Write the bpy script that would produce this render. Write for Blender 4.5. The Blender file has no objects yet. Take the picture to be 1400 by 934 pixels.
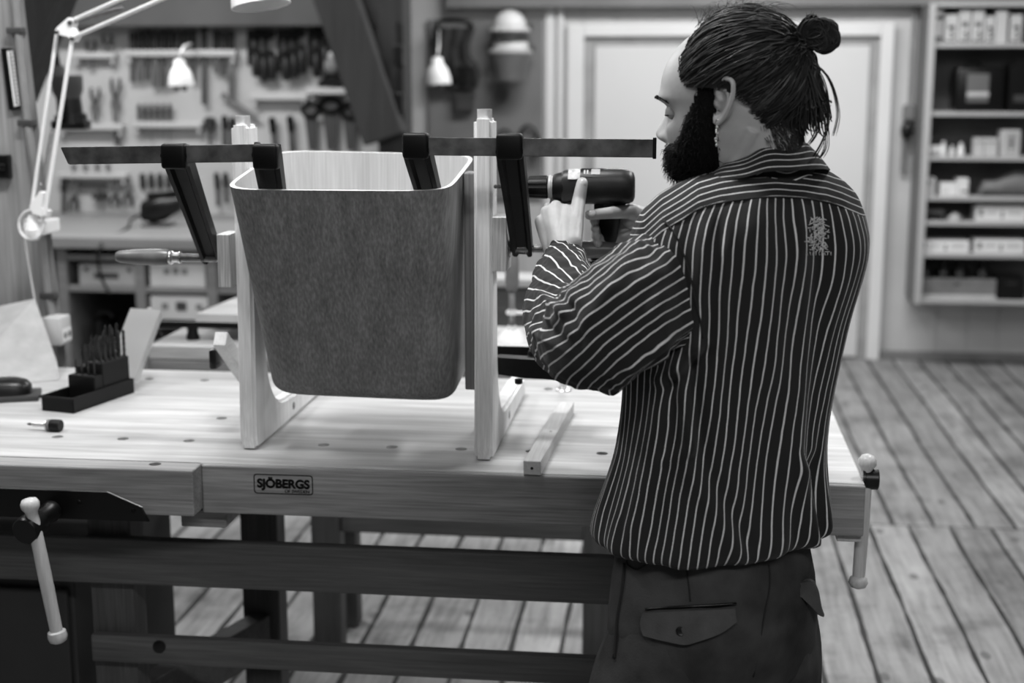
import bpy, bmesh, math, random
from mathutils import Vector, Matrix, noise as mnoise
PI = math.pi
S = bpy.context.scene
COL = S.collection
random.seed(7)
V = Vector
# ------------------------------------------------------------------ camera
CAM = V((0.0, 0.0, 1.62))
YAW, PITCH, F = math.radians(6.7), math.radians(10.7), 1944.0
FW = V((-math.sin(YAW)*math.cos(PITCH), math.cos(YAW)*math.cos(PITCH), -math.sin(PITCH)))
RT = V((math.cos(YAW), math.sin(YAW), 0))
UP = RT.cross(FW)
def ray(x, y):
    return RT*((x-700)/F) + UP*(-(y-467)/F) + FW
def P(x, y, Y):                      # point of the place seen there at depth Y
    d = ray(x, y); return CAM + d*((Y-CAM.y)/d.y)
def Pz(x, y, z):                     # ... at height z
    d = ray(x, y); return CAM + d*((z-CAM.z)/d.z)
def Px(x, y, X):
    d = ray(x, y); return CAM + d*((X-CAM.x)/d.x)
def pix(p):
    q = V(p)-CAM; w = q.dot(FW)
    return (700+F*q.dot(RT)/w, 467-F*q.dot(UP)/w)
cd = bpy.data.cameras.new('camera'); cam = bpy.data.objects.new('camera', cd); COL.objects.link(cam)
cam.location = CAM; cam.rotation_euler = (PI/2-PITCH, 0, YAW)
cd.sensor_width = 36; cd.lens = 36*F/1400; cd.clip_start = 0.05
cd.dof.use_dof = True; cd.dof.focus_distance = 2.3; cd.dof.aperture_fstop = 3.0
S.camera = cam
S.view_settings.view_transform = 'Standard'; S.view_settings.look = 'None'
S.view_settings.gamma = 1; S.view_settings.use_curve_mapping = False
S.view_settings.exposure = 0.0
# ------------------------------------------------------------------ materials
def g(v):
    c = v/255.0
    return c/12.92 if c <= 0.04045 else ((c+0.055)/1.055)**2.4
def gc(v): return (g(v), g(v), g(v), 1)
def nt(name):
    m = bpy.data.materials.new(name); m.use_nodes = True
    t = m.node_tree; b = t.nodes['Principled BSDF']; return m, t, b
def N(t, k, **kw):
    n = t.nodes.new(k)
    for a, v in kw.items():
        if a in n.inputs: n.inputs[a].default_value = v
        else: setattr(n, a, v)
    return n
def ramp(t, fac, stops):
    r = N(t, 'ShaderNodeValToRGB'); e = r.color_ramp.elements
    while len(e) < len(stops): e.new(0.5)
    for q, (p, v) in zip(e, stops): q.position = p; q.color = gc(v)
    t.links.new(fac, r.inputs[0]); return r
def plain(name, v, rough=0.5, metal=0.0, var=0.08, scale=6.0, spec=0.5, bump=0.0, coat=0.0):
    m, t, b = nt(name)
    tc = N(t, 'ShaderNodeTexCoord'); nz = N(t, 'ShaderNodeTexNoise', Scale=scale, Detail=5.0)
    t.links.new(tc.outputs['Object'], nz.inputs['Vector'])
    r = ramp(t, nz.outputs['Fac'], [(0.3, max(v*(1-var), 0)), (0.7, min(v*(1+var), 255))])
    t.links.new(r.outputs[0], b.inputs['Base Color'])
    b.inputs['Roughness'].default_value = rough; b.inputs['Metallic'].default_value = metal
    b.inputs['Specular IOR Level'].default_value = spec
    b.inputs['Coat Weight'].default_value = coat
    if bump:
        bp = N(t, 'ShaderNodeBump', Strength=bump, Distance=0.002)
        n2 = N(t, 'ShaderNodeTexNoise', Scale=scale*25, Detail=3.0)
        t.links.new(tc.outputs['Object'], n2.inputs['Vector'])
        t.links.new(n2.outputs['Fac'], bp.inputs['Height']); t.links.new(bp.outputs[0], b.inputs['Normal'])
    return m
def wood(name, dark, light, axis='X', scale=1.0, rough=0.5, streak=0.35, bump=0.15, spec=0.3, con=0.18, run=1.0):
    m, t, b = nt(name)
    tc = N(t, 'ShaderNodeTexCoord'); mp = N(t, 'ShaderNodeMapping')
    s = [14*scale]*3; s['XYZ'.index(axis)] = 0.9*scale*run
    mp.inputs['Scale'].default_value = s
    t.links.new(tc.outputs['Object'], mp.inputs['Vector'])
    a = N(t, 'ShaderNodeTexNoise', Scale=1.6, Detail=6.0 if run == 1.0 else 3.0, Roughness=0.62, Distortion=0.5 if run == 1.0 else 0.15)
    t.links.new(mp.outputs[0], a.inputs['Vector'])
    mp2 = N(t, 'ShaderNodeMapping'); s2 = [150*scale]*3; s2['XYZ'.index(axis)] = 5*scale*run
    mp2.inputs['Scale'].default_value = s2
    t.links.new(tc.outputs['Object'], mp2.inputs['Vector'])
    c = N(t, 'ShaderNodeTexNoise', Scale=1.5, Detail=3.0)
    t.links.new(mp2.outputs[0], c.inputs['Vector'])
    mx = N(t, 'ShaderNodeMath', operation='MULTIPLY_ADD')
    mx.inputs[1].default_value = streak; t.links.new(c.outputs['Fac'], mx.inputs[0]); 
    sc = N(t, 'ShaderNodeMath', operation='MULTIPLY'); sc.inputs[1].default_value = 1-streak
    t.links.new(a.outputs['Fac'], sc.inputs[0]); t.links.new(sc.outputs[0], mx.inputs[2])
    r = ramp(t, mx.outputs[0], [(0.5-con, dark), (0.5, (dark+light)/2), (0.5+con, light)])
    t.links.new(r.outputs[0], b.inputs['Base Color'])
    b.inputs['Roughness'].default_value = rough; b.inputs['Specular IOR Level'].default_value = spec
    if bump:
        bp = N(t, 'ShaderNodeBump', Strength=bump, Distance=0.001)
        t.links.new(c.outputs['Fac'], bp.inputs['Height']); t.links.new(bp.outputs[0], b.inputs['Normal'])
    return m
# ------------------------------------------------------------------ objects
def props(o, label=None, cat=None, group=None, kind=None):
    if label: o['label'] = label
    if cat: o['category'] = cat
    if group: o['group'] = group
    if kind: o['kind'] = kind
    return o
def thing(name, loc, label, cat, group=None):
    o = bpy.data.objects.new(name, None); COL.objects.link(o); o.location = V(loc)
    o.empty_display_size = 0.05
    o['_org'] = tuple(V(loc))
    return props(o, label, cat, group)
def org(o): return V(o['_org']) if o is not None and '_org' in o else V((0, 0, 0))
def obj(name, bm, mat, parent=None, loc=None, smooth=None, label=None, cat=None, group=None, kind=None):
    """bm is in world coordinates"""
    if parent is not None: base = org(parent)
    elif loc is not None: base = V(loc)
    else:
        if bm.verts:
            xs = [v.co for v in bm.verts]
            base = V(((min(v.x for v in xs)+max(v.x for v in xs))/2, (min(v.y for v in xs)+max(v.y for v in xs))/2, min(v.z for v in xs)))
        else: base = V((0, 0, 0))
    bmesh.ops.translate(bm, vec=-base, verts=bm.verts)
    me = bpy.data.meshes.new(name); bm.to_mesh(me); bm.free()
    for m in (mat if isinstance(mat, (list, tuple)) else [mat]): me.materials.append(m)
    if smooth is not None:
        me.polygons.foreach_set('use_smooth', [True]*len(me.polygons))
        if smooth < 180:
            me.set_sharp_from_angle(angle=math.radians(smooth))
    o = bpy.data.objects.new(name, me); COL.objects.link(o)
    if parent is not None: o.parent = parent
    else: o.location = base
    o['_org'] = tuple(base)
    return props(o, label, cat, group, kind)
def copy_tree(o, loc=None, label=None, rotz=None, parent=None):
    c = o.copy(); COL.objects.link(c)
    if parent is not None: c.parent = parent
    else:
        if loc is not None: c.location = loc
        if rotz is not None: c.rotation_euler = (c.rotation_euler[0], c.rotation_euler[1], rotz)
        if label: c['label'] = label
    for ch in [x for x in bpy.data.objects if x.parent == o]: copy_tree(ch, parent=c)
    return c
def nb(): return bmesh.new()
def frame(d, up=V((0, 0, 1))):
    d = V(d).normalized()
    if abs(d.dot(up)) > 0.98: up = V((0, 1, 0))
    x = d.cross(up).normalized(); y = x.cross(d).normalized()
    return x, y, d
def add_box(bm, lo, hi, bev=0.0, M=None, seg=2):
    lo, hi = V(lo), V(hi)
    r = bmesh.ops.create_cube(bm, size=1.0); vs = r['verts']
    for v in vs:
        v.co = V([(lo[i]+hi[i])/2 + v.co[i]*(hi[i]-lo[i]) for i in range(3)])
    if bev > 0:
        es = list({e for v in vs for e in v.link_edges})
        q = bmesh.ops.bevel(bm, geom=es, offset=bev, segments=seg, profile=0.5, affect='EDGES')
        vs = list({v for f in q['faces'] for v in f.verts} | {v for v in vs if v.is_valid})
    if M is not None:
        for v in vs: v.co = M @ v.co
    return vs
def add_beam(bm, a, b, w, h, bev=0.0, up=V((0, 0, 1)), ext=0.0):
    """box along a->b, w across (x of frame), h along up"""
    a, b = V(a), V(b); x, y, d = frame(b-a, up); L = (b-a).length
    M = Matrix(((x.x, y.x, d.x, a.x), (x.y, y.y, d.y, a.y), (x.z, y.z, d.z, a.z), (0, 0, 0, 1)))
    return add_box(bm, (-w/2, -h/2, -ext), (w/2, h/2, L+ext), bev, M)
def ring(bm, c, x, y, rx, ry, n, p=2.0, ph=0.0):
    out = []
    for i in range(n):
        a = 2*PI*i/n + ph; ca, sa = math.cos(a), math.sin(a)
        if p != 2.0:
            ca = math.copysign(abs(ca)**(2/p), ca); sa = math.copysign(abs(sa)**(2/p), sa)
        out.append(bm.verts.new(c + x*(rx*ca) + y*(ry*sa)))
    return out
def bridge(bm, A, B, closed=True):
    n = len(A); fs = []
    for i in range(n if closed else n-1):
        j = (i+1) % n
        try: fs.append(bm.faces.new((A[i], A[j], B[j], B[i])))
        except ValueError: pass
    return fs
def cap(bm, R, flip=False):
    try: return bm.faces.new(R[::-1] if flip else R)
    except ValueError: return None
def add_tube(bm, pts, r, n=12, caps=True, up=V((0, 0, 1)), closed=False):
    pts = [V(p) for p in pts]
    rs = r if isinstance(r, (list, tuple)) else [r]*len(pts)
    prev = None; first = None; xp = None
    for i, p in enumerate(pts):
        if closed: d = pts[(i+1) % len(pts)]-pts[i-1]
        else: d = pts[min(i+1, len(pts)-1)]-pts[max(i-1, 0)]
        if d.length < 1e-9: d = V((0, 0, 1))
        d.normalize()
        if xp is None: x, y, _ = frame(d, up)
        else:
            x = (xp - d*xp.dot(d)).normalized(); y = d.cross(x)*1.0
            y = x.cross(d)*-1 if False else d.cross(x)
        xp = x
        if prev is None: y = d.cross(x)
        R = ring(bm, p, x, y, rs[i], rs[i], n)
        if prev: bridge(bm, prev, R)
        else: first = R
        prev = R
    if closed: bridge(bm, prev, first)
    elif caps: cap(bm, first, True); cap(bm, prev)
    return prev
def add_lathe(bm, a, d, prof, n=24, x=None):
    """prof: list of (dist along d, radius)"""
    a = V(a); X, Y, D = frame(d)
    prev = None; 
    for (h, r) in prof:
        c = a + D*h
        R = ring(bm, c, X, D.cross(X), max(r, 1e-5), max(r, 1e-5), n)
        if prev: bridge(bm, prev, R)
        else: cap(bm, R, True)
        prev = R
    cap(bm, prev)
def add_prism(bm, pts, ext):
    """closed polygon pts (world), extruded by ext vector"""
    ext = V(ext)
    A = [bm.verts.new(V(p)) for p in pts]; B = [bm.verts.new(V(p)+ext) for p in pts]
    f = cap(bm, A); cap(bm, B, True); bridge(bm, A, B)
    return A+B
def add_sphere(bm, c, r, u=20, v=12, s=(1, 1, 1), M=None):
    q = bmesh.ops.create_uvsphere(bm, u_segments=u, v_segments=v, radius=r)
    for w in q['verts']:
        w.co = V((w.co.x*s[0], w.co.y*s[1], w.co.z*s[2]))
        if M is not None: w.co = M @ w.co
        w.co += V(c)
    return q['verts']
def fix(bm):
    bmesh.ops.recalc_face_normals(bm, faces=bm.faces); return bm
def box(name, lo, hi, mat, parent=None, bev=0.003, M=None, **k):
    bm = nb(); add_box(bm, lo, hi, bev, M); return obj(name, fix(bm), mat, parent, **k)
def lerp(a, b, t): return a+(b-a)*t
def smoothstep(t): t = max(0, min(1, t)); return t*t*(3-2*t)
def spline(pts, n):
    """catmull-rom through pts (Vectors or tuples), n samples per span"""
    pts = [V(p) for p in pts]; out = []
    for i in range(len(pts)-1):
        p0 = pts[max(i-1, 0)]; p1 = pts[i]; p2 = pts[i+1]; p3 = pts[min(i+2, len(pts)-1)]
        for k in range(n):
            t = k/n
            out.append(0.5*((2*p1)+(p2-p0)*t+(2*p0-5*p1+4*p2-p3)*t*t+(3*p1-p0-3*p2+p3)*t**3))
    out.append(pts[-1]); return out
def interp(tab, x):
    """piecewise smooth scalar table [(x, v or tuple)]"""
    if x <= tab[0][0]: return tab[0][1]
    for (a, va), (b, vb) in zip(tab, tab[1:]):
        if x <= b:
            t = (x-a)/(b-a)
            if isinstance(va, tuple): return tuple(lerp(p, q, t) for p, q in zip(va, vb))
            return lerp(va, vb, t)
    return tab[-1][1]
def crspline(tab, x):
    """catmull-rom scalar table"""
    if x <= tab[0][0]: return tab[0][1]
    if x >= tab[-1][0]: return tab[-1][1]
    for i in range(len(tab)-1):
        if x <= tab[i+1][0]:
            x0, v0 = tab[i]; x1, v1 = tab[i+1]
            m0 = (v1-tab[i-1][1])/(x1-tab[i-1][0]) if i > 0 else (v1-v0)/(x1-x0)
            m1 = (tab[i+2][1]-v0)/(tab[i+2][0]-x0) if i+2 < len(tab) else (v1-v0)/(x1-x0)
            h = x1-x0; t = (x-x0)/h
            return (2*t**3-3*t*t+1)*v0+(t**3-2*t*t+t)*h*m0+(-2*t**3+3*t*t)*v1+(t**3-t*t)*h*m1
def text_bm(s, size, origin, xd, yd, depth=0.0006, bold=0.0, align='LEFT'):
    c = bpy.data.curves.new('t', 'FONT'); c.body = s; c.size = size; c.extrude = depth; c.offset = bold; c.align_x = align
    o = bpy.data.objects.new('t', c); COL.objects.link(o)
    dg = bpy.context.evaluated_depsgraph_get()
    me = bpy.data.meshes.new_from_object(o.evaluated_get(dg))
    bm = nb(); bm.from_mesh(me)
    bpy.data.objects.remove(o); bpy.data.curves.remove(c); bpy.data.meshes.remove(me)
    xd, yd = V(xd).normalized(), V(yd).normalized(); zd = xd.cross(yd)
    M = Matrix(((xd.x, yd.x, zd.x, origin[0]), (xd.y, yd.y, zd.y, origin[1]), (xd.z, yd.z, zd.z, origin[2]), (0, 0, 0, 1)))
    for v in bm.verts: v.co = M @ v.co
    return bm
def fn_merge(bm, other):
    me = bpy.data.meshes.new('m'); other.to_mesh(me); other.free(); bm.from_mesh(me); bpy.data.meshes.remove(me); return bm
def boolean_cut(o, cutbm):
    me = bpy.data.meshes.new('c'); cutbm.to_mesh(me); cutbm.free()
    c = bpy.data.objects.new('c', me); COL.objects.link(c); c.location = o.location if o.parent is None else o.parent.location
    md = o.modifiers.new('b', 'BOOLEAN'); md.operation = 'DIFFERENCE'; md.object = c; md.solver = 'EXACT'
    dg = bpy.context.evaluated_depsgraph_get(); dg.update()
    me2 = bpy.data.meshes.new_from_object(o.evaluated_get(dg))
    o.modifiers.clear(); old = o.data; o.data = me2; bpy.data.meshes.remove(old)
    bpy.data.objects.remove(c); bpy.data.meshes.remove(me)
# ================================================================== materials
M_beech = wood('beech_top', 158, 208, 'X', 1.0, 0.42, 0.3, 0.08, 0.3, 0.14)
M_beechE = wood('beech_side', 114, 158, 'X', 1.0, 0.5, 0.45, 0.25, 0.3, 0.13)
M_beechY = wood('beech_cross', 150, 200, 'Y', 1.0, 0.5, 0.35, 0.15)
M_beechZ = wood('beech_upright', 160, 206, 'Z', 1.2, 0.45, 0.35, 0.15)
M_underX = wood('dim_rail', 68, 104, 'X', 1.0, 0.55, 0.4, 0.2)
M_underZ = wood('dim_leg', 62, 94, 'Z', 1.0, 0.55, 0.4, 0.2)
M_oak = wood('oak_veneer_shaded', 96, 146, 'Z', 1.2, 0.55, 0.6, 0.15, 0.3, 0.17, 0.10)  # same oak as the bin's inside, its shade put into the darker colour
M_oakin = wood('oak_inside_lit', 182, 214, 'Z', 1.5, 0.6, 0.5, 0.15, 0.3, 0.16, 0.15)
M_pine = wood('pale_pine', 220, 250, 'Z', 1.6, 0.5, 0.5, 0.15, 0.3, 0.13)
M_pineX = wood('pine_x', 190, 228, 'X', 1.6, 0.5, 0.4, 0.15)
M_pineY = wood('pine_y', 180, 220, 'Y', 1.6, 0.5, 0.4, 0.15)
M_knob = wood('turned_knob', 176, 206, 'Z', 2.0, 0.32, 0.4, 0.0)
M_black = plain('black_paint', 8, 0.35, 0, 0.15, 12, 0.4)
M_blackm = plain('black_cast_iron', 6, 0.5, 0.0, 0.2, 30, 0.22, 0.1)
M_blackp = plain('black_plastic', 10, 0.5, 0, 0.1, 10, 0.25)
M_dark = plain('dark_grey', 55, 0.6, 0, 0.1, 8)
M_mid = plain('mid_grey', 110, 0.6, 0, 0.1, 8)
M_pale = plain('pale_grey', 185, 0.6, 0, 0.06, 8)
M_white = plain('white_paint', 222, 0.45, 0, 0.03, 8)
M_steel = plain('bright_steel', 215, 0.28, 1.0, 0.05, 40)
M_rust = plain('worn_steel', 96, 0.42, 0.55, 0.3, 28, 0.5, 0.15)
M_post = wood('timber_post', 108, 158, 'Z', 0.6, 0.75, 0.5, 0.3)
M_timber = wood('dark_timber', 40, 60, 'Z', 0.6, 0.8, 0.5, 0.3)
M_wall = plain('painted_boards', 182, 0.7, 0, 0.04, 2.0)
M_wallin = plain('grey_wall', 120, 0.8, 0, 0.06, 2.0)
M_door = plain('white_door', 205, 0.5, 0, 0.02, 1.0)
M_frame = plain('white_frame', 216, 0.45, 0, 0.02, 2.0)
M_ceil = plain('ceiling_board', 150, 0.8, 0, 0.05, 2.0)
# floor : worn boards running away, with a butt seam across
def floor_mat():
    m, t, b = nt('floor_boards')
    tc = N(t, 'ShaderNodeTexCoord'); sp = N(t, 'ShaderNodeSeparateXYZ'); t.links.new(tc.outputs['Object'], sp.inputs[0])
    def math_(op, a, bb=None):
        n = N(t, 'ShaderNodeMath', operation=op)
        for i, v in enumerate((a, bb)):
            if v is None: continue
            if isinstance(v, (int, float)): n.inputs[i].default_value = v
            else: t.links.new(v, n.inputs[i])
        return n.outputs[0]
    W = 0.145
    seam = math_('GREATER_THAN', sp.outputs['Y'], 5.10)
    xs = math_('ADD', sp.outputs['X'], math_('MULTIPLY', seam, 0.055))
    wob = N(t, 'ShaderNodeTexNoise', Scale=0.9, Detail=2.0); t.links.new(tc.outputs['Object'], wob.inputs['Vector'])
    xs = math_('ADD', xs, math_('MULTIPLY', wob.outputs['Fac'], 0.03))
    q = math_('DIVIDE', xs, W); fl = math_('FLOOR', q); fr = math_('SUBTRACT', q, fl)
    edge = math_('MINIMUM', fr, math_('SUBTRACT', 1.0, fr))
    jit = N(t, 'ShaderNodeTexNoise', Scale=6.0, Detail=3.0); t.links.new(tc.outputs['Object'], jit.inputs['Vector'])
    wgap = math_('MULTIPLY', jit.outputs['Fac'], 0.10)
    gap = math_('LESS_THAN', edge, wgap)
    ys = math_('ABSOLUTE', math_('SUBTRACT', sp.outputs['Y'], 5.10))
    gap2 = math_('LESS_THAN', ys, math_('MULTIPLY', jit.outputs['Fac'], 0.012))
    gap = math_('MAXIMUM', gap, gap2)
    # per-board tone, grain, stains
    wn = N(t, 'ShaderNodeTexWhiteNoise'); wn.noise_dimensions = '2D'
    cmb = N(t, 'ShaderNodeCombineXYZ'); t.links.new(fl, cmb.inputs[0]); t.links.new(seam, cmb.inputs[1])
    t.links.new(cmb.outputs[0], wn.inputs['Vector'])
    mp = N(t, 'ShaderNodeMapping'); mp.inputs['Scale'].default_value = (22, 1.6, 10); t.links.new(tc.outputs['Object'], mp.inputs['Vector'])
    gr = N(t, 'ShaderNodeTexNoise', Scale=1.5, Detail=6.0, Roughness=0.65, Distortion=0.8); t.links.new(mp.outputs[0], gr.inputs['Vector'])
    st = N(t, 'ShaderNodeTexNoise', Scale=3.2, Detail=6.0, Roughness=0.7); t.links.new(tc.outputs['Object'], st.inputs['Vector'])
    mp3 = N(t, 'ShaderNodeMapping'); mp3.inputs['Scale'].default_value = (9, 4.5, 9); t.links.new(tc.outputs['Object'], mp3.inputs['Vector'])
    vo = N(t, 'ShaderNodeTexVoronoi', Scale=1.0); t.links.new(mp3.outputs[0], vo.inputs['Vector'])
    knot = math_('LESS_THAN', vo.outputs['Distance'], 0.13)
    r1 = ramp(t, gr.outputs['Fac'], [(0.3, 122), (0.5, 156), (0.7, 176)])
    r2 = ramp(t, st.outputs['Fac'], [(0.32, 150), (0.5, 232), (0.7, 255)])
    mul = N(t, 'ShaderNodeMix', data_type='RGBA', blend_type='MULTIPLY'); mul.inputs[0].default_value = 0.8
    t.links.new(r1.outputs[0], mul.inputs[6]); t.links.new(r2.outputs[0], mul.inputs[7])
    tone = ramp(t, wn.outputs['Value'], [(0.0, 215), (1.0, 255)])
    mu2 = N(t, 'ShaderNodeMix', data_type='RGBA', blend_type='MULTIPLY'); mu2.inputs[0].default_value = 1.0
    t.links.new(mul.outputs[2], mu2.inputs[6]); t.links.new(tone.outputs[0], mu2.inputs[7])
    kn = N(t, 'ShaderNodeMix', data_type='RGBA'); kn.inputs[7].default_value = gc(80)
    t.links.new(math_('MULTIPLY', knot, 0.75), kn.inputs[0]); t.links.new(mu2.outputs[2], kn.inputs[6])
    gp = N(t, 'ShaderNodeMix', data_type='RGBA'); gp.inputs[7].default_value = gc(24)
    t.links.new(gap, gp.inputs[0]); t.links.new(kn.outputs[2], gp.inputs[6])
    t.links.new(gp.outputs[2], b.inputs['Base Color'])
    b.inputs['Roughness'].default_value = 0.55; b.inputs['Specular IOR Level'].default_value = 0.3
    bp = N(t, 'ShaderNodeBump', Strength=0.35, Distance=0.004)
    t.links.new(math_('SUBTRACT', gr.outputs['Fac'], math_('MULTIPLY', gap, 2.0)), bp.inputs['Height']); t.links.new(bp.outputs[0], b.inputs['Normal'])
    return m
M_floor = floor_mat()
# ================================================================== room shell
XL, XR, YF, YB, ZC = -4.2, 4.0, -2.6, 8.24, 3.1
bm = nb(); add_box(bm, (XL-0.1, YF-0.1, -0.1), (XR+0.1, YB+0.1, 0)); o = obj('floor', fix(bm), M_floor, loc=(0, 0, 0), kind='structure')
box('ceiling', (XL-0.1, YF-0.1, ZC), (XR+0.1, YB+0.1, ZC+0.1), M_ceil, bev=0, kind='structure')
box('wall_left', (XL-0.1, YF, 0), (XL, YB, ZC), M_wallin, bev=0, kind='structure')
box('wall_right', (XR, YF, 0), (XR+0.1, YB, ZC), M_wallin, bev=0, kind='structure')
box('wall_front', (XL-0.1, YF-0.1, 0), (XR+0.1, YF, ZC), M_wallin, bev=0, kind='structure')
# back wall with vertical boards, the door opening sits in front as a frame
bm = nb(); add_box(bm, (XL, YB, 0), (XR, YB+0.1, ZC))
xx = -0.9
while xx < XR-0.2:
    if not (-0.55 < xx < 1.2): add_box(bm, (xx, YB-0.006, 0), (xx+0.165, YB, ZC), 0.003)
    xx += 0.17
obj('wall_back', fix(bm), M_wall, kind='structure')
# tool wall : a partition standing in front of the back wall at the left
TW = 6.85
TX1 = P(552, 200, TW).x
box('wall_tools', (XL, TW, 0), (TX1, TW+0.08, ZC), plain('tool_board', 178, 0.65, 0, 0.04, 3.0), bev=0, kind='structure')
# dark lintel beam over the tool board and over the door
zb = P(300, 36, TW-0.12).z
box('trim_1', (XL, TW-0.14, zb), (TX1, TW-0.002, ZC), plain('lintel_grey', 78, 0.8, 0, 0.1, 3), bev=0.006, kind='structure')
zt = P(900, 10, YB-0.06).z
box('trim_2', (TX1, YB-0.10, zt), (XR, YB-0.002, ZC), plain('lintel_pale', 120, 0.8, 0, 0.06, 3), bev=0.006, kind='structure')
# upright and diagonal brace of the timber frame
a = P(548, 467, TW-0.1)
bm = nb(); add_box(bm, (a.x-0.075, TW-0.2, 0), (a.x+0.055, TW-0.003, ZC), 0.008); obj('trim_3', fix(bm), M_timber, kind='structure')
p0, p1 = P(452, -30, TW-0.22), P(528, 190, TW-0.22)
bm = nb(); add_beam(bm, p0, p1, 0.12, 0.20, 0.008, up=V((1, 0, 0))); obj('trim_4', fix(bm), M_timber, kind='structure')
# conduit box on the upright
for yy in (75, 140):
    c = P(545, yy, TW-0.22)
    t_ = thing('junction_box', c, 'small dark %s box on the timber upright right of the brace' % ('upper' if yy == 75 else 'lower'), 'junction box', 'boxes on the timber upright')
    box('case', c-V((0.022, 0.018, 0.045)), c+V((0.022, 0.018, 0.045)), M_black, t_, 0.004)
    bm = nb(); add_tube(bm, [c+V((0, 0, 0.045)), c+V((0, 0, 0.15))], 0.008, 8); obj('pipe', fix(bm), M_black, t_, smooth=40)
# door and its frame
fl, fr_, ft = P(775, 300, YB).x, P(1214, 200, YB).x, P(1000, 33, YB).z
il, ir, it = P(797, 300, YB).x, P(1196, 200, YB).x, P(1000, 50, YB).z
bm = nb()
add_box(bm, (fl, YB-0.055, 0), (il, YB, ft), 0.006); add_box(bm, (ir, YB-0.055, 0), (fr_, YB, ft), 0.006)
add_box(bm, (il, YB-0.055, it), (ir, YB, ft), 0.006)
obj('trim_5', fix(bm), M_frame, kind='structure')
bm = nb()
add_box(bm, (il, YB-0.022, 0), (il+0.06, YB-0.0005, it), 0.004); add_box(bm, (ir-0.05, YB-0.022, 0), (ir, YB-0.0005, it), 0.004)
add_box(bm, (il+0.06, YB-0.022, it-0.05), (ir-0.05, YB-0.0005, it), 0.004)
obj('trim_6', fix(bm), plain('rebate', 150, 0.6), kind='structure')
bm = nb(); add_box(bm, (il+0.062, YB-0.035, 0.012), (ir-0.052, YB-0.001, it-0.052), 0.006)
obj('door_1', fix(bm), M_door, kind='structure')
box('baseboard_back', (fr_+0.005, YB-0.03, 0), (XR, YB-0.007, 0.05), plain('skirting', 120, 0.6), bev=0.004, kind='structure')
# upright cover strips between ear-muff panel and door
for k, (px_, w_) in enumerate(((752, 0.05), (766, 0.03))):
    x_ = P(px_, 200, YB).x
    box('trim_%d' % (7+k), (x_-w_/2, YB-0.03-0.008*k, 0), (x_+w_/2, YB-0.0065, zt), M_frame, bev=0.004, kind='structure')
# ================================================================== workbench
BZ = 0.90; BX0, BX1, BY0, BY1 = -2.35, 0.34, 2.50, 3.31
wb = thing('workbench', (-0.9, 2.9, 0), 'large beech workbench with a maker stamp, the bin stand and drill bits on top', 'workbench')
bm = nb(); add_box(bm, (BX0, BY0+0.001, BZ-0.045), (BX1, BY1, BZ), 0.003)
top = obj('benchtop', fix(bm), M_beech, wb)
holes = []
x = 0.308-0.13*0
HX = [-0.685+0.137*k for k in range(-10, 8)]
for x in HX:
    if x < BX1-0.02: holes.append((x, 2.652)); holes.append((x-0.018+0.0, 3.206))
holes += [(-0.954, 2.842)]
cb = nb()
for (x, y) in holes:
    add_lathe(cb, (x, y, BZ-0.07), (0, 0, 1), [(0, 0.0115), (0.09, 0.0115)], 20)
fix(cb); bmesh.ops.translate(cb, vec=-org(wb), verts=cb.verts)
boolean_cut(top, cb)
# joint line in the top, apron, underside
bm = nb(); add_box(bm, (-0.8785, BY0-0.012, BZ-0.095), (BX1, BY0, BZ-0.0015), 0.003); 
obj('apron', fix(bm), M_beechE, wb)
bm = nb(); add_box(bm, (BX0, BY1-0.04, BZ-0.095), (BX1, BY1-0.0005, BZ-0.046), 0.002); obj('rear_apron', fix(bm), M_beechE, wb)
bm = nb(); add_box(bm, (BX1-0.045, BY0+0.002, BZ-0.11), (BX1-0.001, BY1-0.042, BZ-0.046), 0.002); obj('end_cap', fix(bm), M_beechY, wb)
# legs (two trestles), feet and rails
for lx in (-1.125, 0.08):
    rx_ = lx+0.155 if lx < 0 else lx
    for qx, ly in ((lx, 2.66), (rx_, 3.16)):
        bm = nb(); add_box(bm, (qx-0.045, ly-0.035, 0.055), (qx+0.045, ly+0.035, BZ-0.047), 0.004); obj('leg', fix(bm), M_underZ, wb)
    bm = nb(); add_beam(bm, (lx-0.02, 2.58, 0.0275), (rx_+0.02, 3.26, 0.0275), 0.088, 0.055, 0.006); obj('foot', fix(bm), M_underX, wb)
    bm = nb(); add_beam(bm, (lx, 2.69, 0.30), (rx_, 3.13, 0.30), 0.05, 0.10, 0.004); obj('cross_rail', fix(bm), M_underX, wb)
z0, z1 = Pz(400, 0, 0).z, 0
ra = P(500, 745, 2.62).z; rb = P(500, 808, 2.62).z
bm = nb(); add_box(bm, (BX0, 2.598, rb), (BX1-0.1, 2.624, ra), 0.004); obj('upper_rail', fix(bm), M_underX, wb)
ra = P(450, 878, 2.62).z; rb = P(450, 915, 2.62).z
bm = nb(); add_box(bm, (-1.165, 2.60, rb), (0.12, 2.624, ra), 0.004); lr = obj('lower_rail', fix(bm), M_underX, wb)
c = P(218, 884, 2.599); bm = nb(); add_lathe(bm, c, (0, -1, 0), [(0, 0.013), (0.003, 0.013), (0.004, 0.011)], 16); obj('bolt_head', fix(bm), M_black, lr, smooth=40)
bm = nb(); add_box(bm, (-1.24, 3.2, 0.70), (0.12, 3.225, 0.78), 0.004); obj('rear_rail', fix(bm), M_underX, wb)
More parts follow.
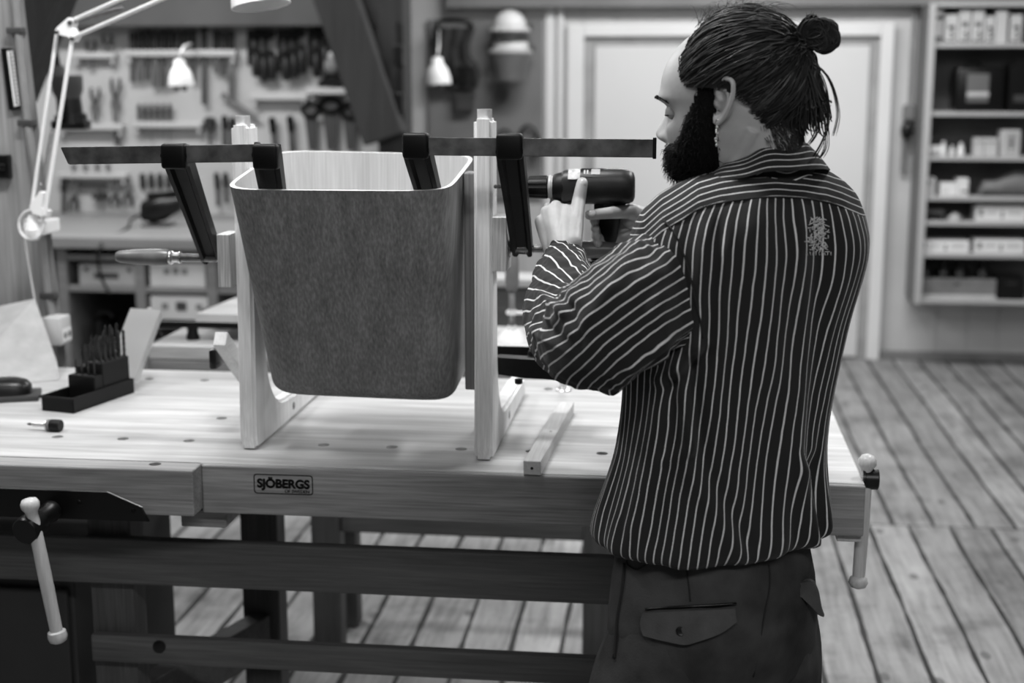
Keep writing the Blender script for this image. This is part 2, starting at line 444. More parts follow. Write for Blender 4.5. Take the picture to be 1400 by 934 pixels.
# front vise at the left : jaw, guide block, steel plate, boss, tommy bar
JX = -0.879
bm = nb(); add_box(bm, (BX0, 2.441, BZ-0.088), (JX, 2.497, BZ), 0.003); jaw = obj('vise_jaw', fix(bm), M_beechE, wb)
cb = nb(); add_lathe(cb, (-0.964, 2.478, BZ-0.1), (0, 0, 1), [(0, 0.0115), (0.12, 0.0115)], 20); fix(cb); bmesh.ops.translate(cb, vec=-org(wb), verts=cb.verts)
boolean_cut(jaw, cb)
bm = nb(); add_box(bm, (BX0, 2.4975, BZ-0.094), (JX-0.004, 2.4995, BZ-0.0005)); obj('jaw_liner', fix(bm), M_black, wb)
pl = [(x_, y_) for x_, y_ in ((-30, 666), (146, 672), (194, 693), (205, 712), (-30, 704))]
bm = nb(); add_prism(bm, [P(x_, y_, 2.4405) for x_, y_ in pl], (0, -0.006, 0)); plate = obj('steel_plate', fix(bm), M_black, wb)
bm = nb()
q = [P(147, 672.5, 2.434), P(194.5, 693.5, 2.434), P(205, 712, 2.434)]
add_tube(bm, [P(0, 667, 2.434)]+q[:2], 0.0012, 6); obj('plate_edge', fix(bm), M_steel, plate)
for px_, py_ in ((108, 687), (182, 698)):
    bm = nb(); add_lathe(bm, P(px_, py_, 2.4345), (0, -1, 0), [(0, 0.005), (0.0015, 0.004)], 14); obj('screw', fix(bm), M_blackm, plate)
vh = P(58, 703, 2.434)
bm = nb(); add_lathe(bm, vh+V((0.02, 0.0, 0.008)), V((-0.12, -1, -0.12)), [(0, 0.02), (0.012, 0.02), (0.016, 0.017), (0.05, 0.017), (0.055, 0.026), (0.092, 0.026), (0.096, 0.023)], 24)
boss = obj('vise_boss', fix(bm), M_black, wb, smooth=40)
bc = P(50, 706, 2.355)
ta, tb_ = P(41, 690, 2.35), P(80, 876, 2.36); td = (tb_-ta).normalized()
bm = nb(); L_ = (tb_-ta).length
add_lathe(bm, ta, td, [(-0.012, 0.004), (-0.010, 0.013), (-0.003, 0.017), (0.006, 0.0165), (0.013, 0.012), (0.02, 0.0105), (0.03, 0.0115), (L_*0.5, 0.0125), (L_-0.024, 0.0115), (L_-0.02, 0.0115), (L_-0.018, 0.0165), (L_-0.008, 0.018), (L_, 0.0155), (L_+0.004, 0.009), (L_+0.005, 0.002)], 24)
obj('vise_handle', fix(bm), M_knob, wb, smooth=50)
bm = nb(); add_box(bm, (-0.935, 2.52, BZ-0.135), (-0.845, 2.72, BZ-0.05), 0.004); obj('vise_guide', fix(bm), M_beechE, wb)
# end vise at the right : boss and tommy bar
ec = P(1192, 655, 2.545)
bm = nb(); add_lathe(bm, V((BX1+0.0005, ec.y, ec.z)), (1, 0, 0), [(0, 0.021), (0.004, 0.021), (0.005, 0.0195), (0.027, 0.0195), (0.029, 0.017)], 24); obj('end_vise_boss', fix(bm), M_black, wb, smooth=40)
bx = BX1+0.013
ta = V((bx, ec.y-0.001, P(1186, 631, 2.545).z)); tb_ = V((bx-0.004, ec.y-0.012, P(1173, 800, 2.53).z)); tb_.x = P(1173, 800, tb_.y).x; ta.x = P(1186, 631, ta.y).x
td = (tb_-ta).normalized(); L_ = (tb_-ta).length
bm = nb()
add_lathe(bm, ta, td, [(-0.014, 0.003), (-0.011, 0.011), (-0.003, 0.0165), (0.006, 0.0165), (0.013, 0.011), (0.02, 0.0105), (L_*0.5, 0.0125), (L_-0.016, 0.0115), (L_-0.013, 0.0155), (L_-0.004, 0.0175), (L_+0.004, 0.014), (L_+0.008, 0.004)], 24)
obj('end_vise_handle', fix(bm), M_knob, wb, smooth=50)
# maker stamp on the apron
o_ = P(350, 669, BY0-0.0125); r_ = P(426, 672, BY0-0.0125)
xd = V((1, 0, 0)); yd = V((0, 0, 1)); cx = (P(347, 662, BY0-0.0125)+P(428, 666, BY0-0.0125))/2
w_, h_ = (P(428, 666, BY0-0.0125)-P(347, 666, BY0-0.0125)).x, 0.0385
cz = (P(388, 647, BY0-0.0125).z+P(388, 678, BY0-0.0125).z)/2; cxx = cx.x
bm = nb()
def rr(w, h, r, n=6):
    out = []
    for (sx, sy, a0) in ((1, 1, 0), (-1, 1, 90), (-1, -1, 180), (1, -1, 270)):
        for k in range(n+1):
            a = math.radians(a0+90*k/n); out.append((sx*(w/2-r)+r*math.cos(a), sy*(h/2-r)+r*math.sin(a)))
    return out
A = [bm.verts.new((cxx+x_, BY0-0.0127, cz+z_)) for x_, z_ in rr(w_, h_, 0.006)]
B = [bm.verts.new((cxx+x_, BY0-0.0127, cz+z_)) for x_, z_ in rr(w_-0.0042, h_-0.0042, 0.0045)]
bridge(bm, A, B)
for dx_, dz_ in ((-.0009, 0), (.0009, 0), (0, .0008), (0, -.0008)): fn_merge(bm, text_bm('SJÖBERGS', 0.0228, (cxx+dx_, BY0-0.0127-abs(dx_)*0.1, cz-0.0065+dz_), xd, yd, 0.0002, 0.0004, 'CENTER'))
for dx_ in (-.0003, .0003): fn_merge(bm, text_bm('OF SWEDEN', 0.0085, (cxx+0.026+dx_, BY0-0.0127-max(dx_, 0)*0.1, cz-0.0157), xd, yd, 0.0002, 0.0, 'CENTER'))
obj('maker_stamp', bm, plain('stamp_ink', 14, 0.7), wb, label='black rounded maker stamp printed on the front edge')
# ================================================================== bin on its stand
st = thing('bin_stand', (-0.59, 2.66, BZ), 'oak veneer bin with rounded corners clamped between two posts with splayed feet', 'bin')
def bin_ring(t, inset, n=112, p=7.0):
    """t 0 at rim 1 at floor; outer corners interpolated"""
    top4 = [V((-0.803, 2.43, 1.418)), V((-0.3955, 2.43, 1.419)), V((-0.3975, 2.80, 1.462)), V((-0.803, 2.80, 1.468))]
    bot4 = [V((-0.768, 2.572, 1.012)), V((-0.412, 2.572, 1.006)), V((-0.412, 2.79, 1.03)), V((-0.768, 2.79, 1.036))]
    c4 = [a.lerp(b, t) for a, b in zip(top4, bot4)]
    out = []
    for i in range(n):
        a = 2*PI*i/n+PI/4
        ca, sa = math.cos(a), math.sin(a)
        u = math.copysign(abs(ca)**(2/p), ca); v = math.copysign(abs(sa)**(2/p), sa)
        ex = (c4[1]-c4[0]).length/2; ey = (c4[3]-c4[0]).length/2
        u *= 1-inset/ex; v *= 1-inset/ey
        u, v = (u+1)/2, (v+1)/2
        out.append(c4[0].lerp(c4[1], u).lerp(c4[3].lerp(c4[2], u), v))
    return out
bm = nb(); TH = 0.007; R_ = 0.026; H_ = 0.42
rows = []
for t in [0, 0.02, 0.1, 0.25, 0.4, 0.55, 0.7, 0.8, 0.93]: rows.append((t, 0))
for k in range(1, 9):
    a = PI/2*k/8; rows.append((0.93+(1-0.93)*math.sin(a), R_*(1-math.cos(a))))
prev = None
for t, ins in rows:
    Rg = [bm.verts.new(p) for p in bin_ring(t, ins)]
    if prev: bridge(bm, prev, Rg)
    else: first = Rg
    prev = Rg
cap(bm, prev)
prev2 = None; 
inn = [(t, TH+ins) for t, ins in rows if t < 0.97]
pr_ = first
fr = nb()
for i, (t, ins) in enumerate(inn):
    Rg = [bm.verts.new(p) for p in bin_ring(t, ins)]
    f_ = bridge(bm, pr_, Rg)
    for f in f_: f.material_index = 1
    pr_ = Rg
f = cap(bm, pr_); f.material_index = 1
fix(bm)
obj('bin', bm, [M_oak, M_oakin], st, smooth=50, label='grained oak veneer bin, shade and light put into its two tones')
M_ferr = plain('ferrule_steel', 225, 0.4, 0.55, 0.05, 40)
def side_frame(x0, x1, yf, ztop, zt2):
    prof = [(yf, ztop), (yf-0.001, 1.2), (yf-0.012, 0.93), (yf-0.006, 0.903), (yf+0.004, BZ), (yf+0.50, BZ), (yf+0.56, BZ), (yf+0.562, BZ+0.03), (yf+0.55, BZ+0.045), (yf+0.3, BZ+0.05)]
    for k in range(9):
        a = PI/2*k/8; prof.append((yf+0.075+0.13*(1-math.sin(a)), BZ+0.055+0.13*(1-math.cos(a))))
    prof += [(yf+0.07, 1.3), (yf+0.068, ztop)]
    bm = nb(); add_prism(bm, [(x0, y, z) for y, z in prof], (x1-x0, 0, 0)); fix(bm)
    es = [e for e in bm.edges if abs(e.verts[0].co.x-e.verts[1].co.x) < 1e-6]
    bmesh.ops.bevel(bm, geom=es, offset=0.006, segments=3, affect='EDGES')
    o = obj('side_frame', bm, M_pine, st, smooth=35)
    cx_, cy_ = (x0+x1)/2, yf+0.026
    bm = nb()
    A = ring(bm, V((cx_, cy_, ztop-0.02)), V((1, 0, 0)), V((0, 1, 0)), 0.0138, 0.0138, 28); B = ring(bm, V((cx_, cy_, ztop+0.017)), V((1, 0, 0)), V((0, 1, 0)), 0.0138, 0.0138, 28)
    C = ring(bm, V((cx_, cy_, ztop+0.017)), V((1, 0, 0)), V((0, 1, 0)), 0.0124, 0.0124, 28); D = ring(bm, V((cx_, cy_, ztop-0.01)), V((1, 0, 0)), V((0, 1, 0)), 0.0124, 0.0124, 28)
    bridge(bm, A, B); bridge(bm, B, C); bridge(bm, C, D); cap(bm, D); obj('steel_ferrule', fix(bm), M_ferr, o, smooth=40)
    bm = nb(); add_lathe(bm, V((x1 if x0 < -0.6 else x1, yf+0.26, BZ+0.026)), (1, 0, 0), [(-0.002, 0.008), (0.0006, 0.008), (0.0006, 0.0078)], 16); obj('bolt_hole', fix(bm), M_black, o)
side_frame(-0.836, -0.803, 2.605, 1.524, 0)
side_frame(-0.3735, -0.339, 2.578, 1.538, 0)
bm = nb(); add_box(bm, (-0.395, 2.60, 1.03), (-0.3745, 2.64, 1.44), 0.003); obj('spacer_strip', fix(bm), M_oak, st)
# ================================================================== clamps on the bin
M_grip = plain('worn_grip', 100, 0.35, 0, 0.15, 20, 0.5)
M_chrome = plain('thread_steel', 150, 0.25, 0.9, 0.1, 60)
def clamp_arm(bm, a, b, w=0.046, t=0.022, taper=0.84):
    a, b = V(a), V(b); d = (b-a); L_ = d.length; d.normalize()
    x = V((1, 0, 0)); x = (x-d*x.dot(d)).normalized(); y = d.cross(x)
    def prof(c, w, t):
        # I section
        f = 0.28
        pts = [(-w/2, -t/2), (-w/2+w*f*0.6, -t/2), (-w/2+w*f, -t*0.22), (w/2-w*f, -t*0.22), (w/2-w*f*0.6, -t/2), (w/2, -t/2),
               (w/2, t/2), (w/2-w*f*0.6, t/2), (w/2-w*f, t*0.22), (-w/2+w*f, t*0.22), (-w/2+w*f*0.6, t/2), (-w/2, t/2)]
        return [bm.verts.new(c+x*p+y*q) for p, q in pts]
    prev = None
    for s, k in ((-0.004, 0.80), (-0.002, 0.95), (0.0, 1.0), (0.03, 1.0), (L_*0.6, lerp(1, taper, 0.6)), (L_-0.006, taper), (L_+0.012, taper*0.95), (L_+0.016, taper*0.8)):
        R_ = prof(a+d*s, w*k, t*(1.25 if 0 <= s <= 0.031 else 1.0))
        if prev: bridge(bm, prev, R_)
        else: cap(bm, R_, True)
        prev = R_
    cap(bm, prev)
def f_clamp(name, label, bar0, bar1, arms, spindle, slant, flipped, group):
    t_ = thing(name, (bar0+bar1)/2, label, 'clamp', group)
    bm = nb(); h = 0.015; th_ = 0.0055
    dx = (bar1-bar0); d = dx.normalized(); up = V((0, 0, 1)); up = (up-d*up.dot(d)).normalized(); yy_ = d.cross(up)
    q = [(bar0, h, 0), (bar0+d*slant, -h, 0), (bar1, -h, 0), (bar1, h, 0)]
    add_prism(bm, [c+up*z+yy_*(-th_) for c, z, _ in q], yy_*2*th_); fix(bm)
    bmesh.ops.bevel(bm, geom=bm.edges[:], offset=0.0012, segments=2, affect='EDGES')
    bar = obj('bar', bm, M_rust, t_, smooth=40)
    if flipped:
        bm = nb(); add_box(bm, bar1-V((0.003, th_+0.002, h+0.002)), bar1+V((0.003, th_+0.002, h+0.003)), 0.001); obj('bar_end', fix(bm), M_black, bar)
    for k, (a, b) in enumerate(arms):
        bm = nb(); clamp_arm(bm, a, b)
        # collar round the bar
        c = a; add_box(bm, V((c.x-0.0222, c.y-0.0135, bar0.z-0.021)), V((c.x+0.0222, c.y+0.0135, bar0.z+0.0225)), 0.006, seg=3)
        obj('sliding_arm' if k == 0 else 'fixed_arm', fix(bm), M_blackm, t_, smooth=35)
    (hx, hx2, cx, px_, Ys, Zs, sgn) = spindle      # handle tip, handle end, collar end, pad
    ax = V((sgn, 0, 0)); c = V((hx, Ys, Zs)); L_ = abs(hx2-hx)
    bm = nb()
    add_lathe(bm, c, ax, [(0, 0.004), (0.002, 0.0085), (0.008, 0.0115), (L_*0.35, 0.0145), (L_*0.75, 0.0165), (L_-0.004, 0.0155), (L_, 0.0135)], 28)
    hd = obj('handle', fix(bm), M_grip, t_, smooth=50, label='smooth grey clamp handle')
    bm = nb(); Lc = abs(cx-hx2)
    add_lathe(bm, V((hx2, Ys, Zs)), ax, [(0, 0.0125), (0.004, 0.0140), (0.007, 0.0128), (0.009, 0.0095), (Lc-0.004, 0.0095), (Lc-0.003, 0.0115), (Lc, 0.0115)], 24)
    obj('ferrule', fix(bm), M_steel, hd, smooth=40)
    bm = nb(); Ls = abs(px_-cx); prof = [(0, 0.0062)]; s = 0.001
    while s < Ls-0.012:
        prof += [(s, 0.0082), (s+0.0012, 0.0082), (s+0.0018, 0.0062), (s+0.003, 0.0062)]; s += 0.0036
    prof += [(Ls-0.012, 0.0058), (Ls-0.008, 0.0058)]
    add_lathe(bm, V((cx, Ys, Zs)), ax, prof, 20); obj('screw', fix(bm), M_chrome, t_, smooth=40)
    bm = nb(); add_lathe(bm, V((px_, Ys, Zs))-ax*0.0135, ax, [(0, 0.004), (0.002, 0.0075), (0.006, 0.0085), (0.009, 0.007), (0.0095, 0.0165), (0.0115, 0.0175), (0.0132, 0.0165)], 24); obj('swivel_pad', fix(bm), M_chrome, t_, smooth=40)
    return t_
YB_ = 2.39
av = P(289, 349, 2.61)-P(239, 205, YB_)
a1 = P(239, 205, YB_); a2 = P(364, 204, YB_)
t_ = f_clamp('bar_clamp', 'left bar clamp gripping the left post, its grey handle sticking out to the left', P(85, 213, YB_), P(372, 209, YB_),
    [(a1, a1+av), (a2, a2+av*0.92+V((-0.02, 0, 0)))], (P(158, 352, 2.61).x, P(231, 352, 2.61).x, P(247, 352, 2.61).x, -0.8615, 2.61, P(230, 352, 2.61).z, 1), 0.012, False, 'bar clamps across the bin rim')
e_ = a2+av*0.92+V((-0.02, 0, 0))
bm = nb(); add_lathe(bm, V((-0.776, e_.y, e_.z+0.004)), (1, 0, 0), [(0, 0.0165), (0.003, 0.017), (0.004, 0.008), (abs(-0.776-e_.x)-0.012, 0.008)], 20); obj('anvil_pad', fix(bm), M_blackm, t_, smooth=40)
a3 = P(569, 199, YB_); a4 = P(697, 199, YB_); av2 = P(714, 338, 2.61)-P(697, 199, YB_)
t_ = f_clamp('bar_clamp', 'right bar clamp gripping the right post, long steel bar pointing at the man', P(560, 200, YB_), P(895, 203, YB_),
    [(a4, a4+av2), (a3, a3+av2*0.92+V((0.01, 0, 0)))], (P(857, 340, 2.61).x, P(785, 340, 2.61).x, P(776, 340, 2.61).x, -0.3125, 2.61, P(712, 340, 2.61).z, -1), 0.0, True, 'bar clamps across the bin rim')
e_ = a3+av2*0.92+V((0.01, 0, 0))
bm = nb(); add_lathe(bm, V((-0.4225, e_.y, e_.z+0.004)), (-1, 0, 0), [(0, 0.0165), (0.003, 0.017), (0.004, 0.008), (abs(-0.4225-e_.x)-0.006, 0.008)], 20); obj('anvil_pad', fix(bm), M_blackm, t_, smooth=40)
M_caul = wood('ribbed_caul', 150, 215, 'Z', 1.5, 0.6, 0.75, 0.4)
props(box('clamping_block', (-0.861, 2.575, 1.222), (-0.8365, 2.645, 1.322), M_caul, bev=0.001), 'small ribbed wood block pressed against the left post', 'wood block', 'pressure blocks under the clamps')
props(box('clamping_block', (-0.3385, 2.572, P(680, 371, 2.575).z), (-0.3125, 2.645, P(680, 297, 2.575).z), M_caul, bev=0.001), 'small ribbed wood block pressed against the right post', 'wood block', 'pressure blocks under the clamps')
# lower clamp running behind the posts
lc = P(690, 502, 2.66)
t_ = thing('trigger_clamp', (-0.6, 2.80, lc.z), 'black trigger clamp low across the back of both posts', 'clamp')
bm = nb(); add_box(bm, (-0.885, 2.815, lc.z-0.008), (-0.10, 2.823, lc.z+0.010), 0.001); obj('bar', fix(bm), M_black, t_)
bm = nb()
q = [P(680, 489, 2.70), P(744, 493, 2.70), P(800, 505, 2.70), P(830, 520, 2.70), P(800, 524, 2.70), P(745, 519, 2.70), P(712, 517, 2.70), P(681, 512, 2.70)]
add_prism(bm, q, (0, 0.035, 0)); add_box(bm, (-0.29, 2.735, lc.z-0.02), (-0.19, 2.83, lc.z+0.018), 0.004); fix(bm)
obj('head', bm, M_blackp, t_, smooth=40)
bm = nb(); c = P(679, 498, 2.717); add_lathe(bm, c+V((0.002, 0, 0)), (-1, 0, 0), [(0, 0.017), (0.012, 0.019), (0.0135, 0.017)], 20); obj('soft_pad', fix(bm), M_mid, t_, smooth=40)
bm = nb(); add_lathe(bm, P(709, 521, 2.715), (0, 0, -1), [(-0.004, 0.008), (0.004, 0.008), (0.006, 0.006)], 14); obj('adjuster', fix(bm), M_black, t_, smooth=40)
bm = nb(); c = P(297, 489, 2.78); add_box(bm, (c.x-0.012, 2.76, c.z-0.022), (c.x+0.004, 2.83, c.z+0.02), 0.005); obj('jaw', fix(bm), M_black, t_, smooth=40)
# prop stick leaning behind the left post, loose batten on the bench
e0 = P(301, 463, 2.70); e1 = Pz(358, 556, BZ); e1.z = BZ+0.016
bm = nb(); add_beam(bm, e0, e1, 0.026, 0.030, 0.0015); o = obj('wood_batten', fix(bm), M_pineY, loc=e1)
props(o, 'square wood batten leaning behind the left post of the bin stand', 'batten')
b0 = Pz(729, 645, BZ); b0.y = 2.486; b1 = Pz(777, 566, BZ); zz_ = 0.013
bm = nb(); add_beam(bm, V((b0.x, 2.486, BZ+0.0135)), V((b1.x-0.004, b1.y, BZ+0.0135)), 0.032, 0.0265, 0.0015); o = obj('wood_batten', fix(bm), M_pineY)
props(o, 'short pale wood batten lying on the bench right of the bin', 'batten')
for q_, up_ in ((V((b0.x, 2.4858, BZ+0.013)), V((0, -1, 0))), (Pz(753, 590, BZ+0.0268), V((0, 0, 1)))):
    bm = nb(); add_lathe(bm, q_, up_, [(-0.002, 0.0028), (0.0004, 0.0028)], 12); c_ = obj('screw_hole', fix(bm), M_black, o)
# steel bench dog
c = Pz(770, 534, BZ)
t_ = thing('bench_dog', c, 'round steel bench dog standing up from the bench behind the elbow', 'bench dog')
bm = nb(); add_lathe(bm, c, (0, 0, 1), [(0.0, 0.018), (0.003, 0.0185), (0.006, 0.016), (0.008, 0.008), (0.05, 0.008), (0.052, 0.006)], 24); obj('post', fix(bm), M_steel, t_, smooth=40)
bm = nb(); add_lathe(bm, c+V((0, 0, 0.052)), (0, 0, 1), [(0, 0.010), (0.003, 0.0115), (0.012, 0.0115), (0.014, 0.010)], 20); obj('cap', fix(bm), M_black, t_, smooth=40)
# ================================================================== the drill
dc = P(800, 256, 2.60); t_ = thing('cordless_drill', (dc.x, 2.6, dc.z-0.1), 'black cordless drill held in both hands, its bit entering the right post', 'drill')
DZ = P(770, 256, 2.6).z; 
def DX(px_): return P(px_, 256, 2.60).x
bm = nb(); prev = None
for px_, r, dz in [(769, 0.029, 0), (772, 0.0315, 0), (800, 0.0325, 0.002), (830, 0.0325, 0.003), (850, 0.0325, 0.003), (860, 0.031, 0.002), (866, 0.026, 0.001), (868, 0.018, 0)]:
    R_ = ring(bm, V((DX(px_), 2.60, DZ+dz)), V((0, 1, 0)), V((0, 0, 1)), r*0.92, r, 36, 2.6)
    if prev: bridge(bm, prev, R_)
    else: cap(bm, R_, True)
    prev = R_
cap(bm, prev); obj('motor_housing', fix(bm), plain('drill_case', 34, 0.4, 0, 0.3, 30, 0.5, 0.1), t_, smooth=40)
bm = nb(); add_lathe(bm, V((DX(756), 2.60, DZ)), (1, 0, 0), [(0, 0.021), (0.002, 0.0235), (0.010, 0.026), (0.020, 0.0285), (0.03, 0.029)], 32); obj('gear_case', fix(bm), M_blackp, t_, smooth=40)
bm = nb(); add_lathe(bm, V((DX(750), 2.60, DZ)), (1, 0, 0), [(0, 0.020), (0.001, 0.0215), (0.005, 0.0215), (0.006, 0.020), (0.009, 0.020)], 32); obj('torque_ring', fix(bm), plain('ring_grey', 175, 0.4), t_, smooth=40)
bm = nb(); n_ = 48; prev = None
for px_, r in [(722, 0.016), (723, 0.0195), (726, 0.0205), (743, 0.0215), (748, 0.0215), (749.5, 0.0195)]:
    R_ = [bm.verts.new(V((DX(px_), 2.60+(r-(0.0012 if (i//2) % 2 else 0))*math.cos(2*PI*i/n_), DZ+(r-(0.0012 if (i//2) % 2 else 0))*math.sin(2*PI*i/n_)))) for i in range(n_)]
    if prev: bridge(bm, prev, R_)
    else: cap(bm, R_, True)
    prev = R_
cap(bm, prev); ck = obj('chuck', fix(bm), M_blackp, t_, smooth=30)
bm = nb(); prev = None
for i in range(41):
    t = i/40; x_ = lerp(DX(723), DX(673)+0.002, t); r = 0.0045 if t < 0.3 else 0.0042; tw = max(0, t-0.3)*26
    R_ = []
    for j in range(16):
        a = 2*PI*j/16; rr2 = r*(1 if t < 0.3 else (0.62+0.38*abs(math.cos(a-tw)))); rr2 *= (1 if t < 0.95 else (1-t)/0.05*0.9+0.1)
        R_.append(bm.verts.new((x_, 2.60+rr2*math.cos(a), DZ+rr2*math.sin(a))))
    if prev: bridge(bm, prev, R_)
    else: cap(bm, R_, True)
    prev = R_
cap(bm, prev); obj('drill_bit', fix(bm), M_rust, ck, smooth=50)
# grip, trigger and battery
gt, gb = V((DX(838), 2.605, DZ-0.026)), P(826, 354, 2.672)
bm = nb(); prev = None; d = gb-gt
for t, a, b_ in [(0, 0.026, 0.019), (0.15, 0.020, 0.0165), (0.5, 0.0185, 0.0165), (0.85, 0.020, 0.017), (1.0, 0.026, 0.021)]:
    R_ = ring(bm, gt+d*t, V((1, 0, 0)), V((0, 1, 0)), a, b_, 28, 2.5)
    if prev: bridge(bm, prev, R_)
    else: cap(bm, R_, True)
    prev = R_
cap(bm, prev); obj('grip', fix(bm), M_blackp, t_, smooth=40)
bm = nb(); add_box(bm, (gt.x-0.034, 2.596, gt.z-0.022), (gt.x-0.016, 2.612, gt.z-0.002), 0.003); obj('trigger', fix(bm), M_blackp, t_)
bm = nb(); add_box(bm, (gb.x-0.055, gb.y-0.033, gb.z-0.052), (gb.x+0.030, gb.y+0.033, gb.z-0.001), 0.008, seg=3); obj('battery', fix(bm), M_blackp, t_, smooth=40)
# worn label, sticker and display on top
def plate(n, x0, x1, y0, y1, m, off=0.0008, par=None):
    """sits on the round top of the housing between two roll angles (degrees from facing the camera)"""
    bm = nb(); r = 0.0325+off
    g2 = [[bm.verts.new((lerp(DX(x0), DX(x1), i/6), 2.60-r*0.955*math.cos(math.radians(lerp(y0, y1, j/5))), DZ+0.0025+r*math.sin(math.radians(lerp(y0, y1, j/5))))) for j in range(6)] for i in range(7)]
    for i in range(6):
        for j in range(5): bm.faces.new((g2[i][j], g2[i+1][j], g2[i+1][j+1], g2[i][j+1]))
    fix(bm); bmesh.ops.solidify(bm, geom=bm.faces[:], thickness=-0.0006); return obj(n, fix(bm), m, par or t_, smooth=60)
dp = plate('display_panel', 795, 828, 32, 74, M_black, 0.0010)
plate('display_window', 809, 821, 42, 66, plain('display_grey', 165, 0.3), 0.0018, dp)
for k in range(2): plate('display_mark', 799+4*k, 801+4*k, 45, 62, M_pale, 0.0018, dp)
plate('sticker', 778, 794, 25, 68, plain('torn_sticker', 170, 0.7, 0, 0.35, 60), 0.0010)
plate('scuff', 830, 848, 30, 62, plain('scuffed', 92, 0.7, 0, 0.5, 90), 0.0006)
# ================================================================== drill bit case on the bench
A = Pz(54, 563, BZ); B = Pz(101, 566, BZ); Cc = Pz(184, 537, BZ)
u = (Cc-B); v = (A-B); u.z = v.z = 0; LU, LV = u.length, min(v.length, 0.11); u.normalize(); v = (v-u*v.dot(u)).normalized()
if v.dot(A-B) < 0: v = -v
def K(a, b_, z): return B+u*a+v*b_+V((0, 0, z))
t_ = thing('drill_bit_case', K(LU/2, LV/2, 0), 'open black drill bit case with upright bits and a clear lid', 'drill bit case')
MK = Matrix(((u.x, v.x, 0, B.x), (u.y, v.y, 0, B.y), (u.z, v.z, 1, BZ), (0, 0, 0, 1)))
bm = nb(); w_ = 0.003; HH = 0.034
for lo, hi in (((0, 0, 0), (LU, LV, 0.004)), ((0, 0, 0), (LU, w_, HH)), ((0, LV-w_, 0), (LU, LV, HH)), ((0, 0, 0), (w_, LV, HH)), ((LU-w_, 0, 0), (LU, LV, HH))):
    add_box(bm, lo, hi, 0.001, MK)
add_box(bm, (-0.004, -0.004, HH-0.005), (0.0, LV+0.004, HH), 0.001, MK); add_box(bm, (-0.004, LV, HH-0.005), (LU, LV+0.004, HH), 0.001, MK)
obj('tray', fix(bm), M_blackp, t_)
bm = nb(); B0 = LU*0.52
add_box(bm, (B0, 0.006, 0.005), (LU-0.006, LV*0.62, 0.088), 0.003, MK); add_box(bm, (B0-0.03, 0.006, 0.005), (B0, LV-0.006, 0.064), 0.003, MK); add_box(bm, (B0, LV*0.62, 0.005), (LU-0.006, LV-0.006, 0.078), 0.003, MK)
blk = obj('bit_holder', fix(bm), M_blackp, t_)
rnd2 = random.Random(4)
def twist(bm, c, h, r):
    prev = None
    for i in range(15):
        t = i/14; tw = t*14; R_ = []
        for j in range(8):
            a = 2*PI*j/8; q = r*(0.6+0.4*abs(math.cos(a-tw)))*(1 if t < 0.93 else 0.3)
            R_.append(bm.verts.new(c+V((q*math.cos(a), q*math.sin(a), h*t))))
        if prev: bridge(bm, prev, R_)
        else: cap(bm, R_, True)
        prev = R_
    cap(bm, prev)
M_bit = plain('dark_bit_steel', 62, 0.3, 0.8, 0.3, 60)
for i in range(6):
    for j in range(4):
        a_ = B0+0.008+(LU-B0-0.02)*i/5; b_ = 0.014+(LV-0.03)*j/3
        bm = nb(); twist(bm, K(a_, b_, 0.077 if b_ > LV*0.6 else 0.087), 0.040+0.0045*i+0.006*((i*j) % 3)+rnd2.uniform(-.004, .004), 0.0022+0.00035*i); obj('drill_bit', fix(bm), M_bit, t_, smooth=50)
for j in range(4):
    bm = nb(); twist(bm, K(B0-0.015, 0.016+(LV-0.034)*j/3, 0.063), 0.034, 0.0020); obj('drill_bit', fix(bm), M_bit, t_, smooth=50)
# clear lid standing up at the right end, leaning back
m_l, tt, b__ = nt('clear_lid'); b__.inputs['Base Color'].default_value = gc(205); b__.inputs['Transmission Weight'].default_value = 0.55; b__.inputs['Roughness'].default_value = 0.28; b__.inputs['IOR'].default_value = 1.2
ld = (P(222, 414, K(LU, 0, 0).y+0.10) - K(LU, 0, HH)); 
lu_ = (u*0.80+V((0, 0, 1))).normalized(); ln_ = lu_.cross(v).normalized()
ML = Matrix(((v.x, lu_.x, ln_.x, 0), (v.y, lu_.y, ln_.y, 0), (v.z, lu_.z, ln_.z, 0), (0, 0, 0, 1))); c = K(LU+0.002, 0, 0.028); ML.translation = c
bm = nb(); LH = 0.185
for lo, hi in (((0, 0, 0), (LV, LH, 0.0025)), ((0, 0, -0.016), (0.0025, LH, 0.0)), ((LV-0.0025, 0, -0.016), (LV, LH, 0.0)), ((0, LH-0.0025, -0.016), (LV, LH, 0.0))): add_box(bm, lo, hi, 0.0008, ML)
add_box(bm, (LV*0.3, LH, -0.01), (LV*0.45, LH+0.006, 0.002), 0.001, ML)
obj('lid', fix(bm), m_l, t_, label='cloudy see-through lid')
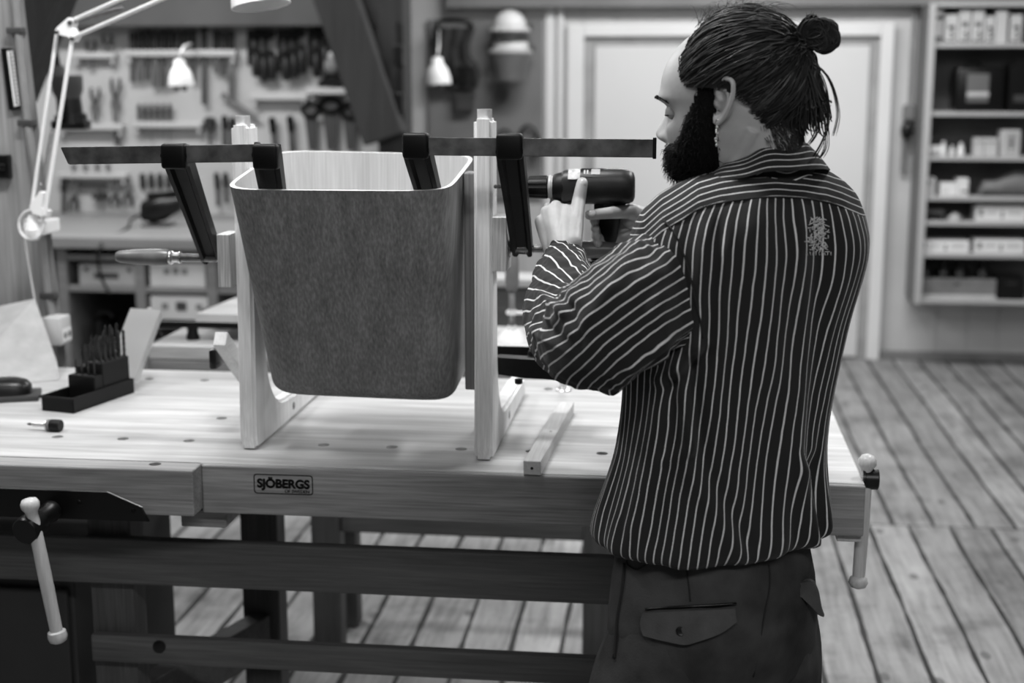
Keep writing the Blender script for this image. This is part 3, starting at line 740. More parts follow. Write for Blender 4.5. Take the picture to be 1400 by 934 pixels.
# bit adaptor lying on the bench
c = Pz(80, 592, BZ); r = 0.0125
t_ = thing('bit_adaptor', V((c.x-0.03, c.y, BZ)), 'short black bit adaptor with a steel bit lying at the left of the bench', 'bit adaptor')
ax = (Pz(28, 587, BZ)-Pz(81, 590, BZ)); ax.z = 0; ax.normalize(); c = Pz(81, 592, BZ)+V((0, 0.01, 0)); c.z = BZ+r
bm = nb(); add_lathe(bm, c, ax, [(0, r*0.92), (0.0015, r), (0.021, r), (0.0225, r*0.95)], 28); obj('sleeve', fix(bm), M_blackp, t_, smooth=40)
bm = nb(); add_lathe(bm, c+ax*0.0225, ax, [(0, r*0.93), (0.006, r*0.93), (0.007, r*0.8)], 28); obj('collar', fix(bm), M_mid, t_, smooth=40)
bm = nb(); add_lathe(bm, c+ax*0.0295, ax, [(0, r*0.86), (0.003, r*0.86), (0.004, r*0.5), (0.0045, 0.0048), (0.034, 0.0048), (0.036, 0.003)], 24); obj('shank', fix(bm), M_steel, t_, smooth=40)
bm = nb(); add_lathe(bm, c+ax*0.0655, ax, [(0, 0.0028), (0.006, 0.0028), (0.011, 0.0008)], 10); obj('bit', fix(bm), M_rust, t_, smooth=40)
# black sanding block at the left edge
c = Pz(12, 552, BZ)
t_ = thing('sanding_block', c, 'black hand sanding block cut by the left edge of the photo', 'sanding block')
ma = Matrix.Rotation(0.35, 4, 'Z'); ma.translation = V((c.x-0.03, c.y+0.045, BZ))
bm = nb(); add_box(bm, (-0.09, -0.045, 0.0), (0.075, 0.045, 0.013), 0.003, ma); obj('pad', fix(bm), M_dark, t_, smooth=40)
bm = nb(); prev = None
for z, s in [(0.0135, 1.0), (0.03, 0.97), (0.04, 0.85), (0.046, 0.6), (0.047, 0.3)]:
    R_ = ring(bm, ma @ V((-0.01, 0, z)), ma.to_3x3() @ V((1, 0, 0)), ma.to_3x3() @ V((0, 1, 0)), 0.07*s, 0.04*s, 32, 3.0)
    if prev: bridge(bm, prev, R_)
    else: cap(bm, R_, True)
    prev = R_
cap(bm, prev); obj('handle', fix(bm), M_black, t_, smooth=60)
# ================================================================== the man at the bench
from mathutils.bvhtree import BVHTree
def skin_mat():
    m, t, b = nt('skin')
    tc = N(t, 'ShaderNodeTexCoord'); a = N(t, 'ShaderNodeTexNoise', Scale=28.0, Detail=5.0); t.links.new(tc.outputs['Object'], a.inputs['Vector'])
    r = ramp(t, a.outputs['Fac'], [(0.3, 152), (0.7, 170)]); t.links.new(r.outputs[0], b.inputs['Base Color'])
    b.inputs['Roughness'].default_value = 0.48; b.inputs['Specular IOR Level'].default_value = 0.35
    b.inputs['Subsurface Weight'].default_value = 0.08; b.inputs['Subsurface Radius'].default_value = (0.004, 0.004, 0.004); b.inputs['Subsurface Scale'].default_value = 0.5
    n2 = N(t, 'ShaderNodeTexNoise', Scale=420.0, Detail=2.0); t.links.new(tc.outputs['Object'], n2.inputs['Vector'])
    bp = N(t, 'ShaderNodeBump', Strength=0.12, Distance=0.001); t.links.new(n2.outputs['Fac'], bp.inputs['Height']); t.links.new(bp.outputs[0], b.inputs['Normal'])
    return m
def stripe_mat(name, base, line, period, wid, fine=False):
    m, t, b = nt(name)
    uv = N(t, 'ShaderNodeUVMap'); uv.uv_map = 'cloth'
    sp = N(t, 'ShaderNodeSeparateXYZ'); t.links.new(uv.outputs[0], sp.inputs[0])
    tc = N(t, 'ShaderNodeTexCoord')
    wob = N(t, 'ShaderNodeTexNoise', Scale=14.0, Detail=2.0); t.links.new(tc.outputs['Object'], wob.inputs['Vector'])
    def M_(op, a, c=None):
        n = N(t, 'ShaderNodeMath', operation=op)
        for i, v in enumerate((a, c)):
            if v is None: continue
            if isinstance(v, (int, float)): n.inputs[i].default_value = v
            else: t.links.new(v, n.inputs[i])
        return n.outputs[0]
    uv2 = N(t, 'ShaderNodeUVMap'); uv2.uv_map = 'yoke'
    s2 = N(t, 'ShaderNodeSeparateXYZ'); t.links.new(uv2.outputs[0], s2.inputs[0])
    onb = M_('GREATER_THAN', s2.outputs[1], 1.0)
    ub = M_('ADD', M_('MULTIPLY', sp.outputs[0], M_('SUBTRACT', 1.0, onb)), M_('MULTIPLY', s2.outputs[0], onb))
    u = M_('ADD', ub, M_('MULTIPLY', M_('SUBTRACT', wob.outputs['Fac'], 0.5), 0.006))
    fr = M_('FRACT', M_('DIVIDE', u, period)); d = M_('ABSOLUTE', M_('SUBTRACT', fr, 0.5))
    mr = N(t, 'ShaderNodeMapRange'); mr.interpolation_type = 'SMOOTHSTEP'
    mr.inputs['From Min'].default_value = wid*0.75; mr.inputs['From Max'].default_value = wid*1.25
    mr.inputs['To Min'].default_value = 1; mr.inputs['To Max'].default_value = 0
    t.links.new(d, mr.inputs['Value'])
    br = N(t, 'ShaderNodeTexNoise', Scale=700.0, Detail=2.0); t.links.new(tc.outputs['Object'], br.inputs['Vector'])
    big = N(t, 'ShaderNodeTexNoise', Scale=5.0, Detail=5.0); t.links.new(tc.outputs['Object'], big.inputs['Vector'])
    rb = ramp(t, big.outputs['Fac'], [(0.3, base*0.88), (0.7, base*1.14)])
    rl = ramp(t, br.outputs['Fac'], [(0.2, line*0.8), (0.6, line)])
    mx = N(t, 'ShaderNodeMix', data_type='RGBA'); t.links.new(mr.outputs[0], mx.inputs[0]); t.links.new(rb.outputs[0], mx.inputs[6]); t.links.new(rl.outputs[0], mx.inputs[7])
    t.links.new(mx.outputs[2], b.inputs['Base Color'])
    b.inputs['Roughness'].default_value = 0.85; b.inputs['Specular IOR Level'].default_value = 0.15; b.inputs['Sheen Weight'].default_value = 0.08
    w = N(t, 'ShaderNodeTexNoise', Scale=900.0); t.links.new(tc.outputs['Object'], w.inputs['Vector'])
    bp = N(t, 'ShaderNodeBump', Strength=0.2, Distance=0.001); t.links.new(w.outputs['Fac'], bp.inputs['Height']); t.links.new(bp.outputs[0], b.inputs['Normal'])
    return m
M_skin = skin_mat()
M_shirt = stripe_mat('striped_cotton', 33, 205, 0.0146, 0.072)
M_trouser = plain('washed_canvas', 52, 0.85, 0, 0.34, 11, 0.15, 0.3)
M_flap = plain('worn_canvas', 72, 0.85, 0, 0.2, 14, 0.15, 0.3)
M_hair = plain('dark_hair', 26, 0.55, 0, 0.3, 30, 0.3)
M_hairl = plain('light_hair', 62, 0.4, 0, 0.3, 30, 0.5)
M_beard = plain('beard_hair', 11, 0.75, 0, 0.3, 60, 0.12)
M_shoe = plain('work_shoe', 40, 0.5)
MB = P(975, 800, 2.12); MB.z = 0
man = thing('person', MB, 'man in a striped shirt, hair in a bun, drilling with both hands', 'person')
YAWB = math.radians(40)
bf = V((-math.sin(YAWB), math.cos(YAWB), 0)); bl = V((-math.cos(YAWB), -math.sin(YAWB), 0))
# ------------------------------------------------------------------ head
HC = P(1013, 140, 2.12)
hy = math.radians(20); hf = V((-math.cos(hy), math.sin(hy), 0)); hl = V((-math.sin(hy), -math.cos(hy), 0)); hu = V((0, 0, 1))
def H2W(f, l, z): return HC + hf*f + hl*l + hu*z
FT = [(-0.118, 0.060), (-0.112, 0.080), (-0.100, 0.094), (-0.085, 0.100), (-0.075, 0.103), (-0.068, 0.110), (-0.062, 0.106), (-0.055, 0.108), (-0.04, 0.108), (-0.016, 0.108), (-0.004, 0.113), (0.006, 0.121), (0.022, 0.119), (0.043, 0.1156), (0.065, 0.106), (0.087, 0.088), (0.105, 0.062), (0.116, 0.035), (0.122, 0.005)]
BT = [(-0.118, 0.02), (-0.10, -0.01), (-0.08, -0.045), (-0.06, -0.066), (-0.03, -0.080), (0.0, -0.086), (0.05, -0.084), (0.08, -0.070), (0.105, -0.045), (0.116, -0.022), (0.122, -0.002)]
WT = [(-0.118, 0.022), (-0.105, 0.040), (-0.085, 0.054), (-0.06, 0.063), (-0.03, 0.069), (0.0, 0.073), (0.03, 0.0755), (0.06, 0.072), (0.087, 0.058), (0.105, 0.040), (0.116, 0.022), (0.122, 0.002)]
def gs(x, s): return math.exp(-(x/s)**2)
def head_local(th, z, off=0.0):
    F_, B_, W_ = crspline(FT, z), crspline(BT, z), crspline(WT, z)
    mid = (F_+B_)/2 if z > 0.10 else 0.012*(1 if z > -0.05 else 1)
    mid = max(min(mid, F_-0.01), B_+0.01)
    c, s = math.cos(th), math.sin(th)
    pe = lerp(2.35, 2.0, smoothstep((z-0.02)/0.07))
    cc = math.copysign(abs(c)**(2/pe), c); ss = math.copysign(abs(s)**(2/pe), s)
    f = mid + (F_-mid+off)*cc if c > 0 else mid + (mid-B_+off)*cc
    l = (W_+off)*ss
    if c > 0:
        # nose
        nw = crspline([(-0.064, 0.013), (-0.05, 0.0135), (-0.03, 0.009), (-0.008, 0.0075)], z)
        na = crspline([(-0.0645, 0.0), (-0.061, 0.009), (-0.054, 0.020), (-0.047, 0.0235), (-0.04, 0.021), (-0.025, 0.0125), (-0.01, 0.004), (0.004, 0.0)], z)
        f += na*gs(l, nw)
        f += 0.006*(gs(l-0.013, 0.005)+gs(l+0.013, 0.005))*gs(z+0.053, 0.006)
        # eye sockets, brow, cheekbones, mouth
        f -= 0.014*(gs(l-0.033, 0.015)+gs(l+0.033, 0.015))*gs(z+0.016, 0.012)
        f += 0.005*gs(abs(l)-0.026, 0.02)*gs(z-0.005, 0.006)
        f += 0.004*gs(abs(l)-0.042, 0.015)*gs(z+0.038, 0.014)
        f -= 0.004*gs(z+0.0725, 0.0022)*gs(l, 0.022)
    return f, l, z
NZ, NT = 110, 132
def zs():
    return [-0.118 + 0.24*(1-math.cos(PI*i/(NZ-1)))/2 for i in range(NZ)]
hb = nb(); prev = None
for z in zs():
    R_ = [hb.verts.new(H2W(*head_local(2*PI*i/NT, z))) for i in range(NT)]
    if prev: bridge(hb, prev, R_)
    else: cap(hb, R_, True)
    prev = R_
cap(hb, prev); fix(hb)
# ears
def ear(bm, sgn):
    c0 = (0.002, 0.0715, 0.002)
    def E(s, t, h): # s backwards, t up (mm), h outwards
        s, t, h = s/1000, t/1000, h/1000
        return H2W(c0[0]-s-0.12*t, sgn*(c0[1]+h), c0[2]+t-0.12*s*0)
    hx = [(-3, 1, 4), (-9, 8, 5), (-9.5, 20, 6), (-4, 29, 9), (5, 32, 13), (14, 27, 16), (17, 13, 17), (15, -2, 16), (10, -15, 13), (4, -25, 10), (-3, -30, 8), (-8, -25, 5), (-9, -17, 3)]
    pts = spline([E(*p) for p in hx], 5)
    add_tube(bm, pts, [0.0033+0.0007*math.sin(PI*i/len(pts)) for i in range(len(pts))], 10)
    ax = [(-1, 18, 6), (5, 15, 9), (9, 6, 11), (9, -6, 11), (5, -15, 9), (-1, -19, 7)]
    pts = spline([E(*p) for p in ax], 4); add_tube(bm, pts, 0.0030, 10)
    # back plate, lobe, tragus
    X = (E(1, 0, 0)-E(0, 0, 0)).normalized(); Yv = V((0, 0, 1)); Zv = hl*sgn
    tilt = (E(17, 0, 13)-E(-9, 0, 1)).normalized(); Nn = tilt.cross(Yv).normalized(); 
    Mx = Matrix((tilt, Yv, Nn)).transposed()
    add_sphere(bm, E(4, 2, 3.5), 1.0, 20, 14, (0.0150, 0.028, 0.0026), Mx)
    add_sphere(bm, E(-2, -25, 7), 1.0, 14, 10, (0.0075, 0.0075, 0.0035), Mx)
    add_sphere(bm, E(-9, -3, 2), 1.0, 12, 10, (0.0035, 0.0065, 0.0045), Mx)
    return E
EAR = ear(hb, 1); ear(hb, -1)
# neck, trunk core
def cone(bm, a, b, r0, r1, n=20):
    a, b = V(a), V(b); d = (b-a)
    add_lathe(bm, a, d, [(-r0*0.9, r0*0.35), (-r0*0.6, r0*0.78), (0, r0), (d.length, r1), (d.length+r1*0.6, r1*0.78), (d.length+r1*0.9, r1*0.35)], n)
NB_ = P(1052, 232, 2.12)
add_tube(hb, [H2W(-0.032, 0, 0.02), H2W(-0.034, 0, -0.04), H2W(-0.036, 0, -0.08), NB_, NB_+V((0.0, 0, -0.07))], [0.052, 0.0555, 0.059, 0.062, 0.064], 28)
# muscle cord at the side of the neck
add_tube(hb, [H2W(-0.035, 0.052, -0.035), H2W(-0.01, 0.048, -0.085), NB_+bf*0.035+bl*0.03+V((0, 0, -0.02))], [0.014, 0.015, 0.013], 12)
TC = {}
def tcen(y): # trunk centre by height seen in the photo
    x = crspline([(235, 1048), (262, 1036), (300, 1026), (350, 1020), (450, 1008), (545, 997), (650, 984), (770, 975)], y)
    return P(x, y, 2.13)
SH_L = P(955, 362, 2.10); EL_L = P(796, 459, 2.07); WR_L = P(767, 347, 2.44)
SH_R = P(1108, 300, 2.24); EL_R = P(985, 420, 2.50); WR_R = P(893, 309, 2.685)
prev = None
for y, a, b_ in [(232, 0.07, 0.055), (262, 0.12, 0.075), (300, 0.13, 0.085), (350, 0.135, 0.09), (450, 0.13, 0.085), (545, 0.12, 0.08), (650, 0.125, 0.085), (770, 0.13, 0.09), (830, 0.12, 0.085)]:
    R_ = ring(hb, tcen(min(y, 770)) + (V((0, 0, -0.08)) if y > 800 else V((0, 0, 0))), bl, bf, a, b_, 40)
    if prev: bridge(hb, prev, R_)
    else: cap(hb, R_)
    prev = R_
cap(hb, prev, True)
cone(hb, SH_L, EL_L, 0.040, 0.040); cone(hb, SH_R, EL_R, 0.045, 0.040)
HIPC = tcen(770); 
hips = [HIPC + bl*0.085*s + V((0, 0, -0.08)) for s in (1, -1)]
feet = [V((P(880, 934, 2.06).x-0.02, 2.04, 0.09)), V((P(1050, 934, 2.2).x+0.0, 2.22, 0.09))]
for h_, f_ in zip(hips, feet):
    k_ = (h_+f_)/2 + bf*0.02
    cone(hb, h_, k_, 0.075, 0.05); cone(hb, k_, f_, 0.048, 0.035)
    cone(hb, f_+V((0, 0, -0.045))-bf*0.02, f_+bf*0.14+V((0, 0, -0.055)), 0.03, 0.025)
# forearms and hands
def chain(bm, pts, r0, r1, n=14):
    pts = [V(p) for p in pts]
    sp = spline(pts, 5); add_tube(bm, sp, [lerp(r0, r1, i/(len(sp)-1)) for i in range(len(sp))], n)
    add_sphere(bm, sp[-1], r1*1.0, 12, 10); add_sphere(bm, pts[0], r0, 12, 10)
def forearm(bm, e, w, hand, flat, r=(0.036, 0.031, 0.030, 0.026)):
    d = (w-e); x = flat; y = d.normalized().cross(x).normalized(); x = y.cross(d.normalized())
    prev = None
    for t, ra, rb_ in [(0, r[0]*0.8, r[0]*0.8), (0.25, r[1], r[1]), (0.6, 0.029, 0.028), (0.85, 0.0275, 0.0225), (1.0, 0.0270, 0.0205), (1.08, 0.022, 0.015)]:
        R_ = ring(bm, e+d*t, x, y, ra, rb_, 24)
        if prev: bridge(bm, prev, R_)
        else: cap(bm, R_, True)
        prev = R_
    cap(bm, prev)
hand_bm = hb
# left hand : back to the camera, fingers under and round the gear case, thumb up the side
forearm(hb, EL_L, WR_L, None, RT)
LW = WR_L + (WR_L-EL_L).normalized()*0.012
Lm = [P(773, 288, 2.527), P(760, 283, 2.530), P(748, 290, 2.528), P(740, 303, 2.520)]
for i, m_ in enumerate(Lm):
    st_ = LW + (P(776, 330, 2.46)-P(768, 340, 2.46))*(0.8-0.55*i)
    chain(hb, [st_, st_.lerp(m_, 0.55)+V((0, -0.004, 0)), m_], 0.0165, 0.0122)
chain(hb, [LW, LW.lerp((Lm[1]+Lm[2])/2, 0.5)+V((0, 0.003, 0)), LW.lerp((Lm[1]+Lm[2])/2, 0.88)+V((0, 0.004, 0))], 0.0225, 0.0185)
chain(hb, [LW, P(783, 318, 2.482), P(781, 300, 2.512)], 0.0205, 0.0135)
chain(hb, [(Lm[0]+Lm[1])/2, (Lm[1]+Lm[2])/2, (Lm[2]+Lm[3])/2], 0.0100, 0.0095)
for i, m_ in enumerate(Lm):
    L1, L2, L3 = [(0.046, 0.028, 0.020), (0.050, 0.031, 0.021), (0.046, 0.029, 0.021), (0.037, 0.022, 0.018)][i]
    p1 = m_ + V((0.05, 0.95, -0.18+0.08*(i == 0))).normalized()*L1
    p2 = p1 + V((0.10, 0.80, 0.45)).normalized()*L2
    p3 = p2 + V((0.10, 0.10, 0.95)).normalized()*L3
    chain(hb, [m_, p1], 0.0112, 0.0100); chain(hb, [p1, p2], 0.0098, 0.0088); chain(hb, [p2, p3], 0.0086, 0.0076)
th = [P(782, 332, 2.462), P(787, 305, 2.505), P(791, 276, 2.545), P(796, 250, 2.560)]
chain(hb, th[:2], 0.0185, 0.0145); chain(hb, th[1:3], 0.0142, 0.0124); chain(hb, th[2:], 0.0126, 0.0104)
chain(hb, [P(778, 322, 2.48), P(778, 300, 2.515)], 0.014, 0.011)
# right hand : round the pistol grip, thumb forward along the near side
forearm(hb, EL_R, WR_R, None, V((0, 0, 1)))
GX = 0.0
RW = WR_R
Rm = [P(866, 288, 2.652), P(868, 299, 2.658), P(869, 311, 2.656), P(869, 322, 2.65)]
for i, m_ in enumerate(Rm):
    st_ = RW + V((0, 0, 0.014-0.009*i))
    chain(hb, [st_, st_.lerp(m_, 0.5), m_], 0.0155, 0.0125)
ys_ = [301, 312, 322, 332]
for i, m_ in enumerate(Rm):
    p1 = P(838-2*i, ys_[i], 2.652); p2 = P(813+1*i, ys_[i]+1, 2.628); p3 = P(812+2*i, ys_[i]+1, 2.596)
    chain(hb, [m_, p1], 0.0115, 0.0102); chain(hb, [p1, p2], 0.0098, 0.009); chain(hb, [p2, p3], 0.0088, 0.0078)
th = [P(877, 300, 2.655), P(862, 289, 2.607), P(835, 291, 2.571), P(806, 294, 2.562)]
chain(hb, th[:2], 0.0175, 0.0140); chain(hb, th[1:3], 0.0135, 0.0112); chain(hb, th[2:], 0.0112, 0.0092)
chain(hb, [P(872, 297, 2.64), P(862, 302, 2.625)], 0.019, 0.015)
fix(hb)
def remesh(bm, vox, smooth_it=2, fac=0.5):
    me = bpy.data.meshes.new('r'); bm.to_mesh(me); bm.free()
    o = bpy.data.objects.new('r', me); COL.objects.link(o)
    md = o.modifiers.new('v', 'REMESH'); md.mode = 'VOXEL'; md.voxel_size = vox
    sm = o.modifiers.new('s', 'SMOOTH'); sm.factor = fac; sm.iterations = smooth_it
    dg = bpy.context.evaluated_depsgraph_get(); dg.update()
    m2 = bpy.data.meshes.new_from_object(o.evaluated_get(dg))
    out = nb(); out.from_mesh(m2)
    bpy.data.objects.remove(o); bpy.data.meshes.remove(me); bpy.data.meshes.remove(m2)
    return out
hb = remesh(hb, 0.0021, 4)
obj('body', hb, M_skin, man, smooth=180)
# eyes (white + iris), lids come from the socket
for s in (1, -1):
    bm = nb(); c = H2W(0.0905, 0.033*s, -0.014)
    add_sphere(bm, c, 0.0118, 20, 14); e = obj('eyeball', bm, plain('eye_white', 150, 0.2) if s == 1 else bpy.data.materials['eye_white'], man, smooth=180)
    bm = nb(); add_sphere(bm, c + (hf*0.96+hu*-0.22).normalized()*0.0085, 0.0055, 14, 10); obj('iris', bm, M_black, e, smooth=180)
    bm = nb(); q = bmesh.ops.create_uvsphere(bm, u_segments=28, v_segments=20, radius=0.0130)
    bmesh.ops.delete(bm, geom=[v for v in bm.verts if v.co.z < -0.0045+0.12*v.co.dot(hf)*0], context='VERTS')
    bmesh.ops.translate(bm, vec=c, verts=bm.verts); lid_ = obj('eyelid', fix(bm), M_skin, man, smooth=180)
    bm = nb(); lid = [c+(hf*math.cos(a)+hl*math.sin(a))*0.0128+V((0, 0, -0.005)) for a in [-1.2+2.4*k/10 for k in range(11)]]
    add_tube(bm, lid, 0.0011, 6); obj('lashes', fix(bm), M_beard, lid_, smooth=180)
# fingernails seen on the two thumbs
for tip, d, nrm in ((P(796, 252, 2.560), (P(796, 250, 2.56)-P(791, 276, 2.545)), V((0.35, -0.93, 0.1))), (P(808, 294, 2.562), (P(806, 294, 2.562)-P(835, 291, 2.571)), V((0, -0.9, 0.44)))):
    d = d.normalized(); nn = (nrm - d*nrm.dot(d)).normalized(); sd = d.cross(nn)
    bm = nb(); add_sphere(bm, tip+nn*0.0088, 1.0, 14, 10, (0.0066, 0.0085, 0.0030), Matrix((sd, d, nn)).transposed())
    obj('thumb_nail', bm, plain('nail', 196, 0.25) if 'nail' not in bpy.data.materials else bpy.data.materials['nail'], man, smooth=180)
# ------------------------------------------------------------------ hair
rnd = random.Random(3)
def strand(bm, pts, r, n=5):
    k = len(pts); add_tube(bm, pts, [r*(1.0 if i < k-2 else 0.6 if i == k-2 else 0.25) for i in range(k)], n, caps=False)
EC = (0.004, 0.0, 0.028); EA = (0.104, 0.0800, 0.0990)
def skull(d, off=0.0):
    d = V((d[0]/EA[0], d[1]/EA[1], d[2]/EA[2])).normalized() if True else d
    return V((EC[0]+d.x*(EA[0]+off), EC[1]+d.y*(EA[1]+off), EC[2]+d.z*(EA[2]+off)))
def onskull(p, off):  # p local -> pushed to hair shell
    return skull((p[0]-EC[0], p[1]-EC[1], p[2]-EC[2]), off)
def loc_of(px_, py_, l=0.0):   # photo point -> local (f,z) on the head plane at lateral l
    x0 = 1013 - 23*(l/0.0735)
    return ((x0-px_)/865.0, (140-py_)/920.0)
# hairline on the near side in local (f, z); hair where f is behind it
def hairline_f(z, l):
    al = abs(l)
    return crspline([(-0.07, -0.058), (-0.05, -0.056), (-0.02, -0.045), (0.005, -0.028), (0.018, 0.000), (0.022, 0.052), (0.035, 0.066), (0.055, 0.068), (0.085, 0.058), (0.105, 0.045), (0.14, 0.03)], z)
bm = nb(); rows = []
for i in range(41):
    ph = -0.30*PI + (0.80*PI)*i/40
    rows.append([skull((math.cos(ph)*math.cos(2*PI*j/72)*EA[0], math.cos(ph)*math.sin(2*PI*j/72)*EA[1], math.sin(ph)*EA[2]), 0.0045) for j in range(72)])
vv = [[bm.verts.new(H2W(*p)) for p in r] for r in rows]
for i in range(40):
    for j in range(72):
        k = (j+1) % 72; c = (rows[i][j]+rows[i+1][k])/2
        if c.x < hairline_f(c.z, c.y)-0.004 or (c.z > 0.095 and c.x < 0.05):
            try: bm.faces.new((vv[i][j], vv[i][k], vv[i+1][k], vv[i+1][j]))
            except ValueError: pass
bmesh.ops.delete(bm, geom=[v for v in bm.verts if not v.link_faces], context='VERTS')
bmesh.ops.remove_doubles(bm, verts=bm.verts, dist=1e-5)
hair = obj('hair', fix(bm), M_hair, man, smooth=180, label='dark hair swept back and tied up')
BUN = V((loc_of(1082, 68)[0], 0.0, loc_of(1082, 68)[1]))
def sweep(p0, lift, nseg=12, wav=0.0015):
    pts = []; ph = rnd.random()*6.28; w2 = rnd.uniform(-0.01, 0.01)
    end = BUN + V((rnd.uniform(-.004, .004), rnd.uniform(-.012, .012), rnd.uniform(-.008, .008)))
    for k in range(nseg+1):
        t = k/nseg
        q = p0.lerp(end, t); q.z += w2*math.sin(PI*t); 
        s_ = onskull(q, 0.0045+lift*math.sin(PI*min(t*1.25, 1))+wav*math.sin(ph+t*9))
        if t > 0.8: s_ = s_.lerp(end, (t-0.8)/0.2*0.9)
        pts.append(H2W(*s_))
    return pts
bm = nb(); bl2 = nb()
n_e = 0
while n_e < 420:
    z = rnd.uniform(-0.055, 0.11); sd_ = rnd.choice((1, 1, -1)); cz = (z-EC[2])/EA[2]
    f_ = hairline_f(z, 0)+rnd.uniform(-0.004, 0.008); q_ = 1-cz*cz-((f_-EC[0])/EA[0])**2
    if q_ <= 0: n_e += 1; continue
    p = V((f_, sd_*EA[1]*math.sqrt(q_), z)); pts = sweep(p, rnd.uniform(0.001, 0.004)); pts[0] = H2W(*onskull(p, 0.0005))
    strand(bm if rnd.random() < 0.6 else bl2, pts[:rnd.randint(5, 12)], rnd.uniform(0.0004, 0.0008)); n_e += 1
n_s = 0
while n_s < 950:
    z = rnd.uniform(-0.065, 0.125); a = rnd.uniform(0, 2*PI)
    cz = max(-1, min(1, (z-EC[2])/EA[2])); rr_ = math.sqrt(max(0, 1-cz*cz))
    p = V((EC[0]+EA[0]*rr_*math.cos(a), EA[1]*rr_*math.sin(a), z))
    hl_ = hairline_f(z, p.y)
    if p.x > hl_: continue
    if n_s % 2 == 0 and p.x < hl_-0.03: continue
    strand(bm if rnd.random() < 0.8 else bl2, sweep(p, rnd.uniform(0.002, 0.009)), rnd.uniform(0.0006, 0.0013)); n_s += 1
# light fly-away hairs on the crown and around
for k in range(170):
    a = rnd.uniform(-0.9, 0.9); p = V((rnd.uniform(-0.02, 0.065), a*0.06, 0.11))
    base_ = onskull(p, 0.004); pts = []
    dx, dz = rnd.uniform(-0.06, 0.02), rnd.uniform(0.004, 0.034)
    for t in (0, 0.25, 0.5, 0.75, 1.0):
        pts.append(H2W(base_.x+dx*t, base_.y+rnd.uniform(-.004, .004), base_.z+dz*math.sin(PI*t*0.62)-0.012*t*t))
    strand(bl2, pts, 0.00035, 4)
obj('hair_strands', bm, M_hair, hair, smooth=180); obj('fine_hairs', bl2, M_hairl, hair, smooth=180)
# bun : looped strands, a knot pointing up and a roll to the right
bm = nb()
def L2(px_, py_, l=0.0):
    f, z = (1013-px_)/865.0, (140-py_)/920.0
    return H2W(f, l, z)
def lock(cpts, rad, n, r, jit=0.2):
    sp = spline(cpts, 6)
    for _ in range(n):
        a = rnd.uniform(0, 2*PI); q = math.sqrt(rnd.random())*rad
        ox, oz = math.cos(a)*q, math.sin(a)*q; oy = rnd.uniform(-rad, rad)
        tw = rnd.uniform(-1, 1)
        pts = []
        for i, c in enumerate(sp):
            t = i/(len(sp)-1); k = 1-0.35*abs(2*t-1)
            aa = a+tw*t*2
            pts.append(c+hf*(math.cos(aa)*q*k)+hu*(math.sin(aa)*q*k)+hl*(oy*k*0.9))
        strand(bm, pts, r)
lock([(L2(1078, 70)), L2(1086, 58), L2(1092, 42), L2(1100, 34), L2(1106, 44), L2(1102, 56)], 0.009, 150, 0.0010)
lock([L2(1084, 66), L2(1096, 58), L2(1112, 48), L2(1124, 52), L2(1126, 64), L2(1115, 70), L2(1106, 62), L2(1112, 54)], 0.0095, 220, 0.0010)
lock([L2(1090, 60), L2(1098, 46), L2(1112, 40), L2(1122, 46), L2(1118, 60), L2(1104, 64), L2(1092, 60)], 0.011, 200, 0.0010)
# loose ends sticking up
for k in range(9):
    b_ = L2(1094+rnd.uniform(-4, 8), 40, rnd.uniform(-.008, .008)); strand(bm, [b_, b_+hu*0.008, b_+hu*rnd.uniform(0.012, 0.02)-hf*rnd.uniform(-0.006, 0.008)], 0.0010)
core = nb(); add_sphere(core, L2(1094, 50), 1.0, 16, 12, (0.006, 0.008, 0.010)); add_sphere(core, L2(1081, 68), 1.0, 16, 12, (0.008, 0.011, 0.008)); fn_merge(bm, core)
obj('bun', bm, M_hair, hair, smooth=180)
bm = nb(); add_tube(bm, [L2(1079, 74, 0.010), L2(1080, 62, 0.012), L2(1086, 58, 0.0), L2(1080, 62, -0.012), L2(1079, 74, -0.010), L2(1085, 77, 0)], 0.0022, 8, closed=True); obj('hair_tie', fix(bm), M_black, hair, smooth=180)
# tail hanging down the back of the head
bm = nb(); bl2 = nb()
for k in range(300):
    l0 = rnd.uniform(-0.022, 0.026); q = rnd.random()
    x1 = lerp(1062, 1126, q)+rnd.uniform(-3, 3); ye = rnd.uniform(130, 188)-10*abs(q-0.5)
    sp = spline([L2(1082+rnd.uniform(-3, 3), 70, l0*0.4), L2(lerp(1078, 1102, q), 92, l0), L2(lerp(1072, 1116, q), 125, l0*1.3), L2(x1-2, ye*0.7+45, l0*1.5), L2(x1+rnd.uniform(-4, 4), ye, l0*1.5)], 4)
    strand(bm if rnd.random() < 0.8 else bl2, sp, rnd.uniform(0.0006, 0.0012))
for pts in ([(1085, 75), (1115, 105), (1126, 150), (1122, 185), (1108, 215)], [(1085, 75), (1122, 105), (1137, 150), (1133, 182)], [(1084, 75), (1108, 110), (1120, 160), (1124, 195), (1117, 212)], [(1080, 78), (1100, 120), (1112, 170), (1100, 196)], [(1080, 78), (1075, 110), (1090, 150), (1098, 190)]):
    for k in range(5):
        dl = rnd.uniform(-0.01, 0.02); j = rnd.uniform(-3, 3)
        strand(bm, spline([L2(x_+j*i*0.3, y_, dl) for i, (x_, y_) in enumerate(pts)], 5), 0.0006)
# curl at the nape
for k in range(26):
    j = rnd.uniform(-4, 4); dl = rnd.uniform(0.0, 0.02)
    strand(bm, spline([L2(1060+j, 150, dl+0.01), L2(1078+j, 172, dl), L2(1088+j*0.5, 186, dl), L2(1080+j*0.4, 195, dl), L2(1073+j*0.3, 190, dl)], 4), 0.0008)
obj('loose_tail', bm, M_hair, hair, smooth=180); obj('tail_highlights', bl2, M_hairl, hair, smooth=180)
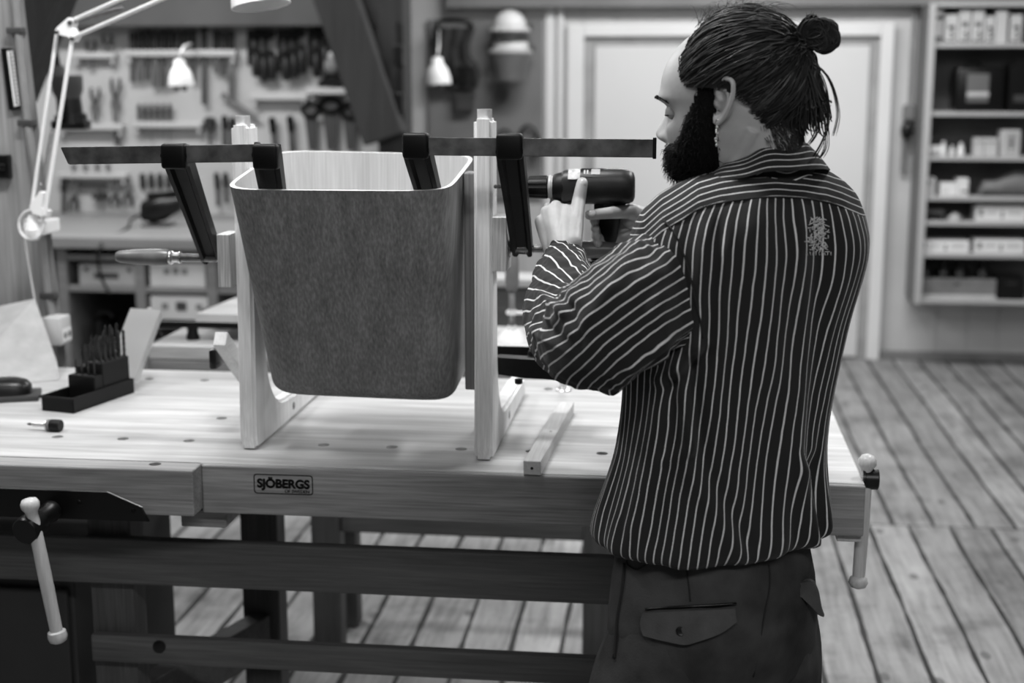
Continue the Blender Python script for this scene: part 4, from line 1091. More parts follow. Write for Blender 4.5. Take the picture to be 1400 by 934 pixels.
# neck stubble under the hairline : short close hairs
bm = nb()
for k in range(2300):
    z = rnd.uniform(-0.085, 0.012); sd = rnd.choice((1, 1, 1, -1)); a = rnd.uniform(0.52, 1.0)*PI
    edge = lerp(0.56, 0.74, (0.012-z)/0.097)*PI
    if a < edge and rnd.random() > 0.12*max(0, 1-(edge-a)/0.25): continue
    rad = interp([(-0.085, 0.0598), (-0.04, 0.0560), (0.012, 0.0528)], z); fc = interp([(-0.085, -0.037), (-0.04, -0.034), (0.012, -0.0325)], z)
    f = fc+rad*math.cos(a); l = rad*math.sin(a)*sd
    b_ = H2W(f, l, z); nn = (hf*math.cos(a)+hl*math.sin(a)*sd).normalized()
    bk = (-hf*math.sin(a)*0.4)*0.006
    strand(bm, [b_-nn*0.001, b_+nn*0.0022+V((0, 0, -0.004))+bk, b_+nn*0.0016+V((0, 0, -0.011))+bk*1.6], 0.0006, 4)
obj('nape_hair', bm, M_hair, hair, smooth=180)
# eyebrows
bm = nb()
for s in (1, -1):
    for k in range(70):
        t = rnd.random(); l = s*(0.012+0.040*t); th_ = math.asin(min(1, abs(l)/0.075))*s
        f, _, z = head_local(th_, 0.004+0.004*math.sin(PI*t)-0.004*t*t+rnd.uniform(-.0022, .0022), 0.0015)
        b_ = H2W(f, l, z); strand(bm, [b_, b_+hl*s*0.004+hf*0.001+hu*0.001, b_+hl*s*0.008-hf*0.001*t], 0.0007, 4)
obj('eyebrows', bm, M_beard, man, smooth=180)
# ------------------------------------------------------------------ beard
def beard_w(th, z):
    """thickness of beard at that place of the head, 0 = none"""
    a = abs(((th+PI) % (2*PI))-PI)        # 0 front .. pi back
    f, l, _ = head_local(th, z)
    if f < 0.010 or z > 0.034: return 0
    # cheek line (front upper limit)
    lim = crspline([(0.005, 0.036), (0.036, 0.034), (0.046, 0.012), (0.054, -0.004), (0.062, -0.020), (0.070, -0.040), (0.080, -0.054), (0.100, -0.060), (0.13, -0.062)], f)
    if z > lim: return 0
    w = min(1, (lim-z)/0.015)
    if f > 0.088 and -0.0765 < z < -0.064 and abs(l) < 0.026: return 0      # lips
    d = crspline([(-0.118, 0.017), (-0.1, 0.016), (-0.07, 0.012), (-0.04, 0.010), (0.0, 0.004), (0.034, 0.003)], z)
    return max(0.0006, d*w*min(1, (f-0.006)/0.03))
bm = nb(); zz = [-0.118+0.154*i/60 for i in range(61)]; NTb = 120
grid = [[(head_local(2*PI*j/NTb, z, max(beard_w(2*PI*j/NTb, z)*0.55, -0.001)), beard_w(2*PI*j/NTb, z)) for j in range(NTb)] for z in zz]
vv = [[bm.verts.new(H2W(*p)) for p, w in r] for r in grid]
for i in range(60):
    for j in range(NTb):
        k = (j+1) % NTb
        if min(grid[i][j][1], grid[i][k][1], grid[i+1][k][1], grid[i+1][j][1]) > 0: bm.faces.new((vv[i][j], vv[i][k], vv[i+1][k], vv[i+1][j]))
cap(bm, vv[0], True)
bmesh.ops.delete(bm, geom=[v for v in bm.verts if not v.link_faces], context='VERTS')
bd = obj('beard', fix(bm), M_beard, man, smooth=180, label='full dark beard')
bm = nb()
k = 0
while k < 2400:
    z = rnd.uniform(-0.118, 0.034); th_ = rnd.uniform(-PI*0.62, PI*0.62)
    w = beard_w(th_, z)
    if w < 0.001 and rnd.random() < 0.6: continue
    if w <= 0: continue
    k += 1
    p0 = H2W(*head_local(th_, z, -0.001)); p1 = H2W(*head_local(th_, z, w*0.8+0.001)); n_ = (p1-p0).normalized()
    dn = V((0, 0, -1))*rnd.uniform(0.004, 0.018)*(0.4+w*40) - hf*rnd.uniform(-0.004, 0.009) + hl*rnd.uniform(-0.004, 0.004)
    strand(bm, [p0, p1+dn*0.35, p1+dn*0.9+n_*0.001], rnd.uniform(0.0005, 0.0009), 4)
for k in range(900):   # underside of chin
    th_ = rnd.uniform(-PI*0.5, PI*0.5); q = math.sqrt(rnd.random())
    f, l, z = head_local(th_, -0.1175); p = H2W(0.015+(f-0.015)*q, l*q, -0.116)
    strand(bm, [p, p+V((0, 0, -0.006))+hf*rnd.uniform(-.003, .003), p+V((0, 0, -rnd.uniform(0.008, 0.016)))+hf*rnd.uniform(-.006, .003)], 0.0008, 4)
obj('beard_hairs', bm, M_beard, bd, smooth=180)
# lips
bm = nb()
for zc, r_, fo in ((-0.0665, 0.0036, 0.1095), (-0.0755, 0.0040, 0.1055)):
    pts = []
    for k in range(9):
        t = -1+2*k/8; pts.append(H2W(fo-0.010*t*t, 0.021*t, zc+0.001*(1-t*t)*(1 if zc > -0.07 else -0.6)))
    add_tube(bm, pts, [0.001+r_*math.sqrt(max(0, 1-(-1+2*k/8)**2)) for k in range(9)], 10)
obj('lips', fix(bm), plain('lip', 120, 0.45), man, smooth=180)
# earring : a small hoop with a dangling chain of beads
e0 = EAR(-2, -29, 11)
er = nb()
add_tube(er, [e0+V((0, 0, 0.003))+hl*0.001*0+hf*0.003*math.cos(a)+hu*0.004*math.sin(a)-hu*0.002 for a in [2*PI*i/14 for i in range(14)]], 0.0007, 6, closed=True)
for i in range(7):
    c = e0+V((0, 0, -0.006-0.0042*i)); add_sphere(er, c+hf*0.0012*math.sin(i*2), 0.0016 if i % 2 else 0.0024, 10, 8)
for i in (2, 4, 5): add_sphere(er, e0+V((0, 0, -0.005-0.0042*i))+hl*0.002, 0.0018, 8, 6)
obj('earring', fix(er), M_steel, man, smooth=60, label='dangling silver earring of small beads')
# ------------------------------------------------------------------ shirt
def uvset(bm): return bm.loops.layers.uv.new('cloth')
SHIRT = [ # photo height, half width, half depth
 (228, 0.080, 0.064), (238, 0.108, 0.078), (250, 0.136, 0.092), (264, 0.158, 0.106), (280, 0.172, 0.117), (300, 0.182, 0.126), (330, 0.190, 0.131), (380, 0.189, 0.131), (450, 0.178, 0.126), (545, 0.171, 0.121), (610, 0.173, 0.124), (660, 0.180, 0.130), (700, 0.188, 0.137), (722, 0.190, 0.138), (731, 0.183, 0.131), (735, 0.166, 0.116)]
wt = [(y, a) for y, a, b in SHIRT]; dt = [(y, b) for y, a, b in SHIRT]
NS, NR = 200, 150
rs = random.Random(11)
def fold(th, z):
    """cloth relief on the trunk, th = 0 at the left side, pi/2 front"""
    n1 = mnoise.noise(V((math.cos(th)*2.2, math.sin(th)*2.2, z*2.0)))
    n2 = mnoise.noise(V((math.cos(th)*5.5+3, math.sin(th)*5.5, z*3.5)))
    n3 = mnoise.noise(V((math.cos(th)*11, math.sin(th)*11+7, z*6)))
    low = smoothstep((1.30-z)/0.3)
    d = 0.006*n1+0.0045*n2*(0.5+low)+0.002*n3
    # hanging pleats gathering at the hem
    d += low*0.005*math.sin(th*9+2.2*n1+z*3)*smoothstep((1.1-z)/0.2)
    return d
bm = nb(); uvl = uvset(bm); prev = None; prevu = None
yy = [228+(735-228)*(i/(NR-1)) for i in range(NR)]
grid = []; cum = 0.0
for i, y in enumerate(yy):
    a, b_ = crspline(wt, y), crspline(dt, y); c = tcen(min(y, 770))
    row = []
    for j in range(NS):
        th_ = 2*PI*j/NS; ct, sn = math.cos(th_), math.sin(th_)
        pe = 2.25; cc = math.copysign(abs(ct)**(2/pe), ct); ss = math.copysign(abs(sn)**(2/pe), sn)
        p = c + bl*(a*cc) + bf*(b_*ss)
        d = fold(th_, p.z)*min(1, (y-228)/40)
        # left front of the hem pouches out, shoulder blades, spine hollow
        d += 0.010*gs(th_-0.35, 0.5)*smoothstep((y-600)/110)
        d += 0.012*gs(((th_-3.25+PI) % (2*PI))-PI, 0.35)*smoothstep((y-620)/90)
        d += 0.010*(gs(th_-(1.5*PI+0.55), 0.35)+gs(th_-(1.5*PI-0.55), 0.35))*gs(y-340, 60)
        d -= 0.008*gs(th_-1.5*PI, 0.22)*gs(y-420, 90)
        nn = (bl*(cc/a)+bf*(ss/b_)).normalized()
        q = p+nn*d
        # diagonal pull folds from the armpit down the back
        x_, y_ = pix(q)
        if sn < 0.35:
            for (ax_, ay_, bx_, by_, amp, w_) in ((958, 470, 905, 520, 0.014, 11), (930, 500, 945, 615, 0.017, 10), (945, 612, 905, 632, 0.005, 9), (940, 640, 1010, 760, 0.009, 14), (965, 320, 950, 470, 0.012, 12), (985, 350, 975, 560, 0.008, 16), (1090, 330, 1080, 640, 0.009, 22), (1095, 640, 1110, 745, 0.013, 13), (905, 560, 870, 720, 0.009, 15), (1040, 300, 1050, 500, 0.006, 22), (1010, 560, 1000, 740, 0.006, 18)):
                vx, vy = bx_-ax_, by_-ay_; L_ = math.hypot(vx, vy); t_ = ((x_-ax_)*vx+(y_-ay_)*vy)/L_/L_
                if -0.25 < t_ < 1.25:
                    dd = ((x_-ax_)*vy-(y_-ay_)*vx)/L_
                    e_ = min(1, smoothstep((t_+0.25)/0.3)*smoothstep((1.25-t_)/0.3))
                    q = q+nn*(amp*e_*(gs(dd, w_)-0.8*gs(dd-w_*1.5, w_*0.8)))
        row.append(q)
    grid.append(row)
vv = [[bm.verts.new(p) for p in r] for r in grid]
CIRC = 1.022
uv2 = bm.loops.layers.uv.new('yoke')
YK = [(880, 340), (905, 318), (915, 312), (935, 300), (955, 287), (985, 278), (1020, 273), (1060, 270), (1100, 272), (1130, 277), (1152, 284), (1180, 296)]
sd = []
for i in range(NR):
    r_ = []
    for j in range(NS):
        x_, y_ = pix(grid[i][j]); th_ = 2*PI*j/NS
        r_.append((interp(YK, x_)-y_)/100 if math.sin(th_) < 0.45 else (272-yy[i])/100-1)
    sd.append(r_)
for i in range(NR-1):
    for j in range(NS):
        k = (j+1) % NS; f = bm.faces.new((vv[i][j], vv[i+1][j], vv[i+1][k], vv[i][k]))
        for lp, (ii, ju) in zip(f.loops, ((i, j), (i+1, j), (i+1, j+1), (i, j+1))):
            lp[uvl].uv = (CIRC*ju/NS + 0.012*math.sin(ii*0.02), yy[ii]/1000)
            lp[uv2].uv = (0.004+(sd[ii][ju % NS])*0.165, 1.0+sd[ii][ju % NS])
        f.smooth = True
TOPR, BOTR = vv[0], vv[-1]
fix(bm)
BV_SH = BVHTree.FromBMesh(bm)
shirt = obj('shirt', bm, M_shirt, man, label='dark collarless-looking work shirt with thin pale stripes' if False else 'dark work shirt with thin pale stripes')
# ---- sleeves
SEAM = [(285, 899), (302, 908), (322, 922), (345, 934), (375, 944), (410, 951), (440, 957), (462, 960), (500, 956), (540, 930)]
def sleeve(name, pts, radii, n=110, m=26, seed=0, cuff=True, creases=(), blend=False):
    sp = spline([p for p in pts], m); k = len(sp)
    rt = [(i*m, r) for i, r in enumerate(radii)]
    bm = nb(); uvl = uvset(bm); rows = []; xp = None; arc = 0
    for i, p in enumerate(sp):
        d = (sp[min(i+2, k-1)]-sp[max(i-2, 0)]).normalized()
        if xp is None: x, _, _ = frame(d)
        else: x = (xp-d*xp.dot(d)).normalized()
        xp = x; y = d.cross(x); ra, rb_ = [crspline([(a, q[c]) for a, q in rt], i) for c in (0, 1)]
        row = []
        for j in range(n):
            a = 2*PI*j/n
            w = mnoise.noise(V((math.cos(a)*1.8+seed, math.sin(a)*1.8, i*0.07)))*0.006+mnoise.noise(V((math.cos(a)*4+seed, math.sin(a)*4, i*0.11)))*0.0035+mnoise.noise(V((math.cos(a)*2, math.sin(a)*2+seed, i*0.3)))*0.003
            tt = i/(k-1)
            w *= min(1, tt*6)
            row.append(p+x*((ra+w)*math.cos(a))+y*((rb_+w)*math.sin(a)))
        rows.append((row, arc)); 
        if i < k-1: arc += (sp[i+1]-p).length
    # displace creases given by photo polylines (real relief)
    out = []
    for row, ar in rows:
        cen = sum(row, V((0, 0, 0)))/n; new = []
        for p in row:
            q = p; nn = (p-cen).normalized()
            if nn.dot(FW) < 0.2:
                x_, y_ = pix(p)
                for (ax_, ay_, bx_, by_, amp, w_) in creases:
                    vx, vy = bx_-ax_, by_-ay_; L_ = math.hypot(vx, vy); t_ = ((x_-ax_)*vx+(y_-ay_)*vy)/L_/L_
                    if -0.25 < t_ < 1.25:
                        dd = ((x_-ax_)*vy-(y_-ay_)*vx)/L_; e_ = min(1, smoothstep((t_+0.25)/0.3)*smoothstep((1.25-t_)/0.3))
                        q = q+nn*(amp*e_*(gs(dd, w_)-0.7*gs(dd-w_*1.5, w_*0.8)))
            if blend:
                x_, y_ = pix(q)
                if 270 < y_ < 545:
                    d_ = interp(SEAM, y_)-x_
                    if d_ < 55:
                        h = BV_SH.ray_cast(CAM, (q-CAM).normalized())[0]
                        if h is not None and (q-CAM).length < (h-CAM).length:
                            q = (h+FW*0.006).lerp(q, smoothstep((d_+4)/59)) if d_ > -4 else h+FW*0.006
            new.append(q)
        out.append(new)
    RTOT = [2*PI*max(0.045, (crspline([(a, q[0]) for a, q in rt], i)+crspline([(a, q[1]) for a, q in rt], i))/2) for i in range(k)]
    vv = [[bm.verts.new(p) for p in r] for r in out]
    for i in range(k-1):
        for j in range(n):
            q = (j+1) % n; f = bm.faces.new((vv[i][j], vv[i][q], vv[i+1][q], vv[i+1][j])); f.smooth = True
            for lp, (ii, ju) in zip(f.loops, ((i, j), (i, j+1), (i+1, j+1), (i+1, j))):
                a_ = rows[ii][1]
                lp[uvl].uv = ((ju/n-0.5)*RTOT[ii]*(1-0.35*smoothstep((a_-0.22)/0.12)*(SLTW > 0)) + SLTW*max(0, a_-0.22), a_)
    # inner return at the cuff
    c0 = vv[-1]; cen = sum((v.co for v in c0), V((0, 0, 0)))/n
    R2 = [bm.verts.new(v.co.lerp(cen, 0.12)) for v in c0]; R3 = [bm.verts.new(v.co.lerp(cen, 0.14)-(sp[-1]-sp[-3]).normalized()*0.04) for v in c0]
    for A, B in ((c0, R2), (R2, R3)):
        for f in bridge(bm, A, B):
            f.smooth = True
            for lp in f.loops: lp[uvl].uv = (0.002, 0)
    fix(bm)
    return bm, sp
SLTW = 0.4
bmS, spL = sleeve('sleeve', [P(962, 372, 2.125), P(918, 392, 2.035), P(868, 420, 1.975), P(822, 454, 1.985), EL_L+V((-0.004, 0, -0.008)), EL_L.lerp(WR_L, 0.28)+V((-0.015, 0, -0.020)), EL_L.lerp(WR_L, 0.62)+V((-0.005, 0, -0.007)), EL_L.lerp(WR_L, 0.88)],
    [(0.078, 0.070), (0.086, 0.078), (0.090, 0.082), (0.084, 0.079), (0.068, 0.068), (0.064, 0.066), (0.053, 0.054), (0.0395, 0.0385)], seed=2.0, blend=True,
    creases=((925, 300, 960, 440, 0.006, 9), (880, 330, 800, 440, 0.006, 12), (910, 470, 830, 540, 0.007, 10), (945, 440, 860, 500, 0.007, 9), (770, 420, 785, 470, 0.007, 7), (735, 400, 775, 430, 0.006, 7), (730, 450, 775, 480, 0.006, 8), (870, 380, 800, 480, 0.004, 14)))
SLV = obj('sleeve', bmS, M_shirt, man)
SLTW = 0.0
bmS, spR = sleeve('sleeve', [P(1085, 290, 2.17), P(1118, 300, 2.235), P(1085, 345, 2.33), P(1020, 400, 2.42), P(985, 418, 2.52), P(950, 380, 2.60), P(918, 330, 2.655)],
    [(0.065, 0.065), (0.066, 0.066), (0.068, 0.066), (0.066, 0.062), (0.058, 0.058), (0.05, 0.05), (0.038, 0.038)], seed=5.0)
obj('sleeve', bmS, M_shirt, man)
# ---- collar : stands higher at the back
bm = nb(); uvl = uvset(bm); NCo = 80; rows = []
CC = P(1046, 232, 2.115)
for i in range(17):
    t = i/16
    row = []
    for j in range(NCo):
        a = 2*PI*j/NCo; ct, sn = math.cos(a), math.sin(a)      # sn>0 front
        h = lerp(0.050, 0.016, (sn+1)/2)
        if t < 0.5: q = t/0.5; rad = lerp(0.080, 0.0715, q); z = -0.010+h*q
        else: q = (t-0.5)/0.5; rad = 0.0715+0.0045*q+0.003*math.sin(PI*q); z = -0.010+h-h*0.70*q+0.002*math.sin(PI*q)
        if t >= 0.5: rad = lerp(0.0735, 0.0955+0.006*max(0, -sn), q); 
        row.append(CC + bl*(rad*1.02*ct) + bf*(rad*0.86*sn+0.012*(z/0.05)) + V((0, 0, z - 0.028*(sn+1)/2 + 0.006*mnoise.noise(V((ct*2, sn*2, t))))))
    rows.append(row)
vv = [[bm.verts.new(p) for p in r] for r in rows]
for i in range(16):
    for j in range(NCo):
        k = (j+1) % NCo; f = bm.faces.new((vv[i][j], vv[i][k], vv[i+1][k], vv[i+1][j])); f.smooth = True
        for lp, (ii, ju) in zip(f.loops, ((i, j), (i, j+1), (i+1, j+1), (i+1, j))): lp[uvl].uv = (ii*0.0081+0.004, ju/NCo)
obj('collar', fix(bm), M_shirt, man)
# ---- seams : yoke edge and left armhole (raised welts lying on the cloth)
def cast(bvh, x, y, off):
    d = ray(x, y).normalized(); h = bvh.ray_cast(CAM, d)
    if h[0] is None: return None
    n_ = h[1]; n_ = n_ if n_.dot(d) < 0 else -n_
    return h[0]+n_*off
M_seam = plain('dark_seam', 22, 0.9)
bmA = nb(); bmA.from_mesh(SLV.data); bmesh.ops.translate(bmA, vec=org(SLV), verts=bmA.verts); BV_SL = BVHTree.FromBMesh(bmA); bmA.free()
bm = nb(); pts = [cast(BV_SH, x_, y_, 0.0012) for x_, y_ in [(918, 310), (935, 300), (955, 287), (985, 278), (1020, 273), (1060, 270), (1100, 272), (1130, 277), (1152, 284)]]
pts = [p for p in pts if p is not None]; add_tube(bm, spline(pts, 6), 0.0014, 6); obj('yoke_seam', fix(bm), M_seam, shirt, smooth=180)
def nearest(x, y, off):
    a, b_ = cast(BV_SH, x, y, off), cast(BV_SL, x, y, off); c = [q for q in (a, b_) if q is not None]
    return min(c, key=lambda q: (q-CAM).length) if c else None
pts = [nearest(x_, y_, 0.0015) for x_, y_ in [(908, 302), (922, 318), (934, 345), (944, 375), (951, 410), (957, 440), (960, 462)]]
bm = nb(); add_tube(bm, spline([p for p in pts if p is not None], 6), 0.0014, 6); obj('armhole_seam', fix(bm), M_seam, shirt, smooth=180)
# ---- worn embroidery between the shoulder blades : scattered pale stitches
bm = nb(); rs = random.Random(5)
def stitch(x0, y0, x1, y1, r):
    a, b_ = cast(BV_SH, x0, y0, 0.0012), cast(BV_SH, x1, y1, 0.0012)
    if a and b_ and (a-b_).length < 0.03: add_tube(bm, [a, (a+b_)/2+(a-b_).cross(V((0, 0, 1))).normalized()*0.0004, b_], r, 5)
for k in range(150):
    x_ = rs.gauss(1118, 8); y_ = rs.uniform(298, 345)
    if abs(x_-1118) > 15: continue
    a = rs.uniform(0, PI); L_ = rs.uniform(1.5, 4); stitch(x_-L_*math.cos(a), y_-L_*math.sin(a), x_+L_*math.cos(a), y_+L_*math.sin(a), 0.0007)
for k in range(9):
    x_ = 1102+4.2*k; stitch(x_, 345+rs.uniform(-1, 1), x_+rs.uniform(-1, 2), 349, 0.0006)
obj('embroidery', fix(bm), plain('pale_thread', 185, 0.8), shirt, smooth=180, label='worn pale embroidered patch')
# ------------------------------------------------------------------ trousers
def loft(bm, secs, n, relief=None):
    prev = None
    for i, (c, a, b_) in enumerate(secs):
        R_ = []
        for j in range(n):
            th_ = 2*PI*j/n; p = c+bl*(a*math.cos(th_))+bf*(b_*math.sin(th_))
            if relief: p = p+(bl*math.cos(th_)+bf*math.sin(th_))*relief(th_, p.z)
            R_.append(bm.verts.new(p))
        if prev: bridge(bm, prev, R_)
        prev = R_
def trel(s):
    def f(th_, z):
        n1 = mnoise.noise(V((math.cos(th_)*2+s, math.sin(th_)*2, z*2.2))); n2 = mnoise.noise(V((math.cos(th_)*5+s, math.sin(th_)*5, z*4)))
        return 0.008*n1+0.004*n2
    return f
tb = nb()
W0 = tcen(770); W0 = V((W0.x, W0.y, 0))
def lin(pa, pb, t): return pa.lerp(pb, t)
hipsec = []
for z, a, b_ in [(0.975, 0.150, 0.105), (0.93, 0.156, 0.112), (0.90, 0.162, 0.122), (0.86, 0.170, 0.132), (0.80, 0.178, 0.138), (0.75, 0.182, 0.134), (0.70, 0.178, 0.12), (0.66, 0.15, 0.09)]:
    hipsec.append((V((W0.x, W0.y, z)), a, b_))
secs = []
for (c0, a0, b0), (c1, a1, b1) in zip(hipsec, hipsec[1:]):
    for k in range(6): t = k/6; secs.append((c0.lerp(c1, t), lerp(a0, a1, t), lerp(b0, b1, t)))
loft(tb, secs, 96, trel(0))
for s, ft in ((1, feet[0]), (-1, feet[1])):
    top_ = V((W0.x, W0.y, 0.80))+bl*0.088*s; secs = []
    for k in range(41):
        t = k/40; c = top_.lerp(V((ft.x, ft.y, 0.03))+bf*0.0, t); c += bf*0.02*math.sin(PI*t)
        r = crspline([(0, 0.088), (0.12, 0.108), (0.3, 0.112), (0.5, 0.104), (0.8, 0.098), (1, 0.094)], t)
        secs.append((c, r*0.96, r*1.08))
    loft(tb, secs, 72, trel(4*s))
fix(tb)
for f in tb.faces: f.smooth = True
BV_TR = BVHTree.FromBMesh(tb)
trs = obj('trousers', tb, M_trouser, man, label='loose dark canvas work trousers')
def patch(name, quad, mat, parent, bvh, off=0.004, nu=16, nv=10, edge=None, label=None):
    """quad : function (u,v) -> photo point; lies on the cloth, 3 mm thick"""
    bm = nb(); g_ = []
    for i in range(nv+1):
        row = []
        for j in range(nu+1):
            p = cast(bvh, *quad(j/nu, i/nv), off)
            row.append(p)
        g_.append(row)
    vs = [[bm.verts.new(p) if p is not None else None for p in r] for r in g_]
    for i in range(nv):
        for j in range(nu):
            q = [vs[i][j], vs[i][j+1], vs[i+1][j+1], vs[i+1][j]]
            if None not in q: bm.faces.new(q)
    fix(bm)
    r_ = bmesh.ops.solidify(bm, geom=bm.faces[:], thickness=0.0035)
    fix(bm)
    for f in bm.faces: f.smooth = True
    return obj(name, bm, mat, parent, label=label, smooth=60)
def flapq(u, v):
    x = lerp(884, 1003, u)-lerp(0, 6, v)*(1-u)*0
    top_ = lerp(837, 830, u); bot = crspline([(0, 868), (0.15, 873), (0.45, 880), (0.6, 874), (0.85, 862), (1.0, 848)], u)
    return (x-4*math.sin(PI*v)*(1-u)+2*v*u, lerp(top_, bot, v))
fl_ = patch('pocket_flap', flapq, M_flap, trs, BV_TR, 0.0055, label='left back pocket flap with a button')
p = cast(BV_TR, 932, 861, 0.0075); 
bm = nb(); add_lathe(bm, p-FW*0.0, -FW, [(-0.002, 0.0075), (0.0015, 0.0075), (0.0025, 0.006), (0.0018, 0.004)], 18); obj('button', fix(bm), M_black, fl_, smooth=40)
bm = nb(); a_ = cast(BV_TR, 931, 846, 0.0075); add_tube(bm, [a_, p], 0.0011, 6); obj('buttonhole', fix(bm), M_black, fl_)
bm = nb(); pts = [cast(BV_TR, x_, y_, 0.002) for x_, y_ in [(884, 833), (920, 830), (960, 828), (1006, 825)]]; add_tube(bm, spline(pts, 5), 0.002, 6); obj('pocket_welt', fix(bm), M_black, trs, smooth=180)
h_ = cast(BV_TR, 1098, 812, 0.0); yf_ = h_.y-0.006
bm = nb(); outl = [(1080, 806), (1092, 797), (1106, 794), (1113, 797), (1119, 812), (1123, 834), (1127, 845), (1119, 842), (1108, 830), (1096, 818), (1084, 812)]
vs_ = add_prism(bm, [P(x_, y_, yf_+0.0007*max(0, x_-1096)) for x_, y_ in outl], (0.002, 0.012, 0)); fix(bm); bmesh.ops.bevel(bm, geom=[e for e in bm.edges], offset=0.0015, segments=2, affect='EDGES')
obj('pocket_flap', bm, M_flap, trs, smooth=50, label='right back pocket flap sticking out')
def seamline(ptsx, r, name='seam'):
    pts = [cast(BV_TR, x_, y_, 0.001) for x_, y_ in ptsx]; pts = [p for p in pts if p is not None]
    bm = nb(); add_tube(bm, spline(pts, 5), r, 6); return obj(name, fix(bm), M_seam, trs, smooth=180)
seamline([(854, 770), (852, 800), (844, 850), (840, 900)], 0.0028, 'side_pocket_edge')
seamline([(1051, 772), (1052, 800), (1043, 850), (1030, 925)], 0.0016)
seamline([(938, 775), (942, 800), (944, 822)], 0.0012)
seamline([(858, 772), (860, 764), (885, 768), (872, 779), (858, 772)], 0.0012)
# ------------------------------------------------------------------ shoes
for ft in feet:
    bm = nb(); prev = None
    for t, w, h in [(-0.09, 0.022, 0.05), (-0.075, 0.034, 0.085), (-0.03, 0.039, 0.1), (0.03, 0.042, 0.085), (0.1, 0.048, 0.06), (0.15, 0.044, 0.05), (0.185, 0.03, 0.038), (0.195, 0.015, 0.025)]:
        c = V((ft.x, ft.y, 0))+bf*t; R_ = []
        for j in range(24):
            a = 2*PI*j/24; R_.append(bm.verts.new(c+bl*(w*math.cos(a))+V((0, 0, 0.001+h*0.5*(1+math.copysign(abs(math.sin(a))**0.6, math.sin(a)))))))
        if prev: bridge(bm, prev, R_)
        else: cap(bm, R_)
        prev = R_
    cap(bm, prev); obj('shoe', fix(bm), M_shoe, man, smooth=60)
# ================================================================== left timber post and what hangs on it
PY = 3.42
def tilt_x(y): return lerp(33, 83, y/425)
pts = []
za, zb_ = P(33, 0, PY), P(83, 425, PY); dirp = (zb_-za)/(zb_.z-za.z)
def PX_at(z): return za+dirp*(z-za.z)
bm = nb(); r0, r1 = PX_at(0.0), PX_at(ZC)
add_prism(bm, [r0, r1, r1-V((0.30, 0, 0)), r0-V((0.30, 0, 0))], (-0.13, 0.22, 0)); fix(bm); bmesh.ops.bevel(bm, geom=bm.edges[:], offset=0.006, segments=2, affect='EDGES')
obj('trim_9', bm, M_post, kind='structure')
p0, p1 = P(28, 95, 4.3), P(75, -25, 4.3)
bm = nb(); add_beam(bm, p0-(p1-p0)*0.3, p1+(p1-p0)*1.2, 0.14, 0.12, 0.006, up=V((1, 0, 0))); obj('trim_10', fix(bm), M_timber, kind='structure')
YP = PY-0.0005
M_pipe = plain('conduit_grey', 128, 0.5, 0, 0.08, 10)
t_ = thing('conduit', P(50, 300, PY), 'thin grey conduit running down the timber post to the socket', 'conduit')
bm = nb(); add_tube(bm, spline([P(x_, y_, PY-0.013) for x_, y_ in [(16, -40), (21, 0), (25, 42), (37, 160), (48, 234), (57, 323), (66, 404), (72, 436)]], 4), 0.0105, 12); obj('pipe', fix(bm), M_pipe, t_, smooth=60)
for x_, y_ in ((22, 42), (37, 168), (67, 404)):
    c = P(x_, y_, PY-0.013); bm = nb(); add_box(bm, c-V((0.021, 0.0125, 0.008)), c+V((0.021, 0.0125, 0.008)), 0.003); obj('pipe_clip', fix(bm), M_dark, t_)
c = P(77, 451, PY-0.035)
t_ = thing('socket_box', c, 'pale twin socket box at the foot of the conduit', 'socket')
bm = nb(); add_box(bm, c-V((0.026, 0.034, 0.036)), c+V((0.026, 0.034, 0.036)), 0.006); obj('case', fix(bm), M_pale, t_, smooth=40)
bm = nb(); add_box(bm, c+V((0.0265, -0.026, -0.028)), c+V((0.0285, 0.026, 0.006)), 0.001); fc = obj('face_plate', fix(bm), M_white, t_)
for k in (-1, 1):
    bm = nb(); add_lathe(bm, c+V((0.0287, 0.012*k, -0.011)), (1, 0, 0), [(0, 0.008), (0.0008, 0.008), (0.001, 0.007)], 14); obj('outlet', fix(bm), M_mid, fc)
# thermometer
t_ = thing('thermometer', P(17, 108, PY-0.01), 'narrow dark wall thermometer with a white scale on the timber post', 'thermometer')
q = [P(x_, y_, PY-0.002) for x_, y_ in ((4, 66), (18, 66), (29, 148), (15, 151))]
bm = nb(); add_prism(bm, q, (0, -0.012, 0)); obj('backboard', fix(bm), M_black, t_)
q = [P(x_, y_, PY-0.0145) for x_, y_ in ((10, 70), (18, 69.5), (27.5, 144), (20, 146))]
bm = nb(); add_prism(bm, q, (0, -0.003, 0)); sc = obj('scale', fix(bm), M_white, t_)
bm = nb(); add_tube(bm, [P(13.6, 71, PY-0.019), P(23, 143, PY-0.019)], 0.0016, 8); obj('glass_tube', fix(bm), M_mid, t_)
for k in range(14):
    t = k/13; a_ = P(lerp(15, 24, t), lerp(73, 141, t), PY-0.0178); bm = nb(); add_box(bm, a_+V((0.0, -0.0006, -0.0008)), a_+V((0.009, 0, 0.0008))); obj('mark', bm, M_black, sc)
c = P(5, 228, PY-0.012)
bm = nb(); add_box(bm, c-V((0.03, 0.0115, 0.03)), c+V((0.018, 0.0115, 0.03)), 0.003); add_box(bm, c-V((0.03, 0.02, 0.008)), c+V((0.012, -0.0115, 0.008)), 0.003)
props(obj('metal_bracket', fix(bm), M_black), 'black metal bracket on the timber post below the thermometer', 'bracket')
